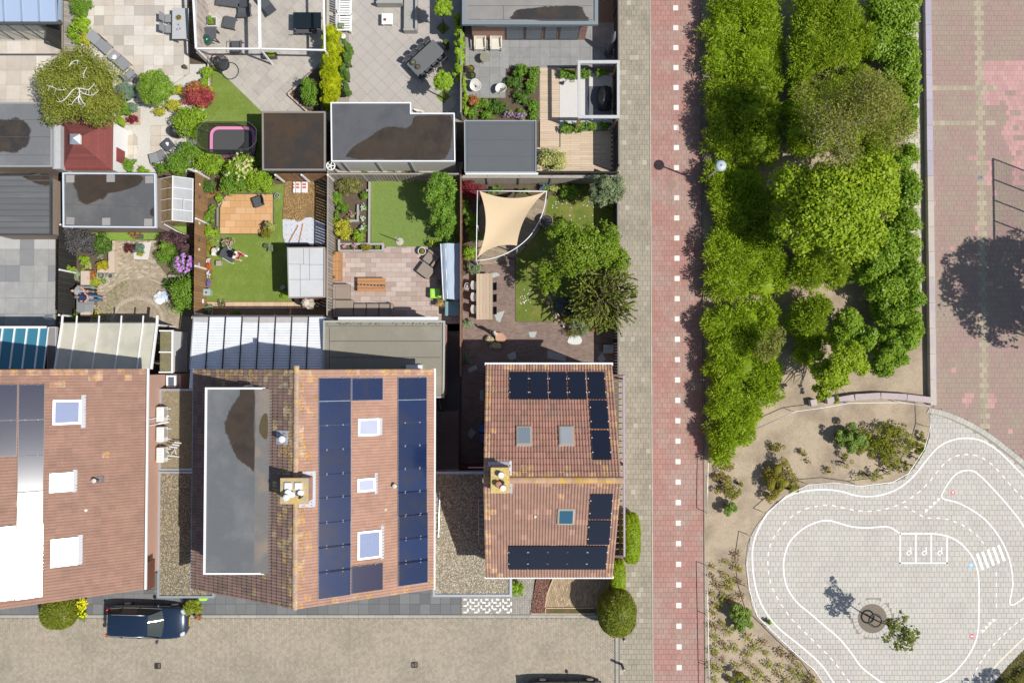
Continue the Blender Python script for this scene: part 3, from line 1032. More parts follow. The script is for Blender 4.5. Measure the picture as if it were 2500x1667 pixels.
def jj(parent,ridge_a,ridge_b,eave_a,eave_b,pick,nmax=150,skip=None,focus=None):
 """lay tiles on the plane from ridge (a->b) down to eave (a->b)"""
 A,B,E=Vector(ridge_a),Vector(ridge_b),Vector(eave_a)
 U=(B-A).normalized()
 Vv=(E-A)
 sl=Vv.length
 Vv=Vv.normalized()
 Nn=U.cross(Vv)
 flip=Nn.z<0
 if flip:
  Nn=-Nn
 nu=int(round((B-A).length/j2))
 wscale=(B-A).length/(nu*j2)
 nv=int(math.ceil(sl/jq))
 items=[]
 for j in range(nv):
  for i in range(nu):
   o=A+U*(i*j2*wscale)+Vv*(sl-(nv-j)*jq)
   if j==0:
    o=A+U*(i*j2*wscale)
   c=o+U*.15+Vv*.17
   if skip and skip(c):
    continue
   items.append((o,c))
 f=Vector(focus)if focus else Vector((0,0,6))
 order=sorted(range(len(items)),key=lambda k:(items[k][1]-f).length)
 single=set(order[:nmax])
 rs=random.Random(len(items))
 eul=None
 mlook=Matrix((U,Vv,U.cross(Vv))).transposed()
 eul=mlook.to_euler()
 fl=1.if not flip else-1.
 rest={}
 shared={}
 for k,(o,c)in enumerate(items):
  m=pick(c,rs)
  jit=rs.uniform(-.004,.004)
  if k in single:
   if m.name not in shared:
    mb=MB()
    mb.v=[(x,y,z*fl)for x,y,z in TP.v]
    mb.idx(list(TP.f))
    shared[m.name]=mb.mesh('roof_tile',m,smooth=False)
   link('roof_tile',shared[m.name],parent,tuple(o+Nn*jit),eul,(wscale,1,1))
  else:
   big=rest.setdefault(m.name,(MB(),m))[0]
   b=len(big.v)
   for x,y,z in TP.v:
    big.v.append(tuple(o+U*(x*wscale)+Vv*y+Nn*(z+jit)))
   big.rnd=rs.random()*.98+.01
   big.idx([tuple(q+b for q in f_)for f_ in TP.f])
 return rest
def jK(parent,rests):
 big=MB()
 ms=[]
 for rest in rests:
  for mb,m in rest.values():
   b=len(big.v)
   if m in ms:
    k=ms.index(m)
   else:
    ms.append(m)
    k=len(ms)-1
   big.v+=mb.v
   big.f+=[tuple(i+b for i in f)for f in mb.f]
   big.r+=mb.r
   big.m+=[k]*len(mb.f)
 if big.v:
  obj('roof_tile_field',big,ms,parent,stuff=True)
def jW(parent,a,b,m,r=.12,L=.40):
 a,b=Vector(a),Vector(b)
 d=(b-a)
 n=int(d.length/L)
 d.normalize()
 side=Vector((d.y,-d.x,0))
 mb=MB()
 k=6
 rings=[]
 for s,rr in((0,r),(L+.03,r+.018)):
  rings.append([d*s+side*(rr*cos(PI*i/k))+Vector((0,0,rr*.75*sin(PI*i/k)))for i in range(k+1)])
 mb.v=[tuple(p)for rg in rings for p in rg]
 mb.idx([(i,i+1,k+1+i+1,k+1+i)for i in range(k)])
 mb.face([tuple(p)for p in rings[1]])
 me=mb.mesh('ridge_tile',m)
 for i in range(n+1):
  p=a+d*(i*L)
  if(b-p).dot(d)<.1:
   break
  link('ridge_tile',me,parent,(p.x,p.y,p.z-.01+random.uniform(-.005,.005)))
class jl:
 """plane helper: point on the roof plane above a site-plan position"""
 def __init__(s,axis,eave,ridge,he=HE,hr=HRG):
  s.axis,s.e,s.r,s.he,s.hr=axis,eave,ridge,he,hr
  s.k=(hr-he)/(ridge-eave)
  nrm=[0,0,1.]
  nrm[axis]=-s.k
  s.n=Vector(nrm).normalized()
  s.down=Vector((0,0,0))
  s.down[axis]=-1.if ridge>eave else 1.
  s.down.z=-abs(s.k)
  s.down.normalize()
  s.along=Vector((0,0,0))
  s.along[1-axis]=1.
 def z(s,x,y):
  return s.he+((x,y)[s.axis]-s.e)*s.k
 def at(s,f,x,y,off=0.):
  h=4.5
  for _ in range(25):
   q=P(f,x,y,h)
   h=s.z(*q)+off
  return Vector((q[0],q[1],h))
def kg(sl,pa,pb,t0,t1):
 """a flat slab on slope sl between opposite corners pa, pb (on the plane), from t0 to t1 above it"""
 al,dn,n=sl.along,sl.down,sl.n
 d=pb-pa
 a,b=d.dot(al),d.dot(dn)
 c=[pa,pa+al*a,pa+al*a+dn*b,pa+dn*b]
 mb=MB()
 lo=[tuple(p+n*t0)for p in c]
 hi=[tuple(p+n*t1)for p in c]
 if((c[1]-c[0]).cross(c[2]-c[1])).dot(n)<0:
  lo,hi=lo[::-1],hi[::-1]
 mb.v=lo+hi
 mb.idx([(0,1,5,4),(1,2,6,5),(2,3,7,6),(3,0,4,7),(4,5,6,7),(3,2,1,0)])
 return mb
def inset(sl,pa,pb,e):
 al,dn=sl.along,sl.down
 d=pb-pa
 sa=math.copysign(1,d.dot(al))
 sb=math.copysign(1,d.dot(dn))
 return pa+al*(sa*e)+dn*(sb*e),pb-al*(sa*e)-dn*(sb*e)
def kf(parent,sl,f,x0,y0,x1,y1,m,t=.10,clip=True,lines=0):
 pa,pb=sl.at(f,x0,y0,t+.03),sl.at(f,x1,y1,t+.03)
 pa,pb=pa-sl.n*(t+.03),pb-sl.n*(t+.03)
 pa,pb=inset(sl,pa,pb,.008)
 o=obj('solar_panel',kg(sl,pa,pb,t,t+.036),mat('panel_frame_grey',(.22,.25,.30),.5,0.)if m is kR else M_pvf,parent)
 qa,qb=inset(sl,pa,pb,.016)
 obj('cell_glass',kg(sl,qa,qb,t+.03,t+.040),m,o)
 if clip:
  d=pb-pa
  for fr in(.25,.75):
   for side in(0,1):
    p=pa+(sl.along*d.dot(sl.along)*(fr if abs(d.dot(sl.along))<abs(d.dot(sl.down))*0 else side)+sl.down*d.dot(sl.down)*fr)
    link('clamp',MB().box(0,0,0,.05,.05,.03).mesh('clamp',ku),o,tuple(p+sl.n*(t+.04)))
 return o
def kJ(parent,sl,f,x0,y0,x1,y1,m_glass,m_frame,flash=None,blind=None):
 pa,pb=sl.at(f,x0,y0,0.),sl.at(f,x1,y1,0.)
 o=obj('skylight',kg(sl,pa,pb,0.,.115),m_frame,parent)
 qa,qb=inset(sl,pa,pb,.09)
 obj('sash',kg(sl,*inset(sl,pa,pb,.045),.10,.135),m_frame,o)
 obj('pane',kg(sl,qa,qb,.12,.142),m_glass,o)
 if flash:
  fa,fb=sl.at(f,flash[0],flash[1],0.),sl.at(f,flash[2],flash[3],0.)
  obj('flashing',kg(sl,fa,fb,.02,.06),kN,o)
 if blind:
  ba,bb=sl.at(f,blind[0],blind[1],.14),sl.at(f,blind[2],blind[3],.14)
  obj('blind',kg(sl,ba-sl.n*.14,bb-sl.n*.14,.12,.146),k1,o)
 return o
def pipe(parent,sl,f,x,y,h,r,m,m2=None,name='vent_pipe'):
 p=sl.at(f,x,y,h)
 o=obj(name,MB().tube([(p.x,p.y,sl.z(p.x,p.y)-.05),tuple(p-Vector((0,0,.06)))],r*.75,12),m,parent,smooth=True)
 obj('cowl',MB().lathe(p.x,p.y,[(r*.9,p.z-.10),(r,p.z-.07),(r,p.z-.02),(r*.8,p.z)],16),m2 or m,o,smooth=True)
 return o
def jU(parent,x0,y0,x1,y1,ridge_axis,he,hr,m,ins=.25,drop=.25):
 mb=MB()
 x0,y0,x1,y1=x0+ins,y0+ins,x1-ins,y1-ins
 he2=he-drop*.6+ins*.4
 if ridge_axis==1:
  xm=(x0+x1)/2
  prof=[(x0,0),(x1,0),(x1,he2),(xm,hr-drop),(x0,he2)]
  for y,rev in((y0,False),(y1,True)):
   q=[(x,y,z)for x,z in prof]
   mb.face(q[::-1]if rev else q)
  for x in(x0,x1):
   q=[(x,y0,0),(x,y1,0),(x,y1,he2),(x,y0,he2)]
   mb.face(q if x==x1 else q[::-1])
 else:
  ym=(y0+y1)/2
  prof=[(y0,0),(y1,0),(y1,he2),(ym,hr-drop),(y0,he2)]
  for x,rev in((x0,True),(x1,False)):
   q=[(x,y,z)for y,z in prof]
   mb.face(q[::-1]if rev else q)
  for y in(y0,y1):
   q=[(x0,y,0),(x1,y,0),(x1,y,he2),(x0,y,he2)]
   mb.face(q if y==y0 else q[::-1])
 return obj('wall',mb,m,parent)
def j4(parent,cx,cy,z,w,h,face):
 """small framed window set in a wall; face is the outward axis: +x,-x,+y,-y"""
 ax=0 if face[1]=='x' else 1
 s=1 if face[0]=='+' else-1
 def bx(e,t0,t1):
  c=[cx,cy]
  c[ax]+=s*(t0+t1)/2
  d=[0,0]
  d[ax]=t1-t0
  d[1-ax]=w+e
  return MB().box(c[0],c[1],z+h/2,d[0],d[1],h+e)
 o=obj('window',bx(.10,-.03,.03),k1,parent)
 obj('pane',bx(-.06,0.,.036),h2,o)
 return o
# ---------------------------------------------------------------- middle house (ridge runs up-down)
mx0=P('K',75,800,HE)[0]
mx1=P('K',1905,800,HE)[0]
my1=P('K',400,442,HE)[1]
my0=P('L',60,858,HE)[1]
mxr=(mx0+mx1)/2
mid=k0('semi_detached_house','middle house with two long columns of blue solar panels and a box dormer','house',(mxr,(my0+my1)/2,0),world=True)
jU(mid,mx0,my0,mx1,my1,1,HE,HRG,kF)
obj('roof_deck',MB().face([(mx0,my0,HE-.05),(mxr,my0,HRG-.05),(mxr,my1,HRG-.05),(mx0,my1,HE-.05)]).face([(mx1,my1,HE-.05),(mxr,my1,HRG-.05),(mxr,my0,HRG-.05),(mx1,my0,HE-.05)]).face([(mx0,my0,HE-.12),(mx0,my1,HE-.12),(mxr,my1,HRG-.12),(mxr,my0,HRG-.12)]).face([(mx1,my0,HE-.12),(mxr,my0,HRG-.12),(mxr,my1,HRG-.12),(mx1,my1,HE-.12)]),jt,mid)
SL=jl(0,mx0,mxr)
SR=jl(0,mx1,mxr)
DZ=7.9
dx0,dy1=P('K',160,582,DZ)
dx1=P('K',650,700,DZ)[0]
dx1=min(dx1,mx0+(DZ-HE)/SL.k+.15)
dy0=P('L',300,748,DZ)[1]
def hB(c,r):
 d=min(c.x-mxr,(my1-c.y)*1.1 if c.x<mxr+4 else(my1-c.y)*1.6,(c.y-my0)*4)
 return jE if r.random()<.9*exp(-d/.36)else hn
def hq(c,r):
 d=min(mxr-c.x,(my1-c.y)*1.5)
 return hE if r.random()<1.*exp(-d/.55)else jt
r1=jj(mid,(mxr,my0,HRG),(mxr,my1,HRG),(mx1,my0,HE),(mx1,my1,HE),hB,190,focus=(-6,-4,5))
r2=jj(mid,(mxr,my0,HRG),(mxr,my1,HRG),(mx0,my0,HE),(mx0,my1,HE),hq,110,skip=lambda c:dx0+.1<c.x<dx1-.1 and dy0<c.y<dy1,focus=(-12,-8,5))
jK(mid,[r1,r2])
jW(mid,(mxr,my0-.02,HRG),(mxr,my1+.02,HRG),mat('ridge_tile',(.42,.29,.20),.9,.2,5,piece=.12,col2=(.55,.34,.08),scale2=3.,mix2=.35,speck=(.6,.56,.48),speck_scale=18,bump=.4))
for xx,lab in((mx0-.07,'left'),(mx1+.03,'right')):
 mb=MB().box(xx+.03,(my0+my1)/2,HE-.09,.14,my1-my0+.06,.11)
 obj('gutter',mb,k1 if lab=='right' else mat('blue_grey_gutter',(.38,.47,.62),.5,.05,4),mid)
zf=SL.z(dx0,0)
dm=obj('dormer',MB().prism([(dx0+.06,dy0+.06),(dx1,dy0+.06),(dx1,dy1-.06),(dx0+.06,dy1-.06)],zf-.2,DZ-.08),mat('dormer_board',(.30,.28,.26),.7,.08,4),mid)
obj('dormer_roof',MB().prism([(dx0+.05,dy0+.05),(dx1+.1,dy0+.05),(dx1+.1,dy1-.05),(dx0+.05,dy1-.05)],DZ-.1,DZ-.03),mat('dormer_felt',(.118,.124,.13),.78,.08,.9,col2=(.165,.165,.165),scale2=.5),dm)
xc=P('K',540,900,DZ)[0]
obj('felt_upstand',MB().prism([(xc,dy0+.05),(dx1+.25,dy0+.05),(dx1+.25,dy1-.05),(xc,dy1-.05)],DZ-.1,DZ,z1f=lambda x,y:DZ-.026+max(0,(x-xc))*.16),mat('felt_upstand',(.18,.17,.16),.8,.1,1.5,col2=(.26,.21,.165),scale2=.8),dm)
for q in([(dx0,dy0),(dx0+.10,dy0),(dx0+.10,dy1),(dx0,dy1)],[(dx0+.101,dy1-.09),(dx1-.2,dy1-.09),(dx1-.2,dy1),(dx0+.101,dy1)],[(dx0+.101,dy0),(dx1-.2,dy0),(dx1-.2,dy0+.09),(dx0+.101,dy0+.09)]):
 obj('roof_trim',MB().prism(q,DZ-.14,DZ+.03),k1,dm)
for k in range(5):
 j4(dm,dx0+.06,dy0+1.+k*(dy1-dy0-2.)/4,zf+.25,1.1,.85,'-x')
obj('moss',MB().prism(kd(PP('K',[(600,800),(640,790),(640,960),(610,970),(580,930),(575,880)],DZ),4,True),DZ-.03,DZ+.03,z1f=lambda x,y:DZ-.015+max(0,x-xc)*.16),mat('moss',(.10,.075,.035),.95,.4,12,bump=.8),dm)
o=pipe(mid,SL,'K',745,980,.55,.17,ku,mat('vent_white',(.66,.67,.67),.5,.05,5),'roof_vent')
pa,pb=SL.at('K',712,908,0),SL.at('K',800,1020,0)
obj('flashing',kg(SL,pa,pb,.03,.06),kN,o)
CZ=HRG+.75
ca,cb=P('CM',318,480,CZ),P('CM',1210,1310,CZ)
cm=obj('chimney',MB().prism([(ca[0]+.06,cb[1]+.06),(cb[0]-.06,cb[1]+.06),(cb[0]-.06,ca[1]-.06),(ca[0]+.06,ca[1]-.06)],HRG-1.2,CZ-.09),kF,mid)
obj('cap',MB().prism([(ca[0],cb[1]),(cb[0],cb[1]),(cb[0],ca[1]),(ca[0],ca[1])],CZ-.09,CZ),M_mort,cm)
for x,y in((565,745),(890,745)):
 p=P('CM',x,y,CZ+.1)
 obj('flue_cap',MB().box(p[0],p[1],CZ+.06,.32,.32,.12),k1,cm)
for x,y,r,hh,m in((560,960,.16,.25,k1),(500,1110,.15,.42,mat('vent_white',(.66,.67,.67))),(690,1010,.13,.22,k1),(960,960,.14,.25,k1),(935,1100,.07,.4,k5)):
 p=P('CM',x,y,CZ+hh)
 obj('flue_pot',MB().lathe(p[0],p[1],[(r*.8,CZ-.01),(r*.8,CZ+hh*.7),(r,CZ+hh*.75),(r,CZ+hh),(r*.6,CZ+hh+.02)],14),m,cm,smooth=False)
obj('flashing',kg(SR,SR.at('CM',1190,260,0),SR.at('CM',1430,1390,0),.03,.065),kN,cm)
obj('flashing',kg(SR,SR.at('CM',900,1300,0),SR.at('CM',1188,1395,0),.03,.06),kN,cm)
obj('flashing',kg(SR,SR.at('CM',1000,270,0),SR.at('CM',1188,430,0),.03,.06),kN,cm)
M_milk=mat('milky_skylight',(.42,.44,.54),.12,.05,3,spec=.6)
hk=mat('sky_blue_pane',(.24,.28,.42),.06,.06,2,spec=.7)
kJ(mid,SR,'K',1325,822,1485,948,M_milk,kB,(1480,815,1512,945))
kJ(mid,SR,'K',1322,1280,1455,1372,M_milk,kB,(1455,1235,1478,1395))
sk=kJ(mid,SR,'L',1305,425,1480,615,hk,kB,(1482,375,1506,628))
obj('drying_rack',MB().tube([tuple(SR.at('L',x,y,.15))for x,y in((1325,535),(1395,530),(1395,455),(1325,460),(1325,500),(1420,498),(1418,450))],.012,4),k1,sk)
pipe(mid,SR,'L',1586,82,.35,.12,k5,mat('vent_cream',(.58,.55,.47),.5,.05,5))
p=SR.at('L',1518,258,.1)
obj('vent_dot',MB().lathe(p.x,p.y,[(.07,p.z-.12),(.07,p.z),(.03,p.z+.02)],10),mat('vent_cream',(.58,.55,.47)),mid)
yK=[508,688,872,1058,1243,1420]
for i in range(5):
 kf(mid,SR,'K',1028,yK[i]+2*i*0,1278,yK[i+1]-4,kR)
yL=[172,350,533,718,905]
kf(mid,SR,'K',1028,1422,1278,1422+182,kR)
for i in range(1,4):
 kf(mid,SR,'L',1012,yL[i]+3,1258,yL[i+1]-2,kR)
kf(mid,SR,'K',1282,510,1522,680,kR)
kf(mid,SR,'L',1264,690,1500,862,mat('solar_violet',(.018,.018,.05),.15,.06,1,piece=.05))
yk=[505,678,852,1028,1203,1378]
for i in range(5):
 kf(mid,SR,'K',1634,yk[i],1858,yk[i+1]-3,kR)
kf(mid,SR,'K',1634,1380,1860,1553,kR)
yl=[300,475,650,812]
for i in range(3):
 kf(mid,SR,'L',1617,yl[i],1840,yl[i+1]-3,kR)
for k in range(2):
 j4(mid,mx0+2.2+k*6.5,my0+.25,.9,1.8,1.3,'-y')
dr=obj('front_door',MB().box(mxr-.4,my0+.24,1.02,.95,.08,2.05),mat('door_green',(.06,.11,.09),.4),mid)
obj('handle',MB().box(mxr-.05,my0+.18,1.,.12,.04,.03),ku,dr)
# ---------------------------------------------------------------- left house (slope falls to the right)
lx1=P('I',1108,800,HE)[0]
ly1=P('I',700,440,HE)[1]
ly0=P('J',1150,800,HE)[1]
lxr=lx1-(mx1-mx0)/2
HRL=9.3
lft=k0('left_tiled_house','left house with pink brown roof, mirror bright panels and three roof windows','house',(lxr,(ly0+ly1)/2,0),world=True)
jU(lft,2*lxr-lx1,ly0,lx1,ly1,1,HE,HRL,hc,ins=.34)
LR=jl(0,lx1,lxr,HE,HRL)
obj('roof_deck',MB().face([(lx1,ly1,HE-.05),(lxr,ly1,HRL-.05),(lxr,ly0,HRL-.05),(lx1,ly0,HE-.05)]).face([(2*lxr-lx1,ly0,HE-.05),(lxr,ly0,HRL-.05),(lxr,ly1,HRL-.05),(2*lxr-lx1,ly1,HE-.05)]).face([(lx1,ly0,HE-.12),(lxr,ly0,HRL-.12),(lxr,ly1,HRL-.12),(lx1,ly1,HE-.12)]),jt,lft)
jQ=mat('roof_tile_brown',(.315,.182,.133),.85,.14,3.,piece=.07,col2=(.28,.165,.123),scale2=.9,speck=(.5,.42,.36),speck_scale=30,speck_amt=.02,bump=.25)
r1=jj(lft,(lxr,ly0,HRL),(lxr,ly1,HRL),(lx1,ly0,HE),(lx1,ly1,HE),lambda c,r:jE if r.random()<.9*exp(-(ly1-c.y)/.28)or r.random()<.003 else jQ,300,focus=(-20,-4,4))
jK(lft,[r1])
jW(lft,(lxr,ly0,HRL),(lxr,ly1,HRL),kb['ridge_tile'])
obj('gutter',MB().box(lx1+.11,(ly0+ly1)/2,HE-.10,.10,ly1-ly0+.04,.10),k1,lft)
obj('gutter_bed',MB().box(lx1+.02,(ly0+ly1)/2,HE-.13,.09,ly1-ly0,.08),mat('gutter_sludge',(.12,.07,.045),.9,.3,8),lft)
M_pvl=mat('solar_gloss',(.022,.027,.055),.115,.05,1.2,piece=.1,spec=.6)
for x0,y0,x1,y1 in((142,560,340,828),(140,832,338,1098),(135,1104,332,1370),(-60,560,132,832),(-60,838,128,1106)):
 kf(lft,LR,'I',x0,y0,x1,y1,M_pvl)
for x0,y0,x1,y1 in((140,5,352,270),(136,275,352,560),(130,566,348,860),(-60,292,128,580),(-60,586,122,885)):
 kf(lft,LR,'J',x0,y0,x1,y1,M_pvl)
kJ(lft,LR,'I',405,680,618,860,hk,kB,(622,640,655,890),blind=(425,705,478,840))
hd=mat('painted_glare_pane',(.72,.73,.75),.08,.02,2,spec=.8)  # sun glare on the two lower roof windows put into the pane colour
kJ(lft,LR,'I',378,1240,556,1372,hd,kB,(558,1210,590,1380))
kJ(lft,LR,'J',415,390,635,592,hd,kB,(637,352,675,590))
o=pipe(lft,LR,'I',714,1297,.4,.12,k8,mat('vent_cream',(.58,.55,.47)),'vent_pipe')
obj('flashing',kg(LR,LR.at('I',742,1260,0),LR.at('I',798,1305,0),.03,.06),k8,o)
p=LR.at('J',700,152,.08)
obj('vent_dot',MB().lathe(p.x,p.y,[(.07,p.z-.12),(.07,p.z),(.03,p.z+.02)],10),k1,lft)
for k in range(2):
 j4(lft,lxr+1.5+k*2.8,ly0+.14,.9,1.5,1.3,'-y')
for k,y in enumerate((835,885)):
 a=P('I',1112,y,5.2)
 obj('condensate_pipe',MB().tube([(lx1+.02,a[1],5.1),(lx1-.28,a[1],4.6),(lx1-.28,a[1],3.2),(lx1+.25,a[1]+.1,3.)],.035,6),k1,lft)
sg=[P('J',1195,540,2.3),P('J',1255,505,2.3)]
obj('shutter',MB().box(lx1-.02,P('J',0,620,3.)[1],4.4,.08,1.5,.8),mat('brown_shutter',(.15,.06,.04),.6,.1,6),lft)
# ---------------------------------------------------------------- right house (ridge runs left-right)
rx0=P('M',458,290,HE)[0]
rx1=P('M',1425,290,HE)[0]
ry1=P('M',900,290,HE)[1]
ry0=P('N',900,762,HE)[1]
rym=(ry0+ry1)/2
rgt=k0('corner_house','right house with black solar panels set in an L shape on both roof slopes','house',((rx0+rx1)/2,rym,0),world=True)
jU(rgt,rx0,ry0,rx1,ry1,0,HE,HRG,kF,ins=.16)
TS=jl(1,ry1,rym)
BS=jl(1,ry0,rym)
obj('roof_deck',MB().face([(rx0,ry1,HE-.05),(rx0,rym,HRG-.05),(rx1,rym,HRG-.05),(rx1,ry1,HE-.05)]).face([(rx0,rym,HRG-.05),(rx0,ry0,HE-.05),(rx1,ry0,HE-.05),(rx1,rym,HRG-.05)]).face([(rx0,ry1,HE-.12),(rx1,ry1,HE-.12),(rx1,rym,HRG-.12),(rx0,rym,HRG-.12)]).face([(rx0,rym,HRG-.12),(rx1,rym,HRG-.12),(rx1,ry0,HE-.12),(rx0,ry0,HE-.12)]),jt,rgt)
M_tile_r=mat('roof_tile_terracotta',(.36,.185,.135),.85,.17,3.,piece=.12,col2=(.30,.175,.13),scale2=1.,speck=(.46,.33,.25),speck_scale=26,speck_amt=.02,bump=.3)
def rp_top(c,r):
 d=min((c.x-rx0)*1.,(c.y-rym)*1.2,(rx1-c.x)*2.2,(ry1-c.y)*2.)
 return jE if r.random()<.95*exp(-d/.38)else M_tile_r
def rp_bot(c,r):
 d=min((c.x-rx0)*2.,(rym-c.y)*2.5,(rx1-c.x)*2.5,(c.y-ry0)*4)
 return jE if r.random()<.8*exp(-d/.45)else(jQ if r.random()<.5 else hn)if r.random()<.15 else jQ
r1=jj(rgt,(rx0,rym,HRG),(rx1,rym,HRG),(rx0,ry1,HE),(rx1,ry1,HE),rp_top,190,focus=(0,-3,5))
r2=jj(rgt,(rx0,rym,HRG),(rx1,rym,HRG),(rx0,ry0,HE),(rx1,ry0,HE),rp_bot,110,focus=(0,-9,5))
jK(rgt,[r1,r2])
jW(rgt,(rx0-.03,rym,HRG),(rx1+.03,rym,HRG),mat('ridge_tile_lichen',(.45,.29,.20),.9,.2,5,piece=.12,col2=(.56,.33,.06),scale2=3.2,mix2=.62,bump=.4),r=.15,L=.42)
obj('gutter',MB().box((rx0+rx1)/2,ry1+.08,HE-.07,rx1-rx0+.1,.15,.12),k1,rgt)
obj('gutter',MB().box((rx0+rx1)/2,ry0-.06,HE-.07,rx1-rx0+.1,.13,.12),k1,rgt)
xs=[640,790,940,1088,1236,1384]
for i in range(5):
 kf(rgt,TS,'M',xs[i]+2,338,xs[i+1]-3,547,jd)
kf(rgt,TS,'M',1254,556,1402,772,jd)
kf(rgt,TS,'M',1266,786,1420,1010,jd)
kf(rgt,BS,'N',1246,142,1398,333,jd)
kf(rgt,BS,'N',1232,343,1385,524,jd)
xs=[622,771,920,1068,1217,1362]
for i in range(5):
 kf(rgt,BS,'N',xs[i]+2,535,xs[i+1]-3,711,jd)
jP=mat('skylight_frame_beige',(.42,.37,.29),.5,.06,5)
M_pane1=mat('grey_blue_pane',(.22,.26,.30),.06,.05,2,spec=.7)
M_pane2=mat('teal_pane',(.03,.10,.16),.06,.05,2,spec=.7)
kJ(rgt,TS,'M',692,760,812,905,M_pane1,jP,(690,880,815,912),blind=(706,766,800,785))
kJ(rgt,TS,'M',1015,760,1135,905,mat('pale_pane',(.36,.38,.40),.06,.05,2,spec=.7),jP,(1012,880,1138,912),blind=(1028,766,1122,785))
kJ(rgt,BS,'N',995,243,1118,360,M_pane2,jP)
p=BS.at('N',825,313,.1)
obj('vent_dot',MB().lathe(p.x,p.y,[(.06,p.z-.12),(.06,p.z),(.03,p.z+.02)],10),k1,rgt)
CZ=HRG+.65
ca,cb=P('CH',368,275,CZ),P('CH',962,1095,CZ)
ch=obj('chimney',MB().prism([(ca[0]+.05,cb[1]+.05),(cb[0]-.05,cb[1]+.05),(cb[0]-.05,ca[1]-.05),(ca[0]+.05,ca[1]-.05)],HRG-1.,CZ-.1),kF,rgt)
obj('cap',MB().prism([(ca[0],cb[1]),(cb[0],cb[1]),(cb[0],ca[1]),(ca[0],ca[1])],CZ-.1,CZ),mat('chimney_cap_lichen',(.50,.36,.12),.9,.2,5,col2=(.56,.40,.08),scale2=2.5,speck=(.58,.54,.44),speck_scale=16,speck_amt=.12,bump=.4),ch)
j3=mat('terracotta',(.42,.19,.12),.8,.12,6)
for x,y,r,hh,m,m2 in((700,520,.145,.3,j3,k1),(620,820,.15,.3,j3,j3),(760,760,.08,.25,kh,k5),(760,935,.14,.4,j3,k1)):
 p=P('CH',x,y,CZ+hh)
 o=obj('flue_pot',MB().lathe(p[0],p[1],[(r,CZ-.01),(r*.85,CZ+hh*.8)],14),m,ch)
 obj('pot_cap',MB().lathe(p[0],p[1],[(r*.95,CZ+hh*.8+.002),(r*.95,CZ+hh),(r*.5,CZ+hh+.02)],14),m2,o)
obj('flashing',kg(TS,TS.at('CH',280,110,0),TS.at('CH',960,262,0),.03,.06),kN,ch)
obj('flashing',kg(TS,TS.at('CH',965,80,0),TS.at('CH',1035,530,0),.03,.065),k1,ch)
obj('flashing',kg(BS,BS.at('CH',965,700,0),BS.at('CH',1060,1080,0),.03,.065),kN,ch)
def ladder(label,a,b,n=9,group='ladders on the gravel roof',width=.36,lean=(0,0)):
 t=k0('ladder',label,'ladder',(a[0],a[1],a[2]),group=group,world=True)
 a,b=Vector(a),Vector(b)
 d=(b-a).normalized()
 s=d.cross(Vector((0,0,1)))
 s=s.normalized()*width/2 if s.length>1e-4 else Vector((width/2,0,0))
 for k in(-1,1):
  link('stile',MB().tube([tuple(a+s*k),tuple(b+s*k)],.025,6).mesh('stile',ku),t)
 for i in range(n):
  p=a.lerp(b,(i+.5)/n)
  link('rung',MB().tube([tuple(p-s),tuple(p+s)],.018,5).mesh('rung',ku),t)
 return t
GZ=2.85
a,b=P('N',425,495,GZ+.1),P('N',420,170,GZ+.1)
ladder('aluminium ladder lying on gravel roof against the corner house',(a[0],a[1],GZ+.1),(b[0],b[1],GZ+.1),9)
a,b=P('L',1893,465,GZ+.1),P('L',1905,120,GZ+.1)
ladder('aluminium ladder lying on gravel roof beside the middle house',(a[0],a[1],GZ+.1),(b[0],b[1],GZ+.1),10)
for k in range(2):
 j4(rgt,rx0+2.+k*3.,ry0+.16,.9,1.5,1.3,'-y')
 j4(rgt,rx0+1.6+k*3.2,ry1-.16,.3,1.6,2.,'+y')
t=k0('side_pergola','brown slatted lean to beside the right wall of the corner house','pergola',P3('M',1480,800),world=True)
za=2.7
xa,ya=P('M',1435,365,za)
xb,yb=P('M',1515,365,za)
yc=P('N',1500,612,za)[1]
obj('rail',MB().box(xb,(ya+yc)/2,za-.05,.10,ya-yc,.14),mat('mauve_beam',(.34,.30,.36),.6,.06,4),t)
for y in(ya,yc):
 obj('end_beam',MB().box((xa+xb)/2-.1,y,za-.05,xb-xa+.3,.12,.12),mat('maroon_beam',(.16,.08,.09),.7,.1,5),t)
n=int((ya-yc)/.33)
sm=MB().box(0,0,0,xb-rx1+.1,.045,.06).mesh('slat',mat('yellowed_slat',(.22,.19,.11),.8,.2,6,piece=.2))
for k in range(1,n):
 link('slat',sm,t,((rx1+xb)/2-.05,ya-k*(ya-yc)/n,za-.35))
for y in(ya-.2,(ya+yc)/2,yc+.2):
 link('post',MB().box(0,0,za/2-.06,.09,.09,za-.12).mesh('post',kb['maroon_beam']),t,(xb,y,0))
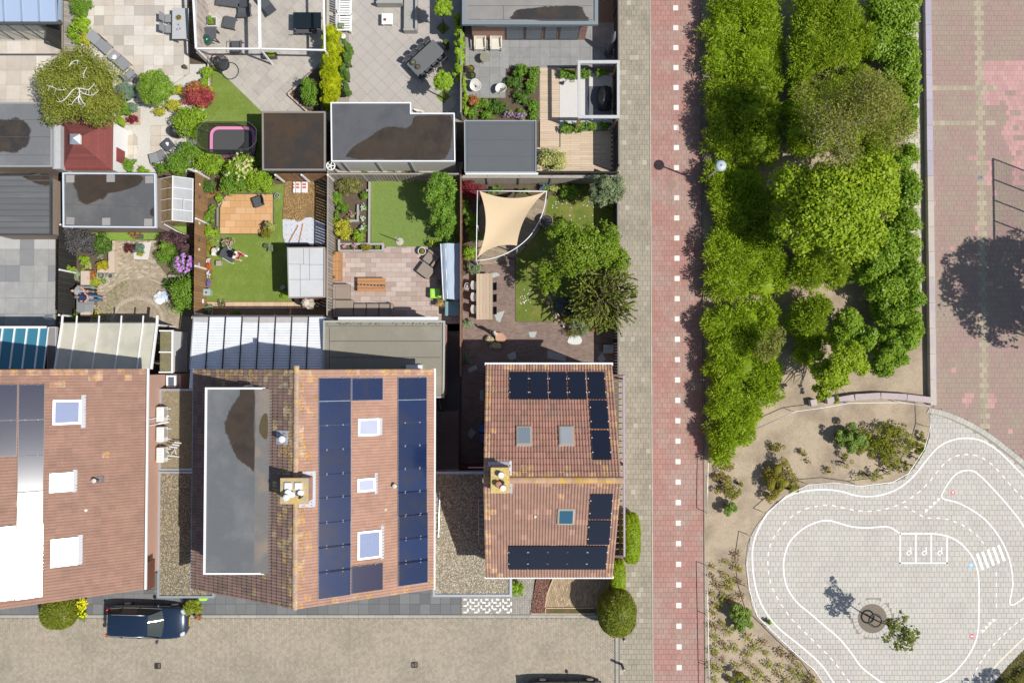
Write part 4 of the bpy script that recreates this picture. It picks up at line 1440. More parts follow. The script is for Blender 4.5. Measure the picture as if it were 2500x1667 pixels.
# ---------------------------------------------------------------- gravel-roofed garages between the houses
def kX(name,label,cat,poly,h,m_roof,m_trim,m_wall,trim=.10,lip=.05,over=.12,zbase=0.,group=None):
 """box building with a flat roof: wall, roof sheet, one trim piece per edge"""
 poly=ccw(poly)
 n=len(poly)
 cx=sum(p[0]for p in poly)/n
 cy=sum(p[1]for p in poly)/n
 t=k0(name,label,cat,(cx,cy,zbase),group=group,world=True)
 def off(e):
  out=[]
  for i in range(n):
   p0,p1,p2=Vector(poly[i-1]),Vector(poly[i]),Vector(poly[(i+1)%n])
   d1,d2=(p1-p0).normalized(),(p2-p1).normalized()
   n1,n2=Vector((-d1.y,d1.x)),Vector((-d2.y,d2.x))
   b=(n1+n2)
   b=b/max(.2,b.dot(n1))
   out.append(tuple(p1+b*e))
  return out
 obj('wall',MB().prism(off(over),zbase,h-.10),m_wall,t)
 obj('roof',MB().prism(off(trim*.6),h-.098,h-.02),m_roof,t)
 inn=off(trim)
 for i in range(n):
  j=(i+1)%n
  q=[poly[i],poly[j],inn[j],inn[i]]
  obj('roof_trim',MB().prism(q,h-.16,h+lip+.001*i),m_trim,t)
 return t
def kT(parent,f,pts,h,m,z=.006,ring=.07):
 """standing water with a ragged edge inside a paler silt ring"""
 rp=random.Random(len(pts)*7+int(pts[0][0]))
 base=kd(PP(f,pts,h),7,True)
 cx,cy=sum(p[0]for p in base)/len(base),sum(p[1]for p in base)/len(base)
 w,s_=[],[]
 for x,y in base:
  d=math.hypot(x-cx,y-cy)+1e-6
  j=rp.uniform(-.035,.035)
  w.append((x+(x-cx)/d*j,y+(y-cy)/d*j))
  s_.append((x+(x-cx)/d*(j+ring*rp.uniform(.3,1.3)),y+(y-cy)/d*(j+ring*rp.uniform(.3,1.3))))
 o=obj('puddle',MB().prism(w,h-.05,h-.02+z),m,parent)
 obj('silt_ring',MB().prism(s_,h-.05,h-.02+z*.5),mat('silt_ring',(.085,.08,.074),.8,.2,4),o)
 return o
def kt(parent,a,b,h,w=.03):
 a,b=Vector(a),Vector(b)
 d=(b-a).normalized()
 nn=Vector((-d.y,d.x))*w/2
 return obj('felt_seam',MB().prism([tuple(a-nn),tuple(b-nn),tuple(b+nn),tuple(a+nn)],h-.05,h-.012),M_seam,parent)
kT(dm,'K',[(435,592),(530,592),(533,900),(533,1205),(500,1190),(415,1130),(375,1060),(345,980),(310,890),(330,810),(370,720),(420,650)],DZ-.006,jC)
M_seam=mat('felt_seam',(.085,.087,.09),.85,.1,3)
lxw=lx1-.33
g1=kX('garage','left garage with gravel roof between left and middle house','garage',[(lxw,P('J',1100,868,GZ)[1]),(mx0+.24,P('J',1100,868,GZ)[1]),(mx0+.24,P('I',1200,1222,GZ)[1]),(lxw,P('I',1200,1222,GZ)[1])],GZ,M_gravel,kB,kF,trim=.12,lip=.06,over=.06)
g2=kX('storage_extension','gravel roofed extension with three air conditioners on it','garage',[(lxw,P('I',1200,1217,GZ)[1]),(mx0+.24,P('I',1200,1217,GZ)[1]),(mx0+.24,P('I',1200,592,GZ)[1]),(lxw,P('I',1200,592,GZ)[1])],GZ,mat('roof_gravel_fine',(.26,.21,.13),.95,.35,18,speck=(.14,.11,.07),speck_scale=30,speck_amt=.12,bump=.8,bscale=24),kB,kF,trim=.12,lip=.05,over=.06)
gx1=rx0+.15
yg0=P('N',300,915,GZ)[1]
g3=kX('garage','right garage with pale gravel roof between middle and corner house','garage',[(mx1-.24,yg0),(P('N',650,915,GZ)[0],yg0),(P('N',650,915,GZ)[0],ry0+.16),(gx1,ry0+.161),(gx1,P('M',200,1098,GZ)[1]),(mx1-.24,P('M',200,1098,GZ)[1])],GZ,mat('roof_gravel_pale',(.25,.215,.155),.95,.45,15,col2=(.32,.29,.23),scale2=20,speck=(.13,.11,.08),speck_scale=19,speck_amt=.14,bump=1.,bscale=16),kB,kF,trim=.14,lip=.06,over=.06)
M_peb1=mat('gravel_stone_brown',(.33,.28,.185),.9,.2,12,piece=.6,hue=.03)
M_peb2=mat('gravel_stone_pale',(.46,.41,.31),.9,.2,12,piece=.55,hue=.03)
ya_,yb0=P('J',1100,868,GZ)[1]+.15,P('I',1200,1222,GZ)[1]-.1
jB('gravel_stone',g1,[(lxw+.1,ya_),(mx0+.1,ya_),(mx0+.1,yb0),(lxw+.1,yb0)],5200,GZ-.02,M_peb1,.022,.042,21)
yc0=P('I',1200,592,GZ)[1]-.12
jB('gravel_stone',g2,[(lxw+.1,yb0+.3),(mx0+.1,yb0+.3),(mx0+.1,yc0),(lxw+.1,yc0)],2600,GZ-.02,M_peb1,.015,.026,22)
jB('gravel_stone',g3,[(mx1-.1,yg0+.16),(P('N',650,915,GZ)[0]-.15,yg0+.16),(P('N',650,915,GZ)[0]-.15,ry0+.1),(gx1-.1,ry0+.1),(gx1-.1,P('M',200,1098,GZ)[1]-.15),(mx1-.1,P('M',200,1098,GZ)[1]-.15)],6500,GZ-.02,M_peb2,.022,.042,23)
for g,x0,x1 in((g1,lxw+.4,mx0-.2),(g3,mx1+.3,mx1+2.9)):
 yy=P('J',1100,868,GZ)[1]if g is g1 else yg0
 dr=obj('garage_door',MB().box((x0+x1)/2,yy+.05,1.05,x1-x0,.06,2.1),mat('garage_door',(.30,.32,.33),.5,.05,4),g)
 obj('handle',MB().box((x0+x1)/2,yy-0.,1.,.16,.05,.04),ku,dr)
def aircon(xy,z,label):
 t=k0('air_conditioner',label,'air conditioner',(*xy,z),group='white air conditioners')
 m=mat('ac_white',(.78,.77,.74),.5,.03,5)
 obj('casing',MB().rbox(0,0,.40,.40,.82,.60,.05),m,t)
 obj('fan_grille',MB().box(.205,.08,.40,.02,.5,.46),kh,t)
 for k in range(5):
  link('louvre',MB().box(0,0,0,.30,.018,.02).mesh('louvre',kh),t,(0,-.30+k*.15,.705))
 for k in(-1,1):
  link('foot',MB().box(.06,k*.28,.05,.60,.05,.10).mesh('foot',kh),t)
 return t
for(y,lab)in((365,'white air conditioner, uppermost of three on the gravel roof'),(715,'white air conditioner, middle one of three on the gravel roof'),(1070,'white air conditioner, lowest of three beside the folded rack')):
 aircon(P('AC',222,y,GZ+.6),GZ-.02,lab)
t=k0('folding_rack','folded white metal clothes rack standing on the gravel roof','rack',P3('AC',430,1010,GZ),world=True)
pA=[P('AC',x,y,GZ+.5)for x,y in((470,850),(590,865),(385,925),(520,945),(430,885),(555,905))]
for i in(0,2,4):
 obj('bar',MB().tube([(*pA[i],GZ+.5),(*pA[i+1],GZ+.5)],.035,6),k1,t)
q=[P('AC',x,y,GZ+.3)for x,y in((350,980),(345,1050),(430,1060),(440,990),(490,960),(475,1070),(370,1075),(530,1110))]
for i,j in((0,1),(2,3),(4,5),(6,7)):
 obj('leg',MB().tube([(*q[i],GZ+.45),(*q[j],GZ+.1)],.022,6),k1,t)
# ---------------------------------------------------------------- flat extension behind the middle house
EZ=3.2
ext=kX('house_extension','flat greenish grey roofed extension behind the middle house','extension',PP('K',[(1064,70),(1996,72),(1990,662),(1905,662),(1905,460),(1060,460)],EZ),EZ,mat('mossy_felt',(.235,.22,.17),.9,.09,1.2,col2=(.285,.26,.205),scale2=.5,speck=(.11,.10,.06),speck_scale=16,speck_amt=-.01,bump=.15),mat('trim_greygreen',(.36,.37,.33),.6,.08,4),mat('extension_brick',(.42,.22,.20),.9,.12,8,bump=.3),trim=.10,lip=.05,over=.10)
for y in(228,352):
 kt(ext,P('K',1110,y,EZ),P('K',1960,y,EZ),EZ,.035)
kt(ext,P('K',1110,120,EZ),P('K',1110,440,EZ),EZ,.03)
for x in(1350,1490,1620,1745):
 kt(ext,P('K',x,80,EZ),P('K',x,112,EZ),EZ,.02)
kt(ext,P('K',1075,112,EZ),P('K',1960,112,EZ),EZ,.02)
mbm=MB()
for k in range(60):
 u=random.random()
 x=1080+880*u if random.random()<.5 else random.choice((1150,1250,1900))+random.gauss(0,60)
 p=P('K',min(1960,max(1072,x)),86+random.random()*14,EZ)
 mbm.ell((p[0],p[1],EZ),(random.uniform(.02,.06),random.uniform(.015,.04),.02),6,4,.2)
obj('moss',mbm,mat('moss_gold',(.16,.12,.03),.95,.3,10),ext,stuff=True)
o=obj('awning_box',MB().box(*[(a+b)/2 for a,b in zip(P('K',1180,58,EZ-.2),P('K',1945,58,EZ-.2))],EZ-.22,abs(P('K',1945,58,EZ-.2)[0]-P('K',1180,58,EZ-.2)[0]),.20,.2),k1,ext)
bxp=P('K',1760,425,EZ+.2)
obj('vent_box',MB().box(bxp[0],bxp[1],EZ+.12,.9,.22,.26),mat('vent_white',(.66,.67,.67)),ext)
# ---------------------------------------------------------------- white corrugated awning (left of the extension)
AZ0,AZ1=2.7,3.15
aw=k0('corrugated_awning','white corrugated veranda roof with dark bars behind the middle house','awning',P3('K',560,240),world=True)
xs=[60,180,307,436,565,692,818,945,1068]
ysT,ysB=P('K',500,42,AZ0)[1],P('K',500,590,AZ1)[1]
M_corr=mat('white_corrugated',(.74,.76,.79),.45,.05,3,col2=(.66,.67,.68),scale2=1.5)
M_corr2=mat('corrugated_dirty_edge',(.45,.42,.40),.5,.15,5)
jv=P('K',500,445,AZ1)[1]
for i in range(8):
 xa,xb=P('K',xs[i],240,2.9)[0]+.02,P('K',xs[i+1],240,2.9)[0]-.02
 yb_=ysB if i==0 else jv
 nn=40 if i else 56
 mb=MB()
 mb.v=[]
 for k in range(nn+1):
  tt=k/nn
  y=ysT+(yb_-ysT)*tt
  z=AZ0+(AZ1-AZ0)*(ysT-y)/(ysT-jv)+.018*(1 if k%2 else-1)
  xe=xb if not(i==0 and y<jv)else min(xb,mx0-.06)
  mb.v+=[(xa,y,z),(xe,y,z)]
 mb.idx([(2*k+2,2*k+3,2*k+1,2*k)for k in range(nn)])
 obj('corrugated_sheet',mb,M_corr,aw)
 mb=MB()
 mb.face([(xa,ysT-.30+random.uniform(-.05,.05),AZ0+.07),(xb,ysT-.30,AZ0+.07),(xb,ysT-.02,AZ0+.035),(xa,ysT-.02,AZ0+.035)])
 obj('dirty_edge',mb,M_corr2,aw)if i in(0,3,4,5,6)else None
for i in range(9):
 xx=P('K',xs[i],240,2.9)[0]
 a,b=Vector((xx,ysT,AZ0+.05)),Vector((xx,jv,AZ1+.05))
 obj('bar',MB().tube([tuple(a),tuple(b)],.035,4),k5 if 0<i<8 else kB,aw)
obj('gutter',MB().box((P('K',60,40,AZ0)[0]+P('K',1068,40,AZ0)[0])/2,ysT+.05,AZ0,P('K',1068,40,AZ0)[0]-P('K',60,40,AZ0)[0],.08,.08),k8,aw)
for i in(0,4,8):
 link('post',MB().box(0,0,AZ0/2,.09,.09,AZ0-.05).mesh('post',k1),aw,(P('K',xs[i],40,AZ0)[0],ysT-.05,0))
# ---------------------------------------------------------------- conservatory of the left house
VZ0,VZ1=2.5,3.15
cv=k0('conservatory','cream panelled conservatory roof with white rafters behind the left house','conservatory',P3('I',800,250),world=True)
rx=[452,563,735,907,1075,1185]
yA,yB=P('I',800,90,VZ0)[1],P('I',800,442,VZ1)[1]
M_cream=mat('cream_panel',(.55,.52,.42),.5,.07,1.5,col2=(.46,.44,.36),scale2=.9,mix2=.5)
for i in range(5):
 xa,xb=P('I',rx[i],240,2.8)[0],P('I',rx[i+1],240,2.8)[0]
 yb2=yB if i<4 else P('I',800,470,VZ1)[1]
 mb=MB().face([(xa+.03,yB,VZ1),(xb-.03,yB,VZ1),(xb-.03,yA,VZ0),(xa+.03,yA,VZ0)])
 obj('roof_panel',mb,M_cream,cv)
for i in range(6):
 xx=P('I',rx[i],240,2.8)[0]
 w=.07 if 0<i<5 else(.13 if i==5 else .10)
 mb=MB().tube([(xx,yA+.42,VZ0-.02),(xx,yA,VZ0+.03),(xx,yB,VZ1+.03)],w*.62,4)
 obj('rafter',mb,k1,cv)
xr=P('I',1185,240,2.8)[0]
obj('ridge_plate',MB().box((P('I',452,90,VZ0)[0]+xr)/2,yA+.02,VZ0-.06,xr-P('I',452,90,VZ0)[0],.07,.08),mat('dark_trim',(.10,.09,.085),.7),cv)
xa,xb=xr+.10,P('I',1322,240,2.1)[0]
ya,yb2,yc=P('I',1260,150,2.1)[1],P('I',1260,312,2.1)[1],P('I',1260,465,2.1)[1]
for y0,y1 in((ya,yb2),(yb2,yc)):
 obj('glass_pane',MB().face([(xa,y1+.05,2.35),(xb-.06,y1+.05,2.1),(xb-.06,y0-.05,2.1),(xa,y0-.05,2.35)]),mat('olive_glass',(.16,.14,.07),.08,.5,3,spec=.6),cv)
for y in(ya,yb2,yc):
 obj('glazing_bar',MB().tube([(xa-.05,y,2.38),(xb,y,2.12)],.045,4),k1,cv)
obj('glazing_bar',MB().box(xb,(ya+yc)/2,2.1,.10,ya-yc+.1,.10),k1,cv)
obj('side_wall',MB().box((P('I',452,90,VZ0)[0]+xr)/2,yA-.1,1.05,xr-P('I',452,90,VZ0)[0]-.1,.1,2.1),mat('pvc_panel',(.70,.70,.68),.4,.03,4),cv)
obj('side_wall',MB().box(xb-.05,(ya+yc)/2,1.,.06,ya-yc,2.),kb['pvc_panel'],cv)
bz0,bz1=2.65,3.05
bl=k0('glass_lean_to','blue glass lean to roof with white bars at the left edge','lean-to',P3('I',170,250),world=True)
bxs=[-90,5,98,192,287,356]
yA2,yB2=P('I',200,122,bz0)[1],P('I',200,440,bz1)[1]
for i in range(5):
 xa,xb=P('I',bxs[i]-8*0,240,2.85)[0],P('I',bxs[i+1],240,2.85)[0]
 obj('glass_pane',MB().face([(xa,yB2,bz1),(xb,yB2,bz1),(xb,yA2,bz0),(xa,yA2,bz0)]),mat('teal_glass',(.05,.20,.28),.10,.05,1,spec=.7),bl)
for i in range(1,6):
 xx=P('I',bxs[i],240,2.85)[0]
 obj('glazing_bar',MB().tube([(xx,yA2,bz0+.03),(xx,yB2,bz1+.03)],.05 if i<5 else .035,4),k1,bl)
obj('front_beam',MB().box((P('I',-90,122,bz0)[0]+P('I',356,122,bz0)[0])/2,yA2,bz0,P('I',356,122,bz0)[0]-P('I',-90,122,bz0)[0],.12,.12),k1,bl)
obj('front_wall',MB().box((P('I',-90,122,bz0)[0]+P('I',356,122,bz0)[0])/2,yA2-.06,1.15,P('I',350,122,bz0)[0]-P('I',-90,122,bz0)[0],.08,2.2),kb['pvc_panel'],bl)
pw=kX('party_wall','brown and grey capped party wall beside the blue glass lean to','wall',kl('I',360,118,430,440,2.5),2.5,mat('wall_cap',(.24,.225,.215),.8,.1,4),kN,kF,trim=.05,lip=.01,over=.03)
hs=k0('roof_hatch','small white framed side window beside the conservatory','window',P3('I',1310,535,2.2),world=True)
q=kl('I',1272,490,1345,582,2.3)
obj('frame',MB().prism(q,2.05,2.3),k1,hs)
q=kl('I',1288,502,1332,572,2.3)
obj('pane',MB().prism(q,2.2,2.306),h2,hs)
obj('wall',MB().prism(kl('I',1130,480,1385,590,2.05),0,2.05),hc,hs)
pc=k0('polycarbonate_lean_to','dark ribbed clear plastic lean to in passage beside the corner house','lean-to',P3('M',150,850),world=True)
PZ=2.45
q=kl('M',66,638,252,1080,PZ)
xa,ya=q[0]
xb,yb2=q[2]
mb=MB()
nn=44
mb.v=[(xa+(xb-xa)*k/nn,y,PZ+.02*(k%2)+.25*(1-k/nn))for y in(ya,yb2)for k in range(nn+1)]
mb.idx([(k,k+1,nn+2+k,nn+1+k)for k in range(nn)])
obj('ribbed_sheet',mb,mat('smoky_plastic',(.10,.09,.09),.25,.2,3,alpha=.75),pc)
for y in(728,780,907,983,1062):
 a=P('M',66,y,PZ)
 obj('batten',MB().tube([(xa,a[1],PZ+.22),(xb,a[1],PZ-.03)],.025,4),mat('ochre_batten',(.36,.24,.07),.8,.2,5),pc)
obj('edge_beam',MB().box((xa+xb)/2,ya-.03,PZ+.05,xb-xa,.06,.16),kb['mauve_beam'],pc)
for y in(ya,yb2):
 link('post',MB().box(0,0,PZ/2-.05,.07,.07,PZ-.1).mesh('post',kb['maroon_beam']),pc,(xb-.05,y,0))
# ================================================================== hedges, trees and shrubs on the right
kD=k4('leaf_lime',(.25,.36,.015),(.41,.52,.03),.42)
kL=k4('leaf_midgreen_willow',(.22,.32,.015),(.37,.46,.03),.42)
jM=k4('leaf_hazel_green',(.16,.28,.018),(.30,.43,.035),.40,.42)
jA=k4('leaf_maple_green',(.23,.345,.014),(.39,.485,.024),.40,.5)
ha=k4('leaf_birch_olive',(.20,.225,.035),(.34,.335,.08),.42,.6)
ke=k4('leaf_olive_brown',(.21,.20,.02),(.34,.29,.035),.35,.6)
j9=k4('leaf_olive_green',(.195,.22,.018),(.31,.31,.03),.35,.6)
jX=k4('leaf_buddleja',(.17,.27,.04),(.31,.41,.09),.35,.6)
jZ=mat('birch_bark',(.66,.64,.58),.8,.12,5,speck=(.10,.09,.08),speck_scale=9,speck_amt=.05)
G_H='shrubs of the long hedge beside the bike path'
def k7(name,label,cat,f,items,mat_,dens,leaf,group=None,rel=.40,outward=.75,z0=-.02,core=.70,per_m2=.75,jitter=.5,stems=3,stuffname='foliage'):
 """one big shrub from several lobes; items: (x, y, rx, ry, top) read at half height; lobes reach the ground"""
 blobs=[]
 for x,y,rx,ry,top in items:
  top*=.74 if group==G_H else 1.
  k=FR[f][2]
  zc=top*.52
  sc=(kH-zc)/FPX/k
  c=P(f,x,y,zc)
  blobs.append((c[0],c[1],zc,rx*sc,ry*sc,top*.5))
 cx=sum(b[0]for b in blobs)/len(blobs)
 cy=sum(b[1]for b in blobs)/len(blobs)
 t=k0(name,label,cat,(cx,cy,0),group=group,world=True)
 mb=MB()
 for b in blobs:
  for s in range(stems):
   a=random.uniform(0,6.28)
   mb.tube([(b[0]+.1*cos(a),b[1]+.1*sin(a),-.05),(b[0]+b[3]*.4*cos(a),b[1]+b[4]*.4*sin(a),b[2]*1.1)],[.05,.02],5)
 obj('stem',mb,kE,t)
 ar=sum(4*PI*((b[3]*b[4])**.5*b[5])*.8 for b in blobs)
 jm('foliage',t,blobs,int(ar*dens),mat_,leaf,rel=rel,outward=outward,core=core,per_m2=per_m2,jitter=jitter)
 return t
W1,W2=(.24,.058),(.23,.058)
HD=270
k7('hedge_shrub','lime spiky hedge shrub at the top edge beside the bike path','shrub','O',[(520,20,195,130,2.4),(420,150,110,110,2.1),(610,160,120,110,2.3)],kD,HD,W1,G_H)
k7('hedge_shrub','yellow green hedge shrub opposite the fifth lane marking from the top','shrub','O',[(420,300,110,110,2.1),(560,290,160,120,2.3),(640,250,90,90,2.)],kD,HD,W1,G_H)
k7('hedge_shrub','dark shaded hedge shrub level with the branch shadows on the path','shrub','O',[(420,470,110,110,2.1),(590,430,125,120,2.3),(560,570,150,110,2.4),(415,590,105,90,2.1)],kL,HD,W1,G_H)
k7('hedge_shrub','hedge shrub just above the street lamp','shrub','O',[(415,710,105,100,2.1),(580,720,130,110,2.3),(640,650,80,90,2.),(640,790,70,60,1.9)],kL,HD,W1,G_H)
k7('hedge_shrub','lime hedge shrub that surrounds the street lamp pole','shrub','O',[(395,880,85,100,2.1),(510,920,110,110,2.2),(440,1030,115,100,2.2)],kD,HD,W1,G_H)
k7('hedge_shrub','deep shaded hedge shrub left of the bright maple tree','shrub','O',[(600,1050,120,120,2.3),(480,1150,120,90,2.2),(620,1180,90,90,2.2)],kL,HD,W1,G_H)
k7('hedge_shrub','broad lime hedge shrub left of the dark strip of soil','shrub','O',[(430,1270,120,120,2.3),(560,1290,130,120,2.4),(660,1300,95,120,2.2),(440,1420,130,110,2.3),(620,1420,130,100,2.3)],kD,HD,W1,G_H)
k7('hedge_shrub','lime hedge shrub beside the bare patch below the tall trees','shrub','R',[(200,-230,100,90,2.3),(320,-240,110,90,2.3),(420,-260,80,90,2.1),(240,-120,120,90,2.3),(400,-130,90,90,2.2)],kD,HD,W1,G_H)
k7('hedge_shrub','green hedge shrub with a yellowing edge near the small leaning tree','shrub','R',[(210,10,100,100,2.3),(330,0,90,90,2.3),(430,30,85,95,2.2),(450,-60,60,60,2.)],kD,HD,W1,G_H)
k7('hedge_shrub','lowest lime hedge shrub ending in a point above the straight rail','shrub','R',[(220,170,108,110,2.3),(330,180,90,90,2.2),(420,110,85,75,2.1),(220,330,100,105,2.2),(290,310,80,90,2.),(190,420,70,60,1.7),(330,260,60,60,1.8)],kD,HD,W1,G_H)
G_I='inner hedge shrubs'
k7('hedge_shrub','large lime hedge shrub at the top between two dark gaps','shrub','O',[(920,10,170,120,2.8),(860,150,110,110,2.6),(1000,150,110,110,2.8)],kL,HD,W2,G_I)
k7('hedge_shrub','dull green hedge shrub just above the birch crown','shrub','O',[(840,280,100,100,2.6),(960,280,120,100,2.8),(1080,220,80,90,2.7),(800,380,70,80,2.2)],kL,HD,W2,G_I)
k7('hedge_shrub','hedge shrub partly hidden under the left side of birch crown','shrub','O',[(800,560,70,90,2.4),(790,680,70,90,2.3),(800,470,60,60,2.2)],kD,HD,W2,G_I)
k7('hedge_shrub','rounded lime hedge shrub above the bare soil patch','shrub','O',[(850,1360,95,90,2.6),(960,1370,75,80,2.5),(850,1270,90,80,2.6)],kL,HD,W2,G_I)
k7('hedge_shrub','upright domed lime hedge shrub below the bare soil patch','shrub','Y',[(490,470,190,130,2.6),(440,640,180,130,2.6),(500,800,130,130,2.5),(420,900,120,110,2.4)],kL,HD,W2,G_I)
k7('hedge_shrub','dull olive shrub right under the middle of the birch crown','shrub','O',[(930,480,100,90,2.4),(1040,560,110,100,2.4),(920,620,100,90,2.4),(1060,420,100,80,2.6),(880,720,100,80,2.3)],kL,HD,W2,G_I)
k7('hedge_shrub','olive shrub under the right of the birch crown','shrub','O',[(1180,500,110,100,2.5),(1190,640,100,100,2.4),(1080,680,100,80,2.3),(1180,750,90,70,2.2),(1260,560,70,90,2.2)],kL,HD,W2,G_I)
G_R='leafy bushes along the low yard wall'
LG=(.17,.11)
GD=230
for lab,its in(('leafy green bush at the top right beside the narrow tile path',[(1240,60,110,110,2.6),(1340,30,60,90,2.2),(1320,130,75,80,2.4)]),('leafy bush right above the sunlit tiles near the yard wall',[(1190,190,80,80,2.4),(1180,270,70,60,2.2)]),('leafy bush touching the yard wall beside the birch top',[(1300,280,85,90,2.4),(1345,380,50,80,2.1),(1280,380,60,60,2.2),(1350,480,45,70,2.)]),('leafy bush under the right side of the birch crown',[(1340,600,50,80,2.),(1340,790,55,60,2.1),(1290,820,60,60,2.2)]),('leafy bush right of the bright maple tree',[(1300,960,85,90,2.5),(1350,1000,45,60,2.1),(1260,1050,60,60,2.3)]),('deep green bush below the maple beside the yard wall',[(1310,1130,80,80,2.5),(1330,1250,65,80,2.3),(1240,1210,80,70,2.4)]),('glossy green bush above the bare patch near the yard wall',[(1200,1310,100,80,2.5),(1330,1370,70,90,2.4),(1120,1390,70,60,2.2)]),('glossy green bush right of the bare soil patch',[(1230,1470,90,80,2.5),(1340,1500,70,90,2.3)])):
 k7('leafy_bush',lab,'bush','O',its,jM,GD,LG,G_R,rel=.40,outward=.35,core=.66,per_m2=.9)
for lab,its in(('leafy bush level with the domed lime shrub beside the wall',[(1330,560,170,110,2.4),(1200,480,90,80,2.1),(1460,600,100,110,2.2)]),('leafy bush at the lower end of the tile path',[(1400,760,170,120,2.3),(1250,760,110,100,2.3),(1490,720,90,90,2.1)]),('lowest leafy bush above the pale sand near the yard wall',[(1260,940,150,110,2.3),(1200,1060,100,90,2.),(1340,980,90,80,2.)]),('leafy bush between domed lime shrub and wall bushes',[(830,620,130,130,2.5),(1000,760,120,110,2.5),(760,760,90,100,2.3)])):
 k7('leafy_bush',lab,'bush','Y',its,jM,GD,LG,G_R,rel=.40,outward=.35,core=.66,per_m2=.9)
def kq(name,label,base,h,blobs,mat_,n,leaf,bark=None,trunk_r=.12,rel=.33,per_m2=1.5,core=None,limbs=9,outward=.35,group=None,cat='tree',fork=.45,jitter=.6):
 t=k0(name,label,cat,(*base,0),group=group,world=True)
 mb=MB()
 fk=(base[0]+(blobs[0][0]-base[0])*fork,base[1]+(blobs[0][1]-base[1])*fork,h*fork)
 mb.tube(kd([(*base,-.05),(base[0]*.6+fk[0]*.4,base[1]*.6+fk[1]*.4,h*fork*.5),fk],3),[trunk_r*(1-.06*i)for i in range(7)],8)
 tops=[]
 for b in blobs:
  for k in range(max(2,limbs//len(blobs))):
   d=kc(1)[0]
   tops.append((b[0]+d[0]*b[3]*.75,b[1]+d[1]*b[4]*.75,b[2]+abs(d[2])*b[5]*.8))
 for q in tops:
  mid=tuple(fk[i]+(q[i]-fk[i])*.55+random.uniform(-.15,.15)for i in range(3))
  mb.tube(kd([fk,mid,q],4),[trunk_r*.55*(1-.1*i)for i in range(9)],6)
  for s in range(3):
   d=kc(1)[0]*.5
   mb.tube([mid,(mid[0]+(q[0]-mid[0])*.6+d[0],mid[1]+(q[1]-mid[1])*.6+d[1],mid[2]+(q[2]-mid[2])*.6+abs(d[2]))],[trunk_r*.22,.008],5)
 obj('trunk',mb,bark or kE,t,smooth=True)
 jm('crown',t,blobs,n,mat_,leaf,rel=rel,per_m2=per_m2,outward=outward,core=core,jitter=jitter)
 return t
def at(f,x,y,h,rx,ry,rz):
 k=FR[f][2]
 c=P(f,x,y,h)
 sc=(kH-h)/FPX/k
 return(c[0],c[1],h,rx*sc,ry*sc,rz)
kq('birch_tree','tall birch with thin olive crown and pale branches inside the hedge',P('O',830,800),8.5,[at('O',1130,520,7.2,170,150,1.6),at('O',960,620,6.6,150,140,1.5),at('O',1240,640,6.2,130,130,1.3),at('O',870,470,6.,120,80,1.1),at('O',1010,770,6.,110,90,1.2)],ha,12500,(.12,.075),jZ,.13,rel=.42,per_m2=.7,limbs=16,jitter=.9)
kq('maple_tree','bright yellow green broad leaf tree left of the yard wall bushes',P('O',900,1150),6.,[at('O',960,1030,4.6,215,200,1.7),at('O',1120,950,4.4,165,150,1.5),at('O',800,950,4.,135,120,1.3),at('O',810,1150,3.8,145,120,1.3),at('O',1060,1190,4.,155,130,1.4),at('O',1190,860,3.8,110,90,1.),at('O',700,1020,3.4,60,60,.7),at('O',1230,1050,3.8,70,80,.8)],jA,26000,(.19,.14),None,.14,rel=.30,per_m2=.9,limbs=14)
kq('small_tree','small leafy tree leaning over the concrete seat blocks',P('Y',700,1100),4.,[at('Y',820,950,3.2,200,150,1.1),at('Y',640,1130,3.,140,110,1.),at('Y',740,1190,2.6,150,90,.8),at('Y',620,1290,2.4,90,80,.7),at('Y',560,1010,2.6,110,90,.8),at('Y',960,1050,2.8,110,90,.8),at('Y',600,1370,2.,45,50,.4),at('Y',740,1370,1.8,30,50,.35)],jA,13000,(.16,.11),None,.09,rel=.36,per_m2=1.,limbs=16)
kq('small_tree','small brownish green tree poking over the hedge near its lower half',P('R',420,-90),3.4,[at('R',440,-120,2.9,60,70,.7),at('R',490,-160,2.8,55,45,.5),at('R',400,-60,2.6,50,40,.5)],ha,2200,(.10,.07),None,.05,rel=.45,limbs=9)
SH=Vector((j1.x,j1.y))/j1.z
def ju(f,x,y,h):
 p=P(f,x,y)
 return(p[0]+SH.x*h,p[1]+SH.y*h)
bl=[]
for x,y,r,h in((2400,650,62,7.5),(2350,700,50,7.),(2460,640,60,7.6),(2440,720,70,7.2),(2400,770,55,6.6),(2490,760,60,7.),(2450,810,40,6.2),(2330,640,28,7.2),(2320,745,26,6.8),(2490,600,40,7.5)):
 c=ju('Z',x,y,h)
 bl.append((c[0],c[1],h,r/41.25,r/41.25,r/41.25*.8))
kq('yard_tree','broad yard tree beyond the right edge casting the large round shadow',ju('Z',2520,800,.5),7,bl,jA,14000,(.20,.14),None,.2,rel=.3,limbs=14)
bl=[]
for x,y,r,h in((2395,1660,22,4.6),(2420,1650,20,4.8),(2360,1668,15,4.2),(2440,1675,22,4.4)):
 c=ju('Z',x,y,h)
 bl.append((c[0],c[1],h,r/41.25,r/41.25,r/41.25*.8))
kq('yard_tree','young yard tree below the lower right corner casting a small leafy shadow',ju('Z',2450,1720,.5),4.4,bl,jA,900,(.16,.11),None,.07,rel=.4,limbs=8)
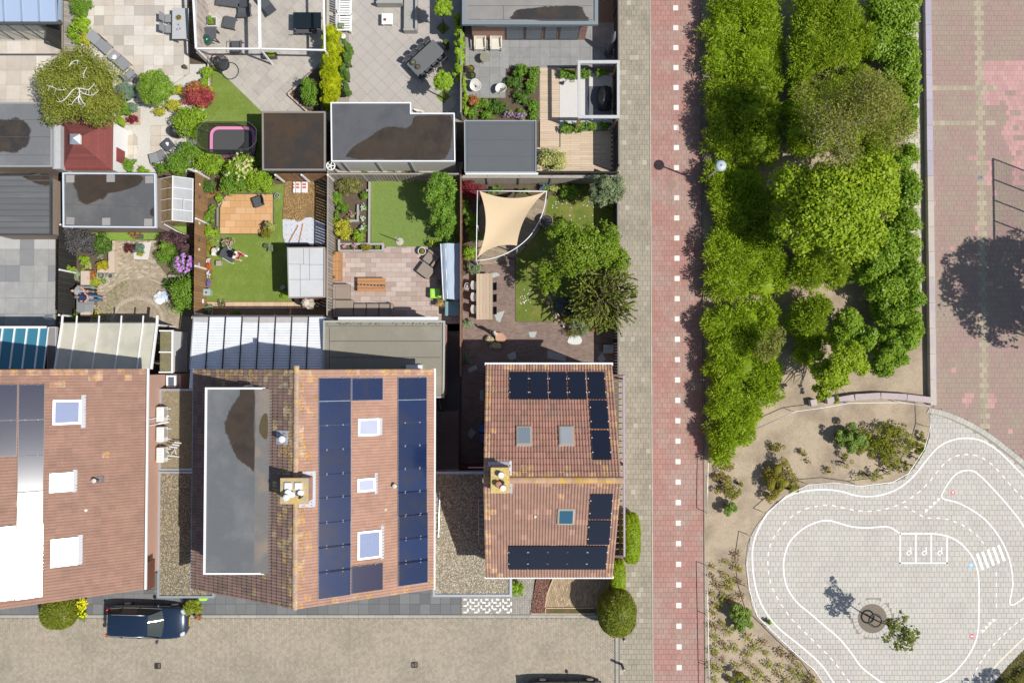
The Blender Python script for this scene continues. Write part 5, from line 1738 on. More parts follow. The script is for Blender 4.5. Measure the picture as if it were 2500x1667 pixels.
yt=kq('young_tree','young sparse tree in the round pit on the pale playground',kQ,4.2,[at('R',1080,1280,3.,60,40,.6),at('R',1120,1320,3.2,55,45,.6),at('R',1060,1350,2.9,45,40,.5),at('R',1110,1380,3.,45,35,.45),at('R',1170,1330,3.2,30,30,.35),at('R',1110,1230,3.4,25,30,.4),at('R',1040,1250,2.4,25,25,.4)],k4('leaf_young_tree',(.12,.17,.02),(.22,.25,.04),.3),620,(.17,.12),None,.045,rel=.45,per_m2=1.2,limbs=14,outward=.2)
t=k0('tree_guard','dark round steel guard around the young playground tree','tree guard',(*kQ,0))
obj('ring',MB().tube([(.36*cos(a),.36*sin(a),.42)for a in[2*PI*k/24 for k in range(25)]],.05,8),k5,t,smooth=True)
for k in range(3):
 a=2.1*k+.4
 link('leg',MB().tube([(0,0,0),(0,0,.42)],.035,6).mesh('leg',k5),t,(.36*cos(a),.36*sin(a),0))
GB='shrubs in the sandy upper bed'
k7('bed_shrub','big olive brown shrub mass inside the fenced sandy bed','shrub','R',[(1020,340,110,80,.9),(1100,350,70,90,.8),(900,330,60,50,.8),(960,400,90,60,.8),(1060,430,90,60,.8),(930,520,70,50,.6),(1020,500,60,50,.6),(1080,480,50,50,.6),(820,460,45,40,.6)],j9,260,(.10,.06),GB,rel=.4,outward=.4,core=None,stems=4)
k7('bed_shrub','pale green leafy shrub in front of the olive shrub mass','shrub','R',[(870,320,55,45,1.4),(850,360,55,50,1.3),(800,330,40,50,1.1),(905,360,35,40,1.1)],jX,330,(.13,.06),GB,rel=.36,outward=.4,core=.42)
k7('bed_shrub','narrow olive shrub against the right side rail of the bed','shrub','R',[(1190,390,25,40,.7),(1170,430,30,30,.7),(1215,340,14,30,.5),(1130,480,30,25,.6)],j9,280,(.10,.06),GB,rel=.4,outward=.4,core=None)
k7('bed_shrub','oval dark olive shrub beside the bend of the playground rail','shrub','R',[(490,500,65,60,1.1),(520,570,65,50,1.),(460,580,60,60,1.),(465,640,40,35,.8),(560,600,35,30,.7)],ke,330,(.09,.05),GB,rel=.36,outward=.4,core=.42)
k7('bed_shrub','small dry olive shrub above the oval shrub','shrub','R',[(485,385,38,24,.5),(465,400,25,20,.4)],ke,260,(.09,.05),GB,rel=.5,outward=.4,core=None)
k7('bed_shrub','thin sprawling weed in the middle of the sandy bed','shrub','R',[(620,425,28,18,.35),(640,460,16,24,.3),(600,410,14,12,.3)],ke,130,(.09,.05),GB,rel=.6,outward=.4,core=None)
k7('bed_shrub','tiny weed left of the olive shrub mass','shrub','R',[(745,510,26,18,.3),(735,495,12,12,.25)],ke,150,(.09,.05),GB,rel=.6,outward=.4,core=None)
k7('bed_shrub','loose yellow olive shrub near the straight bike path rail','shrub','R',[(240,500,45,40,.7),(210,560,45,45,.7),(210,600,35,35,.6),(180,540,30,16,.4)],ke,240,(.09,.05),GB,rel=.5,outward=.4,core=None)
k7('bed_shrub','loose dark olive shrub right of the yellow olive one','shrub','R',[(270,600,40,45,.6),(280,640,32,30,.5),(300,570,24,18,.4)],j9,240,(.09,.05),GB,rel=.5,outward=.4,core=None)
k7('bed_shrub','round fresh green shrub standing alone near the bike path','shrub','R',[(245,700,38,36,1.),(235,690,30,30,.9)],jX,380,(.10,.05),GB,rel=.36,outward=.4,core=.42)
GC='shrubs in the lower planting bed'
k7('bed_shrub','green leafy shrub, largest in the dotted lower bed','shrub','R',[(300,1240,55,50,1.2),(275,1215,40,40,1.1),(330,1265,40,30,.9),(290,1280,35,30,.9)],jX,340,(.13,.06),GC,rel=.38,outward=.4,core=.6)
k7('bed_shrub','dark olive shrub at the lower edge of the dotted bed','shrub','R',[(300,1550,50,45,.9),(330,1600,40,40,.9)],j9,300,(.11,.06),GC,rel=.4,outward=.4,core=None)
k7('bed_shrub','small round bush on the pavers just inside the playground rail','shrub','R',[(443,1263,14,14,.4)],jM,800,(.06,.04),GC,rel=.4,core=.7)
rs=random.Random(42)
spots=[(160,990),(225,960),(275,930),(280,990),(300,1000),(155,1030),(210,1020),(245,1050),(180,1070),(230,1080),(250,1100),(290,1060),(160,1120),(215,1130),(300,1130),(170,1170),(200,1190),(250,1150),(160,1215),(210,1270),(170,1280),(240,1310),(170,1340),(205,1365),(330,1335),(275,1385),(410,1360),(230,1390),(165,1400),(175,1420),(325,1420),(370,1390),(210,1450),(275,1475),(430,1410),(500,1410),(155,1475),(190,1500),(330,1465),(370,1490),(445,1475),(555,1440),(560,1505),(590,1475),(490,1520),(235,1530),(170,1550),(440,1550),(530,1550),(590,1530),(620,1555),(380,1555),(400,1520),(640,1540),(500,1480),(650,1560)]
hw=[ke,j9,k4('leaf_rust',(.14,.085,.02),(.20,.14,.03),.2)]
protos=[]
for v in range(6):
 me_t=[]
 rngv=np.random.default_rng(100+v)
 n=46
 C=np.stack([rngv.normal(0,.12,n),rngv.normal(0,.12,n),.06+.22*rngv.random(n)],1)
 D=C*np.array([1,1,.3])+kc(n,rngv)*.08
 protos.append(kW('foliage',C,D,kc(n,rngv)*.5+np.array([0,0,1.]),np.full(n,.12),np.full(n,.055),rngv.random(n),hw[v%3]))
stem_me=MB().tube([(0,0,-.03),(.02,.01,.2)],[.012,.006],5).mesh('stem',kE)
for i,(x,y)in enumerate(spots):
 p=P('R',x+rs.uniform(-4,4),y+rs.uniform(-4,4))
 t=k0('young_plant','small olive brown young plant in the dotted lower bed','plant',(*p,0),rs.uniform(0,6.28),group='young plants in the lower bed')
 s=rs.uniform(.75,1.35)
 t.scale=(s,s,s)
 link('foliage',protos[i%6],t)
 link('stem',stem_me,t)
def blades(parent_name,poly,n,m,L=.06,W=.018,z=0.,seed=1,hold=None,skip=None):
 rng=np.random.default_rng(seed)
 xs=[p[0]for p in poly]
 ys=[p[1]for p in poly]
 pts=[]
 while len(pts)<n:
  q=(rng.uniform(min(xs),max(xs)),rng.uniform(min(ys),max(ys)))
  if j6(q,poly)and not(skip and skip(q)):
   pts.append(q)
 C=np.array([(a,b,z+L*.28)for a,b in pts])
 D=kc(n,rng)*np.array([1,1,.2])+np.array([0,0,.45])
 me=kW(parent_name,C,D,kc(n,rng)+np.array([0,0,.6]),L*rng.uniform(.6,1.4,n),np.full(n,W)*rng.uniform(.7,1.3,n),rng.random(n),m)
 o=link(parent_name,me)
 o['kind']='stuff'
 if hold is not None:
  o.parent=hold
 return o
LM_dry=k4('grass_dry',(.12,.13,.025),(.30,.26,.09),.2)
GAIN=1.42
blades('rough_grass',PP('V',[(1080,1230),(1007,1292),(880,1422),(780,1542),(740,1600),(1080,1600)]),3500,LM_dry,.12,.03,0.,5)
k7('leafy_bush','dark olive bush in the lower right corner lawn','bush','V',[(920,1540,90,50,.5),(1000,1480,60,50,.5)],j9,200,(.1,.06),None,rel=.45,core=None)
# ================================================================== furniture and garden helpers
kU=mat('grey_fabric',(.24,.245,.25),.9,.06,8,bump=.15,bscale=60)
kG=mat('dark_grey_fabric',(.075,.08,.088),.85,.06,8,bump=.15,bscale=60)
jz=mat('taupe_fabric',(.27,.22,.18),.9,.06,8,bump=.15,bscale=60)
j7=mat('light_grey_stone',(.42,.43,.43),.8,.05,5)
jn=mat('cream_plastic',(.62,.58,.49),.5,.04,5)
ji=mat('teak_wood',(.40,.20,.085),.7,.2,3,piece=.12,stretch=(.6,6,1))
ho=mat('pale_scaffold_wood',(.50,.385,.27),.85,.16,2.5,piece=.16,stretch=(8,.7,1),hue=.02)
ks=mat('weathered_grey_wood',(.32,.29,.25),.9,.2,3,piece=.16,bump=.2)
jk=mat('brown_fence_wood',(.30,.165,.075),.85,.2,3,piece=.18,stretch=(1,1,.5),bump=.2)
j8=mat('dark_stained_wood',(.030,.028,.025),.85,.2,4,piece=.25)
M_wash=mat('whitewashed_wood',(.50,.44,.40),.85,.15,4,piece=.18,col2=(.40,.30,.25),scale2=2)
hl=mat('white_pot',(.66,.66,.64),.5,.04,6)
kA=mat('dark_pot',(.045,.042,.04),.35,.1,6)
jf=mat('glazed_green_pot',(.36,.42,.40),.3,.08,6)
def kr(label,a,b,h,m,bw=.15,gap=.012,post_m=None,post_side=0,post_step=1.85,cap=True,cap_m=None,name='garden_fence',z0=0.,th=.022,horizontal=False):
 a,b=Vector(a),Vector(b)
 d=b-a
 L=d.length
 d.normalize()
 ang=atan2(d.y,d.x)
 nn=Vector((-d.y,d.x))
 t=k0(name,label,'fence',(*a,z0),world=True)
 rs=random.Random(int(L*100))
 if horizontal:
  n=int(h/(bw+gap))
  me=MB().box(0,0,0,L,th,bw).mesh('board',m)
  c=(a+b)/2
  for i in range(n):
   link('board',me,t,(c.x,c.y,z0+.05+(i+.5)*(bw+gap)),(0,0,ang))
 else:
  n=int(L/(bw+gap))
  me=MB().box(0,0,h/2,bw,th,h).mesh('board',m)
  for i in range(n):
   p=a+d*((i+.5)*L/n)
   link('board',me,t,(p.x,p.y,z0-.02+rs.uniform(-.012,.012)),(0,0,ang+rs.uniform(-.02,.02)))
 k=max(1,round(L/post_step))
 pm=MB().box(0,0,h/2,.09,.09,h+.02).mesh('post',post_m or m)
 for i in range(k+1):
  p=a+d*(L*i/k)+nn*(post_side*.058)
  link('post',pm,t,(p.x,p.y,z0),(0,0,ang))
 if cap:
  c=(a+b)/2
  obj('cap_rail',MB().box(c.x,c.y,z0+h+.022,L,.075,.035,ang),cap_m or m,t)
 return t
def j0(label,xy,L,Wd,h,rz,m_top,m_leg,planks=0,name='garden_table',top_t=.045,inset=.08,group=None,cat='table'):
 t=k0(name,label,cat,(*xy,0),rz,group=group)
 if planks:
  w=Wd/planks
  me=MB().box(0,0,0,L,w-.010,top_t).mesh('plank',m_top)
  for i in range(planks):
   link('plank',me,t,(random.uniform(-.006,.006),-Wd/2+w*(i+.5),h-top_t/2))
 else:
  obj('table_top',MB().rbox(0,0,h-top_t/2,L,Wd,top_t,.02),m_top,t)
 me=MB().box(0,0,(h-top_t)/2,.06,.06,h-top_t).mesh('leg',m_leg)
 for sx in(-1,1):
  for sy in(-1,1):
   link('leg',me,t,(sx*(L/2-inset),sy*(Wd/2-inset),0))
 return t
jV={}
def kM(label,xy,rz,m_seat,m_frame,w=.48,d=.48,sh=.45,bh=.88,arms=False,name='garden_chair',group=None,curved=False,recline=.12):
 """chair facing local +x: seat, backrest, four legs, optional arms"""
 t=k0(name,label,'chair',(*xy,0),rz,group=group)
 key=(m_seat.name,m_frame.name,w,d,sh,bh,arms,curved,recline)
 if key not in jV:
  seat=MB().rbox(0,0,sh-.025,d,w,.05,.03).mesh('seat',m_seat)
  mb=MB()
  n=6
  for i in range(n+1):
   y=-w/2+w*i/n
   k=(.07*(2*y/w)**2)if curved else 0.
   for z,o in((sh+.02,0.),(bh,-recline)):
    mb.v.append((-d/2+o+k,y,z))
   for z,o in((sh+.02,0.),(bh,-recline)):
    mb.v.append((-d/2+o+k-.035,y,z))
  for i in range(n):
   q=4*i
   mb.idx([(q,q+4,q+5,q+1),(q+3,q+7,q+6,q+2),(q+1,q+5,q+7,q+3),(q+2,q+6,q+4,q)])
  mb.idx([(0,1,3,2),(4*n,4*n+2,4*n+3,4*n+1)])
  back=mb.mesh('backrest',m_seat)
  leg=MB().tube([(0,0,0),(0,0,sh-.04)],.016,6).mesh('leg',m_frame)
  arm=MB().tube([(-d/2,0,sh+.15),(-d/2+.05,0,sh+.22),(d/2-.04,0,sh+.22),(d/2,0,0.)],.018,6).mesh('armrest',m_frame)
  jV[key]=(seat,back,leg,arm)
 seat,back,leg,arm=jV[key]
 link('seat',seat,t)
 link('backrest',back,t)
 for sx in(-1,1):
  for sy in(-1,1):
   link('leg',leg,t,(sx*(d/2-.04),sy*(w/2-.03),0))
 if arms:
  for sy in(-1,1):
   link('armrest',arm,t,(0,sy*(w/2+.02),0))
 return t
def jc(label,xy,rz,m_f,m_fr,L=1.85,Wd=.62,h=.36,name='sun_lounger',back=.65,group=None,arms=False):
 """lounger along local x, head at -x"""
 t=k0(name,label,'lounger',(*xy,0),rz,group=group)
 obj('seat',MB().rbox(back/2,0,h-.03,L-back,Wd,.06,.03),m_f,t)
 M_=Matrix.Translation((-L/2+back,0,h))@Matrix.Rotation(radians(22),4,'Y')@Matrix.Translation((-back/2,0,0))
 obj('backrest',MB().box(0,0,0,back,Wd,.05,0,M_),m_f,t)
 for sy in(-1,1):
  link('side_rail',MB().tube([(-L/2+back*.6,sy*Wd/2,h-.05),(L/2,sy*Wd/2,h-.05)],.022,6).mesh('side_rail',m_fr),t)
  for sx in(-.2,.44):
   link('leg',MB().tube([(sx*L,sy*(Wd/2-.02),0),(sx*L,sy*(Wd/2-.02),h-.05)],.02,6).mesh('leg',m_fr),t)
  if arms:
   link('armrest',MB().tube([(-.35,sy*(Wd/2+.03),h),(-.3,sy*(Wd/2+.03),h+.2),(.3,sy*(Wd/2+.03),h+.2),(.34,sy*(Wd/2+.03),h)],.02,6).mesh('armrest',m_fr),t)
 return t
def pot(label,xy,r,h,m_pot,plant=None,square=False,name='plant_pot',pr=None,ph=.35,leaf=(.07,.045),n=120,group=None,z0=0.,rz=0.,soil=True,rx=None):
 t=k0(name,label,'plant pot',(*xy,z0),rz,group=group)
 if square:
  rx=rx or r
  mb=MB()
  for dx,dy,a,b in((-rx+.02,0,.04,2*r),(rx-.02,0,.04,2*r),(0,-r+.02,2*rx-.082,.04),(0,r-.02,2*rx-.082,.04)):
   mb.box(dx,dy,h/2,a,b,h)
  obj('container',mb,m_pot,t)
  obj('soil',MB().box(0,0,h-.06,2*rx-.08,2*r-.08,.03),kj,t)
 else:
  mb=MB()
  prof=[(r*.72,0.),(r*.9,h*.5),(r,h*.9),(r,h),(r*.84,h),(r*.80,h*.82)]
  k=18
  for q,z in prof:
   for i in range(k):
    a=2*PI*i/k
    mb.v.append((q*cos(a),q*sin(a),z))
  for j in range(len(prof)-1):
   mb.idx([(j*k+i,j*k+(i+1)%k,(j+1)*k+(i+1)%k,(j+1)*k+i)for i in range(k)])
  obj('container',mb,m_pot,t)
  obj('soil',MB().lathe(0,0,[(r*.81,h*.78),(r*.81,h*.84)],16),kj if soil else kA,t)
 if plant is not None:
  pr=pr or r*.95
  jm('foliage',t,[(0,0,h+ph*.45,(rx or pr)if square else pr,pr,ph*.55)],n,plant,leaf,rel=.45,core=.5,zmin=h*.8)
 return t
def kp(parent,pts,r,m,n=24,z=.3,size=.06,name='blossom'):
 """heads of blossom: many small petals per head"""
 rng=np.random.default_rng(int(abs(pts[0][0])*1000)%9999)
 C,D,Nn=[],[],[]
 for p in pts:
  k=n
  d=kc(k,rng)
  d[:,2]=np.abs(d[:,2])
  C.append(np.array(p)[None,:]+d*r*rng.uniform(.5,1.,(k,1)))
  D.append(np.cross(d,kc(k,rng)))
  Nn.append(d)
 C,D,Nn=np.concatenate(C),np.concatenate(D),np.concatenate(Nn)
 k=len(C)
 return link(name,kW(name,C,D,Nn,np.full(k,size),np.full(k,size*.8),rng.random(k),m),parent)
def blk(name,label,cat,f,x0,y0,x1,y1,z0,z1,m,r=.02,group=None):
 q=kl(f,x0,y0,x1,y1,z1)
 cx,cy=(q[0][0]+q[2][0])/2,(q[0][1]+q[2][1])/2
 return(cx,cy),abs(q[2][0]-q[0][0]),abs(q[2][1]-q[0][1])
LM_bay=k4('leaf_bay',(.105,.19,.018),(.21,.31,.035),.25,.45)
kP=k4('leaf_golden',(.26,.27,.02),(.42,.39,.04),.25,.5)
hF=k4('leaf_yellow_hedge',(.25,.30,.005),(.42,.44,.01),.25,.5)
LM_red=k4('leaf_red_maple',(.20,.028,.03),(.42,.09,.085),.25,.5)
ja=k4('leaf_orange_maple',(.26,.09,.03),(.36,.16,.05),.25,.5)
h8=k4('leaf_dark_red',(.05,.012,.014),(.14,.03,.035),.25,.5)
hf=k4('leaf_crimson',(.11,.012,.018),(.26,.035,.045),.25,.5)
h1=k4('needle_blue',(.09,.15,.10),(.18,.25,.18),.15,.6)
kx=k4('leaf_dark_green',(.045,.10,.012),(.105,.18,.025),.25,.45)
k3=k4('leaf_mid_green',(.085,.175,.015),(.18,.29,.03),.28,.5)
ka=k4('leaf_fresh_green',(.15,.25,.015),(.28,.40,.03),.3,.5)
h9=k4('leaf_grey_purple',(.055,.052,.052),(.125,.12,.115),.2,.6)
jJ=k4('leaf_plum',(.055,.026,.032),(.12,.06,.065),.2,.5)
ko=k4('leaf_sage',(.13,.17,.09),(.27,.32,.19),.2,.6)
jo=k4('leaf_variegated',(.16,.22,.03),(.55,.50,.22),.25,.5)
h3=k4('petal_purple',(.36,.16,.52),(.60,.34,.72),.3,.6)
hj=k4('petal_blue',(.10,.08,.42),(.24,.18,.60),.3,.6)
jb=k4('petal_pink',(.60,.16,.28),(.80,.42,.52),.3,.6)
je=k4('petal_white',(.70,.69,.66),(.82,.80,.78),.3,.6)
PT_red=k4('petal_red',(.55,.035,.02),(.70,.12,.03),.3,.6)
PT_yel=k4('petal_yellow',(.65,.50,.02),(.75,.62,.10),.3,.6)
PT_cream=k4('petal_cream',(.52,.50,.18),(.68,.64,.34),.3,.6)
LM_turf=k4('grass_turf',(.10,.145,.026),(.175,.22,.055),.2)
M_turf=mat('turf_base',(.15,.215,.03),.95,.2,9,col2=(.19,.25,.05),scale2=1.2)
def j5(name,poly,z=.02,n=250,m=None,lm=None,L=.05,skip=None):
 o=k6(name,poly,z,m or M_turf)
 A=abs(jh(poly))/2
 g=blades('grass',poly,int(A*n),lm or LM_turf,L,.02,z,int(A*100),hold=o,skip=skip)
 return o
def sh(label,f,x,y,r,h,m,ry=None,leaf=(.09,.055),z0=0.,name='shrub',cat='shrub',group=None,n=None,**kw):
 """shrub measured at its half height, radius in sheet units"""
 k=FR[f][2]
 sc=(kH-h*.5)/FPX/k
 return shrub(name,label,cat,P(f,x,y,z0+h*.55),r*sc,h,m,n,leaf,(ry or r)*sc,z0,group,**kw)
def kV(label,f,pts,h,m_roof,m_trim,m_wall,name='garden_shed',cat='shed',**kw):
 return kX(name,label,cat,PP(f,pts,h),h,m_roof,m_trim,m_wall,**kw)
# ================================================================== upper row of gardens
kC('garden_ground',MB().prism([(-36,P('L',800,690)[1]),(XPV-.26,P('L',800,690)[1]),(XPV-.26,kn),(-36,kn)],-.11,-.05),kj)
# ---------------------------------------------------------------- plot 1: glass veranda, beige terraces
SH2=2.55
gv=k0('glass_veranda','veranda with pale blue glass roof panes in the upper left corner','veranda',P3('A',300,150),world=True)
g0,g1_=2.35,2.75
yf,yb_=P('A',200,190,g0)[1],23.
xs=[-120,40,195,348,502]
for i in range(4):
 xa,xb=P('A',xs[i],100,g0)[0],P('A',xs[i+1],100,g0)[0]
 obj('roof_pane',MB().face([(xa+.02,yf,g0),(xb-.02,yf,g0),(xb-.02,yb_,g1_),(xa+.02,yb_,g1_)]),mat('pale_blue_pane',(.36,.45,.60),.10,.03,1,spec=.7),gv)
M_rail=mat('blue_grey_frame',(.26,.32,.40),.5,.05,4)
for x in xs[1:]:
 xx=P('A',x,100,g0)[0]
 obj('rafter',MB().tube([(xx,yf,g0+.03),(xx,yb_,g1_+.03)],.055,4),M_rail,gv)
xe=P('A',535,200,g0)[0]
obj('gutter',MB().box((xe-36)/2,yf-.07,g0-.05,xe+36,.13,.14),k8,gv)
obj('side_beam',MB().box(xe,(yf+yb_)/2,g0+.15,.16,yb_-yf,.16),M_rail,gv)
for i,x in enumerate((-130,0,130,260,390,520)):
 xx=P('A',x,330,0)[0]
 link('post',MB().box(0,0,g0/2,.045,.06,g0-.1).mesh('post',k8),gv,(xx,yf-.10,0))
 if i<5:
  xx2=P('A',x+130,330,0)[0]
  obj('sliding_pane',MB().box((xx+xx2)/2,yf-.10,g0/2,xx2-xx-.06,.012,g0-.2),mat('clear_glass',(.55,.55,.48),.05,.02,1,alpha=.28,spec=.6),gv)
kY=mat('beige_slab',(.52,.46,.385),.85,.07,2.,piece=.09,col2=(.47,.41,.34),scale2=.9,hue=.015,bump=.1)
jL=mat('cream_slab',(.60,.55,.485),.85,.07,2.,piece=.07,col2=(.54,.485,.42),scale2=.9,bump=.1)
h7=mat('grey_beige_slab',(.43,.39,.335),.85,.08,2.,piece=.10,bump=.1)
tr=k6('left_terrace',PP('A',[(-200,-150),(545,-150),(545,900),(-200,900)]),0.,kO)
k9(tr,PP('A',[(-60,-20),(528,-20),(528,890),(-60,890)]),(.88,.88),'paving_slab',[kY,kY,jL],z=.022,gap=.012,bond=0.,choose=lambda c,r:kY if r.random()<.85 else jL)
obj('dark_strip',MB().prism(kl('A',-60,470,515,486),0.,.026),k8,tr)  # thin dark strip running across the left terrace slabs
kr('thin dark fence between left terrace and the grey boards',P('A',535,0),P('A',535,430),1.5,j8,bw=.12)
bd=k6('board_strip',PP('A',[(552,-30),(690,-30),(700,430),(552,430)]),0.,kj)
for i in range(22):
 a,b=P('A',556,20+i*20),P('A',690,60+i*18)
 d=Vector(b)-Vector(a)
 c=(Vector(a)+Vector(b))/2
 link('board',MB().box(0,0,0,d.length,.125,.03).mesh('board',ks),bd,(c.x,c.y,.015),(0,0,atan2(d.y,d.x)))
sh('dense clipped green bush at the top beside the grey boards','A',715,60,95,1.1,k3,90,(.07,.05))
sh('broad leaved bush with pale flowers below the clipped bush','A',700,215,105,1.,ka,80,(.12,.08))
sh('small green bush beside the grey boards','A',625,295,50,.6,ka,45)
sh('golden shrub next to the first grey lounger','A',740,345,50,.8,kP,60,(.07,.05))
sh('leafy green shrub left of the golden shrub','A',680,345,45,.7,ka,45)
gravel_w=mat('white_garden_gravel',(.56,.53,.48),.95,.22,16,speck=(.32,.29,.25),speck_scale=28,speck_amt=.08,bump=.7,bscale=20)
k6('white_gravel',PP('A',[(1000,560),(1790,560),(1790,1500),(990,1500)]),-.01,gravel_w)
pt=k6('beige_patio',PP('A',[(700,-150),(1640,-150),(1650,640),(1500,740),(1230,900),(1080,900),(700,420)]),0.,kO)
def bpick(c,r):
 v=r.random()
 return jL if v<.6 else(kY if v<.85 else h7)
k9(pt,PP('A',[(700,-20),(1635,-20),(1645,640),(1500,735),(1230,895),(1085,895),(705,420)]),(.60,.60),'paving_slab',[kY],z=.022,gap=.010,bond=0.,origin=P('A',820,52),choose=bpick)
pt2=k6('stepping_slabs',PP('A',[(1312,1092),(1560,1092),(1560,1185),(1400,1185),(1400,1322),(1312,1322)]),0.,kO)
k9(pt2,PP('A',[(1312,1092),(1560,1092),(1560,1185),(1400,1185),(1400,1322),(1312,1322)]),(.60,.60),'paving_slab',[kY],z=.022,gap=.010,bond=0.,origin=P('A',1312,1183),choose=bpick)
pt3=k6('play_house_path',PP('A',[(990,1090),(1110,1090),(1195,1200),(1195,1420),(990,1420)]),0.,kO)
k9(pt3,PP('A',[(990,1090),(1110,1090),(1195,1200),(1195,1420),(990,1420)]),(.60,.60),'paving_slab',[kY],z=.022,gap=.010,bond=0.,choose=bpick)
jc('grey sun lounger with arms beside the golden shrub',P('A',865,370,.35),radians(-42),kU,k8,L=1.5,arms=True)
lg=jc('plain grey sun lounger with a white hat, second from the golden shrub',P('A',1042,533,.35),radians(-42),kU,k8,L=1.25,back=.45)
t=k0('sun_hat','round white hat lying on the plain grey lounger','hat',P3('A',992,497,.47))
obj('brim',MB().lathe(0,0,[(.15,0.),(.15,.012),(.09,.02)],18),k1,t)
obj('crown',MB().lathe(0,0,[(.09,.018),(.08,.07),(.05,.09)],14),k1,t)
kM('small grey chair with dark frame, lowest of the loungers row',P('A',1140,655,.4),radians(-135+180),kU,k8,arms=True,w=.55,d=.55)
(c,L,Wd)=blk('','','','A',1495,72,1640,340,0,.75,j7)
j0('long light grey dining table on the beige patio',c,L,Wd,.75,0,j7,k8)
for y,w_ in((160,'upper'),(252,'lower')):
 kM(f'{w_} grey chair at the light grey dining table',P('A',1470,y,.45),0,kU,k8,group='chairs at the light grey table',arms=False)
pot('small brown bowl of moss on the light grey dining table',P('A',1558,155,.82),.16,.12,mat('tan_pot',(.36,.27,.16),.6,.1,6),ke,z0=.752,ph=.08,n=60,leaf=(.05,.03))
for i,(x,y)in enumerate(((1565,220),(1580,255),(1555,262))):
 t=k0('glass_jar',['clear jar nearest the bowl on the grey table','clear jar at the right of the three on grey table','clear jar at the lower left on grey table'][i],'jar',P3('A',x,y,.752))
 obj('jar_body',MB().lathe(0,0,[(.05,0),(.055,.10),(.035,.14)],12),mat('jar_glass',(.5,.52,.55),.1,.02,3,spec=.7),t)
 obj('jar_lid',MB().lathe(0,0,[(.04,.141),(.04,.165)],12),kh,t)
pot('dark ring shaped pot near the raised whitewashed fence',P('A',1605,580,.3),.11,.35,kA)
kq('bay_tree','dense rounded bay tree on the beige patio',P('A',1345,780),2.6,[at('A',1360,770,1.75,150,150,.75),at('A',1310,720,1.8,95,90,.6),at('A',1410,810,1.8,100,90,.6),at('A',1400,710,1.8,95,90,.6),at('A',1320,830,1.7,100,90,.6)],LM_bay,6500,(.11,.06),None,.05,rel=.28,core=.75)
kq('birch_tree','gnarled birch with white bare branches above the red roofed shed',P('A',1000,930),5.8,[at('A',640,760,4.4,280,250,1.2),at('A',880,700,4.4,170,190,1.1),at('A',700,520,4.2,170,110,.9),at('A',560,960,4.,200,130,.9),at('A',860,960,4.,200,140,1.),at('A',1010,880,3.8,100,120,.8),at('A',430,1060,3.6,60,50,.6)],k4('leaf_birch_dark',(.125,.155,.018),(.24,.25,.035),.3,.55),21000,(.10,.065),jZ,.11,rel=.34,core=.55,limbs=22)
bt=k0('bare_branch','bare white forked branches on top of the gnarled birch','branch',P3('A',690,780,5.6),world=True)
mb=MB()
for pts in([(690,770),(690,830),(650,870),(625,910)],[(690,770),(640,780),(560,870),(500,890)],[(690,790),(740,820),(800,830),(860,790)],[(690,830),(720,890),(745,905)],[(410,745),(460,760),(520,785),(580,778)],[(600,580),(630,540),(680,525)],[(725,680),(730,640),(755,590)],[(700,770),(770,780),(820,730)],[(690,840),(680,880),(700,905)]):
 sp=kd([(*P('A',x,y,5.55+.06*k),5.55+.06*k)for k,(x,y)in enumerate(pts)],4)
 n_=len(sp)
 mb.tube(sp,[.036-.028*i/n_ for i in range(n_)],5)
 for i in range(2,n_,2):
  d=kc(1)[0]*.32
  mb.tube([sp[i],(sp[i][0]+d[0],sp[i][1]+d[1],sp[i][2]+.1*abs(d[2]))],[.014,.004],4)
obj('branches',mb,jZ,bt)
for lab,x,y,r,ry,h,m,lf in(('blue green conifer between birch and bay tree',1110,800,62,85,1.8,h1,(.08,.03)),('tiny blue conifer beside the crimson dwarf maple',1160,935,42,40,.8,h1,(.07,.03)),('round green shrub at the lower right of the birch',1085,960,60,60,1.3,k3,(.07,.05)),('bright green ball shrub beside the red roof corner',1045,1060,52,48,.9,ka,(.06,.045)),('tiny crimson dwarf maple in the beige border',1150,1035,55,45,.5,hf,(.07,.04)),('golden shrub right of the bay tree',1555,790,50,55,.9,kP,(.06,.04)),('pale golden shrub below the bay tree',1510,920,62,55,.9,kP,(.06,.04)),('low golden shrub in a timber edged bed',1385,970,55,45,.6,kP,(.06,.04)),('low green shrub at the white wall of the play house',1110,1440,80,60,.8,k3,(.08,.05)),('low yellowish shrub in the bottom border',1240,1490,50,40,.6,ka,(.08,.05)),('dark green shrub behind the grey lounge chair',1420,1460,80,50,.9,k3,(.08,.05))):
 sh(lab,'A',x,y,r,h,m,ry,lf)
obj_=k6('timber_border',PP('A',[(1075,950),(1222,940),(1222,1090),(1075,1090)]),.01,mat('bark_mulch',(.42,.33,.24),.95,.2,8))
ph=k0('play_house','small white play house with red hipped roof and white lantern','play house',P3('A',800,1300),world=True)
pe=1.75
q=PP('A',[(538,1488),(982,1488),(988,1047),(540,1047)],pe)
cx,cy=(q[0][0]+q[2][0])/2,(q[0][1]+q[2][1])/2
ap=(cx,cy,3.)
hu=mat('red_shingle',(.185,.05,.043),.9,.14,4,piece=.14,speck=(.13,.04,.035),speck_scale=30,speck_amt=.02)
names=4
for i in range(4):
 a,b=q[i],q[(i+1)%4]
 rows=11
 for r_ in range(rows):
  s0,s1=r_/rows,(r_+1)/rows
  A0=Vector((*a,pe)).lerp(Vector(ap),s0)
  B0=Vector((*b,pe)).lerp(Vector(ap),s0)
  A1=Vector((*a,pe)).lerp(Vector(ap),s1)
  B1=Vector((*b,pe)).lerp(Vector(ap),s1)
  up=Vector((0,0,.018))
  obj('shingle_row',MB().face([tuple(A0+up),tuple(B0+up),tuple(B1),tuple(A1)]).face([tuple(A0),tuple(B0),tuple(B0+up),tuple(A0+up)]),hu,ph)
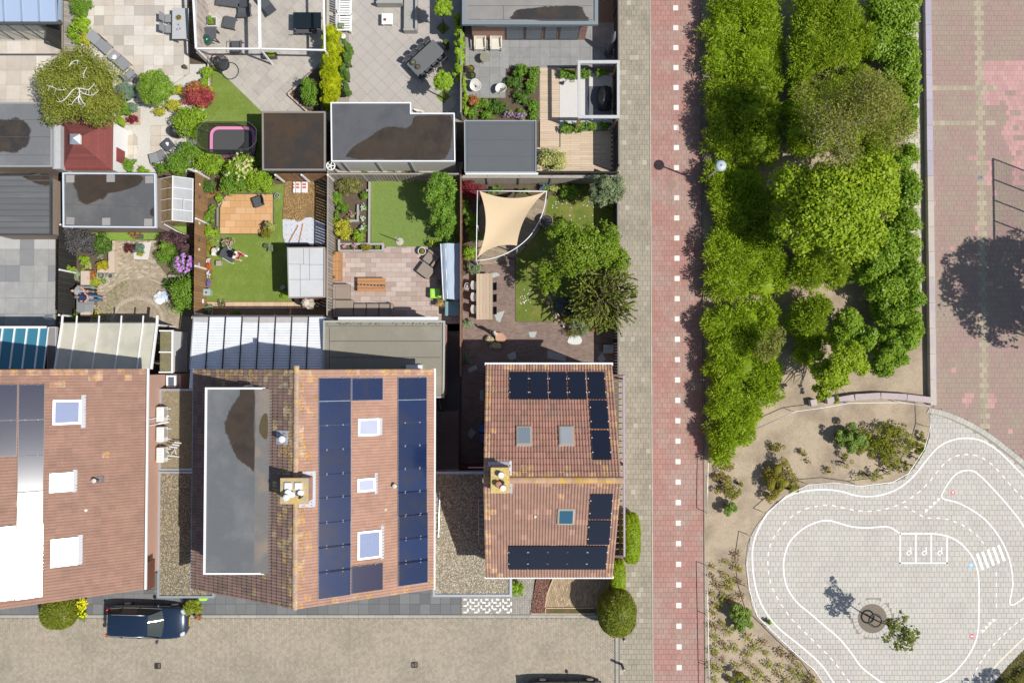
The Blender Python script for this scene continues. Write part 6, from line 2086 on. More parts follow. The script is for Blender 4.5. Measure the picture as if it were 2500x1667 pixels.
ln=obj('lantern',MB().box(cx,cy,2.98,.50,.50,.22),k1,ph)
obj('lantern_roof',MB().face([(cx-.29,cy-.29,3.09),(cx+.29,cy-.29,3.09),(cx,cy,3.3)]).face([(cx+.29,cy-.29,3.09),(cx+.29,cy+.29,3.09),(cx,cy,3.3)]).face([(cx+.29,cy+.29,3.09),(cx-.29,cy+.29,3.09),(cx,cy,3.3)]).face([(cx-.29,cy+.29,3.09),(cx-.29,cy-.29,3.09),(cx,cy,3.3)]),ku,ln)
wx0,wy0,wx1,wy1=q[0][0]+.12,q[0][1]+.08,q[1][0]-.02,q[2][1]-.12
obj('wall',MB().prism([(wx0,wy0),(wx1,wy0),(wx1,wy1),(wx0,wy1)],0,pe),k1,ph)
w=j4(ph,wx1,P('A',0,1360,.9)[1],.5,.55,.75,'+x')
obj('red_frame',MB().box(wx1+.02,P('A',0,1360,.9)[1],.88,.06,.80,.95),mat('red_frame',(.25,.05,.05),.6),w)
s1_=kV('grey felt flat roofed shed with a round puddle at the left edge','A',[(-160,895),(455,895),(455,1455),(-160,1455)],SH2,M_felt,mat('trim_grey',(.30,.31,.31),.7,.08,4),mat('shed_panel',(.28,.22,.17),.85,.15,4),trim=.08)
kT(s1_,'A',[(-40,1060),(60,1050),(130,1032),(200,1055),(255,1110),(250,1180),(235,1260),(190,1290),(120,1325),(50,1315),(-40,1290)],SH2,M_wet)
for y in(1043,1192,1350):
 kt(s1_,P('A',-150,y,SH2),P('A',445,y,SH2),SH2,.02)
obj('side_cladding',MB().prism(PP('A',[(457,1090),(527,1090),(527,1470),(457,1470)],2.3),0,2.3),mat('pale_zinc_board',(.42,.43,.44),.7,.12,3),s1_)
j0('small square black table standing diagonally on white gravel',P('A',1458,1260,.45),.62,.62,.45,radians(42),k8,k5)
t=k0('cloth_bundle','crumpled white cloth on the small square black table','cloth',P3('A',1455,1248,.452))
obj('fold',MB().ell((0,0,.03),(.10,.07,.04),10,6,.25),k1,t)
obj('fold',MB().ell((.03,-.10,.03),(.07,.06,.035),10,6,.25),k1,t)
jc('grey folding lounge chair beside the small black table',P('A',1375,1365,.35),radians(195),kU,k8,L=1.05,Wd=.55,back=.5)
t=k0('covered_barbecue','black covered round barbecue at the edge of the white gravel','barbecue',P3('A',1555,1165))
obj('cover',MB().lathe(0,0,[(.33,.05),(.36,.4),(.30,.75),(.12,.9),(.03,.92)],18),k5,t,smooth=True)
for k in range(3):
 link('leg',MB().tube([(.2*cos(2.1*k),.2*sin(2.1*k),0),(.2*cos(2.1*k),.2*sin(2.1*k),.1)],.02,6).mesh('leg',kh),t)
# ---------------------------------------------------------------- plot 2: pergola patio
M_gslab=mat('warm_grey_slab',(.425,.385,.335),.85,.09,2.2,piece=.07,col2=(.365,.335,.29),scale2=1.,bump=.1)
pt=k6('pergola_patio',PP('B',[(215,-150),(1230,-150),(1215,970),(670,975),(255,570),(100,420)]),0.,kO)
k9(pt,PP('B',[(100,-20),(1215,-20),(1195,560),(1100,632),(905,818),(1060,968),(672,970),(250,560),(100,420)]),(.60,.60),'paving_slab',[M_gslab],z=.022,gap=.009,ang=radians(45),bond=.5,origin=P('B',680,680))
j5('triangle_lawn',PP('B',[(245,560),(670,972),(680,1480),(100,1480),(120,1010),(240,900)]),.02,260)
kr('whitewashed board fence between the beige and the pergola patio',P('B',205,-120),P('B',218,560),1.85,M_wash,bw=.17)
kr('low whitewashed bed edging beside the triangle lawn',P('B',228,570),P('B',236,780),.35,M_wash,bw=.17)
PGH=2.45
pg=k0('white_pergola','white tube pergola frame over the dark lounge set','pergola',P3('B',700,300),world=True)
pc_={k:P('B',x,y,PGH)for k,(x,y)in dict(a=(100,423),b=(658,425),c=(1222,436),A=(72,-100),B=(648,-100),C=(1210,-100)).items()}
for i,j,w in(('a','A',.10),('b','B',.15),('c','C',.09),('a','b',.08),('b','c',.08)):
 a,b=Vector(pc_[i]),Vector(pc_[j])
 d=b-a
 c=(a+b)/2
 obj('beam',MB().box(c.x,c.y,PGH-.06+.004*ord(i)%.01,d.length,w,.12,atan2(d.y,d.x)),k1,pg)
for k in 'abc':
 link('post',MB().box(0,0,(PGH-.12)/2,.085,.085,PGH-.12).mesh('post',k1),pg,(*pc_[k],0))
def h4(t,cx,cy,sx,sy,h,m,back=None,bh=.65,bt=.14,arm=()):
 obj('seat_base',MB().box(cx,cy,h*.32,sx-.03,sy-.03,h*.62),m,t)
 obj('cushion',MB().rbox(cx,cy,h*.82,sx-.02,sy-.02,h*.36,.05),m,t)
 for sd in([back]if back else[])+list(arm):
  hh=bh if sd==back else bh*.85
  ax,s=sd[1],(1 if sd[0]=='+' else-1)
  if ax=='x':
   obj('backrest',MB().rbox(cx+s*(sx/2-bt/2+.02),cy,hh/2,bt,sy,hh,.04),m,t)
  else:
   obj('backrest',MB().rbox(cx,cy+s*(sy/2-bt/2+.02),hh/2,sx,bt,hh,.04),m,t)
def hm(label,f,rects,h,m,name='lounge_sofa',group=None):
 """rects: (x0,y0,x1,y1, back, arms) measured at seat height"""
 c0=P(f,(rects[0][0]+rects[0][2])/2,(rects[0][1]+rects[0][3])/2,h)
 t=k0(name,label,'sofa',(*c0,0),group=group,world=True)
 for r in rects:
  q=kl(f,*r[:4],h)
  h4(t,(q[0][0]+q[2][0])/2,(q[0][1]+q[2][1])/2,q[1][0]-q[0][0],q[2][1]-q[1][1],h,m,r[4],arm=r[5])
 return t
t=jc('dark grey double sun bed at the top under the pergola',P('B',430,5,.35),radians(172),kG,k8,L=2.1,Wd=.75)
jc('dark grey foot bench attached below the double sun bed',P('B',520,95,.35),radians(92),kG,k8,L=.9,Wd=.75,back=.3)
t=k0('ottoman','square dark grey ottoman under the pergola','ottoman',P3('B',408,218,0),radians(-12))
obj('cushion',MB().rbox(0,0,.33,.72,.70,.10,.04),kG,t)
for sx in(-1,1):
 for sy in(-1,1):
  link('leg',MB().box(sx*.31,sy*.30,.14,.06,.06,.28).mesh('leg',k8),t)
jc('dark grey reclining chair right of the centre beam',P('B',715,50,.35),radians(128),kG,k8,L=1.5,Wd=.6)
kM('dark grey armchair beneath the lower pergola beam',P('B',452,405,.4),radians(90),kG,k8,w=.62,d=.7,sh=.38,bh=.8,arms=True)
pot('square pale planter with a green shrub by the whitewashed fence',P('B',240,190,.35),.28,.38,hl,k3,square=True,ph=.4,n=420)
j0('square grey side table next to the green barbecue',P('B',222,290,.75),.74,.72,.75,0,k8,k5)
t=k0('kamado_barbecue','shiny dark green egg shaped barbecue by the whitewashed fence','barbecue',P3('B',228,385,0))
obj('base_bowl',MB().lathe(0,0,[(.18,.25),(.27,.45),(.28,.62)],20),mat('kamado_green',(.015,.075,.05),.15,.04,4,coat=.6),t,smooth=True)
obj('dome',MB().lathe(0,0,[(.285,.625),(.27,.76),(.19,.88),(.07,.93)],20),kb['kamado_green'],t,smooth=True)
obj('chimney_cap',MB().lathe(0,0,[(.05,.925),(.05,.99)],10),k5,t)
for k in range(3):
 link('leg',MB().tube([(.25*cos(2.1*k),.25*sin(2.1*k),0),(.17*cos(2.1*k),.17*sin(2.1*k),.3)],.02,6).mesh('leg',k5),t)
sh('small green shrub growing at the whitewashed fence','B',148,325,32,1.2,k3,55)
(c,L,Wd)=blk('','','','B',945,108,1190,248,0,.75,k5)
j0('black glass dining table under the right part of the pergola',c,L,Wd,.75,0,mat('black_glass',(.012,.018,.02),.12,.05,1,spec=.7),kh)
for i,x in enumerate((1000,1060,1120)):
 kM(['left','middle','right'][i]+' steel framed chair on the near side of black glass table',P('B',x,262,.45),radians(90),kG,ku,w=.42,d=.42,group='chairs at the black glass table')
t=k0('hanging_chair','round black wicker hanging chair in a ring stand','chair',P3('B',400,620,0))
obj('ring_base',MB().tube([(.50*cos(a),.50*sin(a),.03)for a in[2*PI*k/28 for k in range(29)]],.028,6),k5,t,smooth=True)
obj('arch',MB().tube(kd([(-.45,-.2,.05),(-.6,0.,.9),(-.5,.2,1.7),(-.1,.25,1.95)],6),.03,6),k5,t,smooth=True)
mb=MB()
for k in range(14):
 a=PI*k/14
 pts=[(-.18+.42*cos(a)*sin(b),.15+.42*sin(a)*sin(b),.95+.62*cos(b))for b in[PI*2*j/24 for j in range(25)]]
 mb.tube(pts,.012,4)
for j in range(1,9):
 b=PI*j/9
 mb.tube([(-.18+.42*sin(b)*cos(a),.15+.42*sin(b)*sin(a),.95+.62*cos(b))for a in[2*PI*k/24 for k in range(25)]],.010,4)
obj('wicker_basket',mb,k5,t,stuff=True)
obj('cushion',MB().ell((-.18,.15,.62),(.34,.34,.14),14,8),kG,t,smooth=True)
pot('black planter of yellow pansies below the pergola beam',P('B',735,478,.35),.17,.30,kA,ka,square=True,rx=.42,ph=.2,n=260)
tp=k0('trampoline','oval trampoline with pink edge pad and black safety net','trampoline',P3('B',400,1215),world=True)
kI=.35
def rrect(cx,cy,sx,sy,r,n=6):
 out=[]
 for qx,qy,a0 in((1,1,0),(-1,1,90),(-1,-1,180),(1,-1,270)):
  for k in range(n+1):
   a=radians(a0+90*k/n)
   out.append((cx+qx*(sx-r)+r*cos(a),cy+qy*(sy-r)+r*sin(a)))
 return out
q=kl('B',222,1105,620,1345,kI)
tcx,tcy=(q[0][0]+q[2][0])/2,(q[0][1]+q[2][1])/2
tsx,tsy=(q[1][0]-q[0][0])/2,(q[2][1]-q[1][1])/2+.12
tcy-=.1
kz,in_=rrect(tcx,tcy,tsx,tsy,.5),rrect(tcx,tcy,tsx-.19,tsy-.19,.34)
m_=len(kz)
mb=MB()
mb.v=[(x,y,kI)for x,y in kz]+[(x,y,kI+.03)for x,y in in_]+[(x,y,kI-.06)for x,y in kz]
mb.idx([(i,(i+1)%m_,m_+(i+1)%m_,m_+i)for i in range(m_)]+[(2*m_+i,2*m_+(i+1)%m_,(i+1)%m_,i)for i in range(m_)])
obj('edge_pad',mb,mat('pink_pad',(.72,.27,.47),.6,.05,5),tp)
obj('mat',MB().prism(in_,kI-.02,kI-.005),mat('trampoline_mat',(.065,.068,.068),.8,.1,10),tp)
obj('frame',MB().tube([(x,y,kI-.05)for x,y in kz+kz[:1]],.035,6),k5,tp)
nh=2.3
ce=P('B',368,1180,nh)
sc=(kH-nh)/FPX/FR['B'][2]
angs=[atan2(y-tcy,x-tcx)for x,y in kz]
ring=[(ce[0]+272*sc*cos(a),ce[1]+165*sc*sin(a),nh)for a in angs]
mb=MB()
mb.v=[(x,y,kI)for x,y in kz]+ring
mb.idx([(i,(i+1)%m_,m_+(i+1)%m_,m_+i)for i in range(m_)])
obj('safety_net',mb,mat('black_net',(.015,.016,.017),.8,0.,alpha=.58),tp)
obj('top_ring',MB().tube(ring+ring[:1],.018,6),k8,tp)
for k in range(0,m_,4):
 link('net_pole',MB().tube([(*kz[k],0.),(*kz[k],.5),ring[k]],.02,6).mesh('net_pole',k8),tp)
for k in range(0,m_,7):
 link('leg',MB().tube([(*kz[k],0),(*kz[k],kI-.05)],.03,6).mesh('leg',k5),tp)
sh('red leaved maple bush beside the triangle lawn','B',130,860,130,1.6,LM_red,95,(.10,.05))
sh('orange leaved maple bush above the red one','B',110,780,115,1.5,ja,60,(.10,.05))
sh('large yellow green shrub left of the trampoline','B',60,1060,150,1.8,ka,150,(.10,.06))
sh('fresh green climber on the low whitewashed edging','B',195,625,48,.9,ka,55,(.08,.05))
sh('yellow green low plant below the climber','B',180,715,55,.6,ka,40,(.08,.05))
sh('small golden plant right of the red maple','B',235,780,25,.6,kP,25,(.06,.04))
for lab,x,y,r,ry,h,m in(('tall mixed green shrub below the trampoline, left part',60,1330,110,85,1.9,k3),('sprawling green shrub below the trampoline, middle part',230,1420,130,95,1.7,ka),('green shrub at the greenhouse corner',-40,1430,110,90,1.8,k3),('leafy green shrub under the cream flowering bush',450,1500,120,70,1.5,k3),('dense green shrub at the black shed corner',640,1540,110,75,1.6,ka)):
 sh(lab,'B',x,y,r,h,m,ry,(.10,.06))
cf=sh('cream flowering bush between trampoline and orange tiled terrace','B',500,1440,125,1.8,ka,95,(.10,.06))
rs=random.Random(4)
kp(cf,[tuple(Vector((*P('B',500+rs.gauss(0,55),1440+rs.gauss(0,50),1.75),1.55+rs.random()*.25)))for _ in range(46)],.12,PT_cream,16,size=.07)
s2=kV('square black flat roofed shed with brown rain stains','B',[(676,972),(1228,972),(1228,1485),(680,1485)],SH2,mat('epdm_brown_wet',(.040,.034,.030),.55,.18,1.6,col2=(.065,.042,.025),scale2=.55,mix2=.6,speck=(.16,.12,.07),speck_scale=22,speck_amt=-.03,spec=.3),mat('shed_trim_wood',(.24,.215,.185),.8,.15,4),mat('shed_wall_black',(.05,.048,.045),.8,.1,4),trim=.09)
cp=k0('corner_planter','triangular brick edged planting bed beside the yellow hedge','planter',P3('B',1090,830),world=True)
obj('soil',MB().prism(PP('B',[(915,820),(1100,642),(1180,600),(1185,968),(1075,965)]),0,.22),kj,cp)
for a,b in(((900,820),(1105,630)),((905,822),(1070,970))):
 A_,B_=Vector(P('B',*a,.25)),Vector(P('B',*b,.25))
 d=B_-A_
 n_=int(d.length/.21)
 me=MB().box(0,0,.13,.20,.10,.26).mesh('brick',mat('pale_edge_brick',(.50,.38,.30),.85,.12,5,piece=.12))
 for k in range(n_):
  p_=A_+d*((k+.5)/n_)
  link('brick',me,cp,(p_.x,p_.y,0),(0,0,atan2(d.y,d.x)))
sh('upright green shrub in the triangular brick edged bed','B',1090,800,70,1.5,k3,140,(.09,.06),z0=.2)
k7('yellow_hedge','long bright yellow green hedge between pergola patio and grey diagonal patio','hedge','B',[(1285,320,85,75,2.1),(1290,440,95,90,2.15),(1285,560,95,90,2.1),(1290,680,95,90,2.15),(1285,790,95,80,2.1),(1265,890,80,80,2.05)],hF,420,(.12,.035),rel=.26,outward=.8,core=.82)
k7('ivy_hedge','darker green leafy hedge attached right of the yellow hedge','hedge','C',[(245,420,35,60,1.9),(240,530,38,70,1.8),(235,650,36,70,1.8),(235,780,30,80,1.7)],kx,420,(.10,.08),rel=.36,outward=.2,core=.75)
# ---------------------------------------------------------------- plot 3: diagonal grey patio
M_dg=mat('pale_grey_slab',(.405,.37,.335),.85,.05,2.2,piece=.035,bump=.08)
pt=k6('diagonal_patio',PP('C',[(60,-150),(1245,-150),(1245,1060),(60,1060)]),0.,kO)
k9(pt,PP('C',[(255,-20),(1240,-20),(1240,1050),(255,900)]),(.60,.60),'paving_slab',[M_dg],z=.022,gap=.009,ang=radians(45),bond=0.,origin=P('C',540,580),skip=lambda c:False)
ws=k6('stone_strip',PP('C',[(62,-30),(150,-30),(150,255),(62,255)]),.03,ky)
k9(ws,PP('C',[(62,-20),(150,-20),(150,250),(62,250)]),(.45,.55),'paving_slab',[h7],z=.06,bond=.5)
for i,(y0,y1)in enumerate(((-15,118),(128,285))):
 t=k0('white_slat_chair',['white slatted garden chair at the very top of grey patio','white slatted garden chair beside the yellow hedge end'][i],'chair',P3('C',222,(y0+y1)/2,.4),radians(0))
 t.location.z=0
 for k in range(6):
  link('slat',MB().box(.02,-.36+k*.145,.42,.62,.095,.03).mesh('slat',k1),t)
 obj('seat_frame',MB().box(.36,0,.40,.07,.96,.06).box(-.34,0,.40,.07,.96,.06),k1,t)
 for k in range(6):
  link('back_slat',MB().box(-.42,-.36+k*.145,.68,.03,.095,.5).mesh('back_slat',k1),t)
 for sy in(-1,1):
  link('armrest',MB().box(-.02,sy*.47,.60,.80,.08,.035).mesh('armrest',k1),t)
  for sx in(-1,1):
   link('leg',MB().box(sx*.34,sy*.45,.2,.06,.06,.38).mesh('leg',k1),t)
sh('small olive bush between white chair and yellow hedge','C',178,235,42,.9,ko,32,(.07,.03))
t=k0('garden_clock','round white clock leaning at the end of the yellow hedge','clock',P3('C',208,318,.6))
obj('case',MB().lathe(0,0,[(.17,-.04),(.17,.02),(.14,.03)],20),mat('clock_case',(.30,.27,.22),.6,.1,5),t)
obj('dial',MB().lathe(0,0,[(.138,0.),(.138,.034)],20),k1,t)
obj('hand',MB().box(.03,.02,.037,.10,.015,.004,.5),k5,t)
obj('stand',MB().box(0,0,-.32,.05,.05,.56),k5,t)
hD=mat('stone_grey_wicker',(.345,.335,.305),.85,.06,12,bump=.2,bscale=40)
hm('large L shaped stone grey corner sofa at the top of the diagonal patio','C',[(495,-60,725,40,'-y',()),(730,-60,850,270,'+x',('-y',))],.42,hD)
t=j0('white cube side table with an orange bowl',P('C',588,165,.45),.66,.66,.45,0,k1,k1)
pot('small orange bowl on the white cube table',P('C',570,172,.5),.085,.06,mat('orange_bowl',(.60,.17,.04),.5,.05,5),z0=.452)
for i,(cx_,cy_,r_,bx,by,h_)in enumerate(((1078,75,76,1080,262,3.),(1078,708,88,1082,858,2.9))):
 kq('ball_tree',['ball shaped standard tree at the top near the sofa','ball shaped standard tree in the diagonal planting square near the dining table'][i],P('C',bx,by),h_,[at('C',cx_,cy_,h_-.45,r_,r_,.55),at('C',cx_-20,cy_+15,h_-.4,r_*.75,r_*.75,.5),at('C',cx_+20,cy_-15,h_-.4,r_*.75,r_*.75,.5)],ka,3600,(.10,.06),None,.05,rel=.25,core=.82,limbs=6,fork=.75)
 c=P('C',bx-5,by-15)
 s_=.42
 j5('planting_square',[(c[0]-s_,c[1]),(c[0],c[1]-s_),(c[0]+s_,c[1]),(c[0],c[1]+s_)],.028,500)
tc=P('C',922,505,.75)
ta=radians(43)
j0('long dark grey dining table set diagonally on the pale patio',tc,2.15,1.,.75,ta,mat('slate_table',(.125,.13,.13),.6,.06,6),k8)
for k in range(4):
 for s_ in(-1,1):
  u=-.8+.53*k
  px_=tc[0]+cos(ta)*u-sin(ta)*s_*.54
  py_=tc[1]+sin(ta)*u+cos(ta)*s_*.54
  kM(['first','second','third','fourth'][k]+' dark chair from the lower end on the '+('upper left' if s_>0 else 'lower right')+' side of dark grey table',(px_,py_),ta-s_*PI/2,k8,k5,w=.44,d=.44,bh=.84,group='chairs at the dark grey table',curved=True,recline=.06)
pot('white bowl pot on the dark grey diagonal table',P('C',815,545,.85),.17,.13,kA,ko,z0=.752,ph=.05,n=30,leaf=(.05,.04))
pot('black bowl pot on the dark grey diagonal table',P('C',857,582,.85),.15,.12,kA,z0=.752)
pot('tall black planter behind the diagonal table',P('C',1100,385,.6),.20,.6,kA,kx,ph=.3,n=120)
s3=kV('long L shaped black flat roofed shed with white edge and brown puddle','C',[(97,893),(797,893),(797,985),(1176,985),(1182,1408),(103,1408)],SH2,mat('epdm_grey',(.095,.097,.103),.6,.07,1.5,col2=(.075,.075,.08),scale2=.6,speck=(.28,.27,.25),speck_scale=40,speck_amt=-.05),k1,mat('white_shed_wall',(.62,.62,.58),.6,.06,4),trim=.065,lip=.04,over=.07)
kT(s3,'C',[(232,1365),(250,1330),(300,1275),(380,1225),(440,1190),(500,1145),(570,1110),(640,1102),(700,1108),(745,1118),(800,1085),(825,1020),(900,1008),(1100,1005),(1150,1030),(1150,1200),(1120,1330),(1050,1390),(800,1390),(500,1385),(330,1385),(260,1370)],SH2,jC)
for x in(205,505,800):
 p_=P('C',x,1415,1.3)
 link('pilaster',MB().box(0,0,1.2,.10,.06,2.4).mesh('pilaster',kB),s3,(P('C',x-20,1410,SH2)[0],P('C',0,1408,SH2)[1]+.05,0))
hr=k0('hose_reel','white five spoked wheel beside the black shed corner','wheel',P3('C',97,1443,1.9))
obj('rim',MB().tube([(.24*cos(a),.24*sin(a),0)for a in[2*PI*k/24 for k in range(25)]],.035,6),k1,hr,smooth=True)
for k in range(5):
 a=2*PI*k/5
 link('spoke',MB().box(.12,0,0,.22,.055,.03).mesh('spoke',k1),hr,(0,0,0),(0,0,a))
obj('hub',MB().lathe(0,0,[(.06,-.04),(.06,.04)],12),k1,hr)
obj('pole',MB().tube([(0,0,-1.9),(0,0,-.03)],.03,6),k8,hr)
# ---------------------------------------------------------------- plot 4: extension, grey terrace, deck
XR4=P('D',1285,100,3.2)[0]
e4=kX('house_extension','flat grey roofed house extension at the top right garden','extension',[P('D',100,217,3.2),P('D',1283,219,3.2),(XR4,23.5),(P('D',100,100,3.2)[0],23.5)],3.2,mat('warm_grey_felt',(.235,.22,.205),.8,.07,1.2,col2=(.27,.255,.235),scale2=.5,speck=(.4,.38,.34),speck_scale=60,speck_amt=-.04),mat('slate_trim',(.20,.235,.25),.5,.08,4),kF,trim=.20,lip=.05,over=.45)
kT(e4,'D',[(535,165),(560,110),(600,85),(700,75),(830,65),(950,55),(1120,58),(1150,100),(1190,190),(1000,198),(700,170)],3.2,M_wet)
kt(e4,P('D',150,52,3.2),P('D',1230,52,3.2),3.2,.02)
kt(e4,P('D',150,170,3.2),P('D',1230,172,3.2),3.2,.02)
kt(e4,P('D',460,55,3.2),P('D',460,168,3.2),3.2,.02)
ywall=ccw(PP('D',[(100,217),(1283,219)]+[(1283,0),(100,0)],3.2))[0][1]+.45
ab=obj('awning_box',MB().box((P('D',310,250,2.6)[0]+P('D',1080,250,2.6)[0])/2,ywall-.14,2.55,P('D',1080,250,2.6)[0]-P('D',310,250,2.6)[0],.24,.22),mat('awning_grey',(.40,.44,.49),.5,.05,4),e4)
for x0,x1 in((480,640),(650,800),(815,930),(945,1120)):
 xa,xb=P('D',x0,300,1.1)[0],P('D',x1,300,1.1)[0]
 w=obj('window',MB().box((xa+xb)/2,ywall-.01,1.15,xb-xa,.05,2.1),k8,e4)
 obj('pane',MB().box((xa+xb)/2,ywall-.035,1.2,xb-xa-.12,.02,1.9),h2,w)
M_dt=mat('grey_terrace_slab',(.245,.245,.24),.8,.10,2.2,piece=.07,col2=(.285,.285,.28),scale2=1.2,bump=.1)
pt=k6('grey_terrace',PP('D',[(120,-100),(1440,-100),(1440,1060),(120,1060)]),0.,ky)
k9(pt,PP('D',[(130,200),(1440,200),(1440,580),(780,590),(780,1040),(130,1040)]),(.60,.60),'paving_slab',[M_dt],z=.022,gap=.009,bond=0.,origin=P('D',515,588))
for i,x in enumerate((257,396)):
 t=k0('cream_lounge_chair',['left','right'][i]+' cream moulded plastic lounge chair below the extension','chair',P3('D',x,372,.35),0,group='cream lounge chairs')
 t.location.z=0
 obj('seat',MB().rbox(0,-.08,.33,.62,.66,.08,.06),jn,t)
 obj('backrest',MB().box(0,0,0,.60,.06,.55,0,Matrix.Translation((0,.32,.60))@Matrix.Rotation(radians(-18),4,'X')),jn,t)
 for s_ in(-1,1):
  obj('armrest',MB().box(0,0,0,.07,.62,.07,0,Matrix.Translation((s_*.32,0.,.52))@Matrix.Rotation(radians(8),4,'X')),jn,t)
  for yy in(-.38,.25):
   link('leg',MB().box(s_*.32,yy,.25,.06,.06,.50).mesh('leg',jn),t)
t=k0('stool_table','round olive grey stool table on grey terrace','table',P3('D',300,530,0))
obj('table_top',MB().lathe(0,0,[(.28,.52),(.29,.55),(.28,.57)],24),mat('olive_grey_paint',(.24,.225,.165),.6,.06,5),t)
for k in range(3):
 link('leg',MB().tube([(.24*cos(2.1*k),.24*sin(2.1*k),0),(.12*cos(2.1*k),.12*sin(2.1*k),.52)],.015,6).mesh('leg',k8),t)
pot('dark glossy pot with a plant, upper of the pair beside ivy',P('D',177,600,.4),.22,.45,kA,ke,ph=.15,n=60)
pot('dark glossy pot, lower of the pair beside ivy',P('D',191,656,.35),.20,.4,kA,kx,ph=.08,n=30)
for i,(x,y,a)in enumerate(((217,748,110),(438,772,-60))):
 t=k0('shell_chair',['white round shell chair beside the ivy edge','white round shell chair beside the flower border'][i],'chair',P3('D',x,y,.45),radians(a),group='white shell chairs')
 t.location.z=0
 mb=MB()
 k=20
 for r_,z in((.05,.36),(.20,.38),(.30,.46)):
  for j in range(k):
   an=2*PI*j/k
   mb.v.append((r_*cos(an),r_*sin(an)*1.05,z+(.30*max(0,cos(an))**2*(r_/.3)**2)))
 for rr in range(2):
  mb.idx([(rr*k+j,rr*k+(j+1)%k,(rr+1)*k+(j+1)%k,(rr+1)*k+j)for j in range(k)])
 mb.idx([tuple(range(k))])
 obj('shell_seat',mb,mat('white_wire_shell',(.60,.57,.53),.6,.05,8),t,smooth=True)
 obj('rim',MB().tube([(.31*cos(2*PI*j/24),.325*sin(2*PI*j/24),.47+.30*max(0,cos(2*PI*j/24))**2)for j in range(25)],.016,6),k1,t)
 for j in range(4):
  an=PI/4+j*PI/2
  link('leg',MB().tube([(.25*cos(an),.25*sin(an),0),(.12*cos(an),.12*sin(an),.36)],.012,6).mesh('leg',k1),t)
k6('flower_border',PP('D',[(480,600),(772,580),(772,1050),(150,1048),(150,855),(480,855)]),.04,kj)
rs=random.Random(12)
brd=[('rounded green shrub at the top of the flower border',600,620,75,60,.9,k3),('green shrub at the top right of the flower border',725,640,50,60,.9,k3),('grey green ornamental grass in the middle of border',560,720,85,65,.7,kx),('leafy border plant beside the deck',710,750,65,70,.7,k3),('dark border plant left of the deck',640,850,90,70,.6,kx),('green border plant below the shell chairs',400,930,95,70,.7,kx),('leafy plant in the left of the border',270,910,80,60,.7,k3),('reddish green plant at the ivy corner',200,880,45,55,.8,ja),('low leafy plant above the grey shed',190,990,55,45,.6,k3),('bushy plant above the grey shed middle',320,1000,70,45,.6,k3),('plant with small leaves beside deck end',720,930,55,60,.6,k3),('low plant at deck and shed corner',720,1010,50,40,.5,k3)]
for lab,x,y,r,ry,h,m in brd:
 sh(lab,'D',x,y,r,h,m,ry,(.09,.055))
for lab,x,y,r in(('left purple flower clump above the grey shed',505,985,40),('right purple flower clump above the grey shed',607,995,50)):
 o=sh(lab,'D',x,y,r,.55,k3,r,(.07,.05))
 kp(o,[tuple(Vector((*P('D',x+rs.gauss(0,r*.5),y+rs.gauss(0,r*.45),.6),.50+rs.random()*.12)))for _ in range(16)],.07,h3,14,size=.055)
jS=mat('pale_deck_board',(.56,.44,.315),.8,.09,2.2,piece=.08,stretch=(.8,7,1),col2=(.50,.39,.28),scale2=1.)
dk=k6('deck',PP('D',[(775,590),(1440,560),(1440,1490),(775,1500)]),.01,ky)
k9(dk,PP('D',[(778,592),(945,592),(945,1282),(778,1282)]),(2.4,.14),'deck_board',[jS],z=.05,gap=.008,bond=0.,origin=P('D',770,600))
k9(dk,PP('D',[(955,1150),(1410,1140),(1410,1490),(955,1490)]),(1.2,.14),'deck_board',[jS],z=.05,gap=.008,bond=.5)
k9(dk,PP('D',[(750,1285),(955,1285),(955,1500),(750,1500)]),(1.2,.14),'deck_board',[jS],z=.05,gap=.008,bond=.5)
k6('white_gravel_bed',PP('D',[(947,640),(1408,640),(1408,1130),(947,1130)]),.055,mat('white_pebbles',(.60,.57,.54),.95,.15,20,speck=(.35,.33,.3),speck_scale=40,speck_amt=.03,bump=.6,bscale=26))
k6('dark_mat',PP('D',[(1200,755),(1320,755),(1400,780),(1400,1005),(1205,1005),(1190,860)]),.062,mat('dark_gravel_mat',(.16,.16,.17),.9,.2,20))
PH4=2.45
pg=k0('weathered_pergola','square weathered white timber pergola over white gravel','pergola',P3('D',1285,780),world=True)
c4=[P('D',x,y,PH4)for x,y in((1117,540),(1460,538),(1460,1016),(1120,1016))]
M_wpost=mat('weathered_white_beam',(.48,.48,.47),.75,.12,4)
for i in range(4):
 a,b=Vector(c4[i]),Vector(c4[(i+1)%4])
 d=b-a
 c=(a+b)/2
 obj('beam',MB().box(c.x,c.y,PH4-.07+(.003 if i%2 else 0),d.length+.16,.17 if i%2==0 else .15,.14,atan2(d.y,d.x)),M_wpost,pg)
for i,c in enumerate(c4):
 link('post',MB().box(0,0,(PH4-.14)/2,.13,.13,PH4-.14).mesh('post',mat('honey_post',(.40,.26,.13),.8,.15,4)),pg,(*c,0))
t=k0('covered_barbecue','black tarpaulin covered barbecue under the weathered pergola','barbecue',P3('D',1345,850,.5))
t.location.z=.06
obj('cover',MB().ell((0,0,.45),(.42,.72,.50),16,10,.05),k5,t,smooth=False)
obj('skirt',MB().prism(rrect(0,0,.38,.66,.12,3),0,.45),k5,t)
for lab,x,y,r,ry,h in(('green bush left at the top of the white gravel bed',985,640,45,45,.7),('green bush in the middle at top of gravel bed',1060,650,50,50,.7),('green bush under the pergola beam at top of gravel bed',1170,640,55,50,.8),('shaded bush in the top right pergola corner',1310,635,70,35,.7),('green bush left below the white gravel bed',1010,1110,65,50,.7),('green bush in the middle below the gravel bed',1110,1110,60,50,.7),('green bush right below the gravel bed',1220,1100,55,50,.7),('shaded bush below the pergola right corner',1340,1090,60,40,.6)):
 sh(lab,'D',x,y,r,h,k3,ry,(.09,.055))
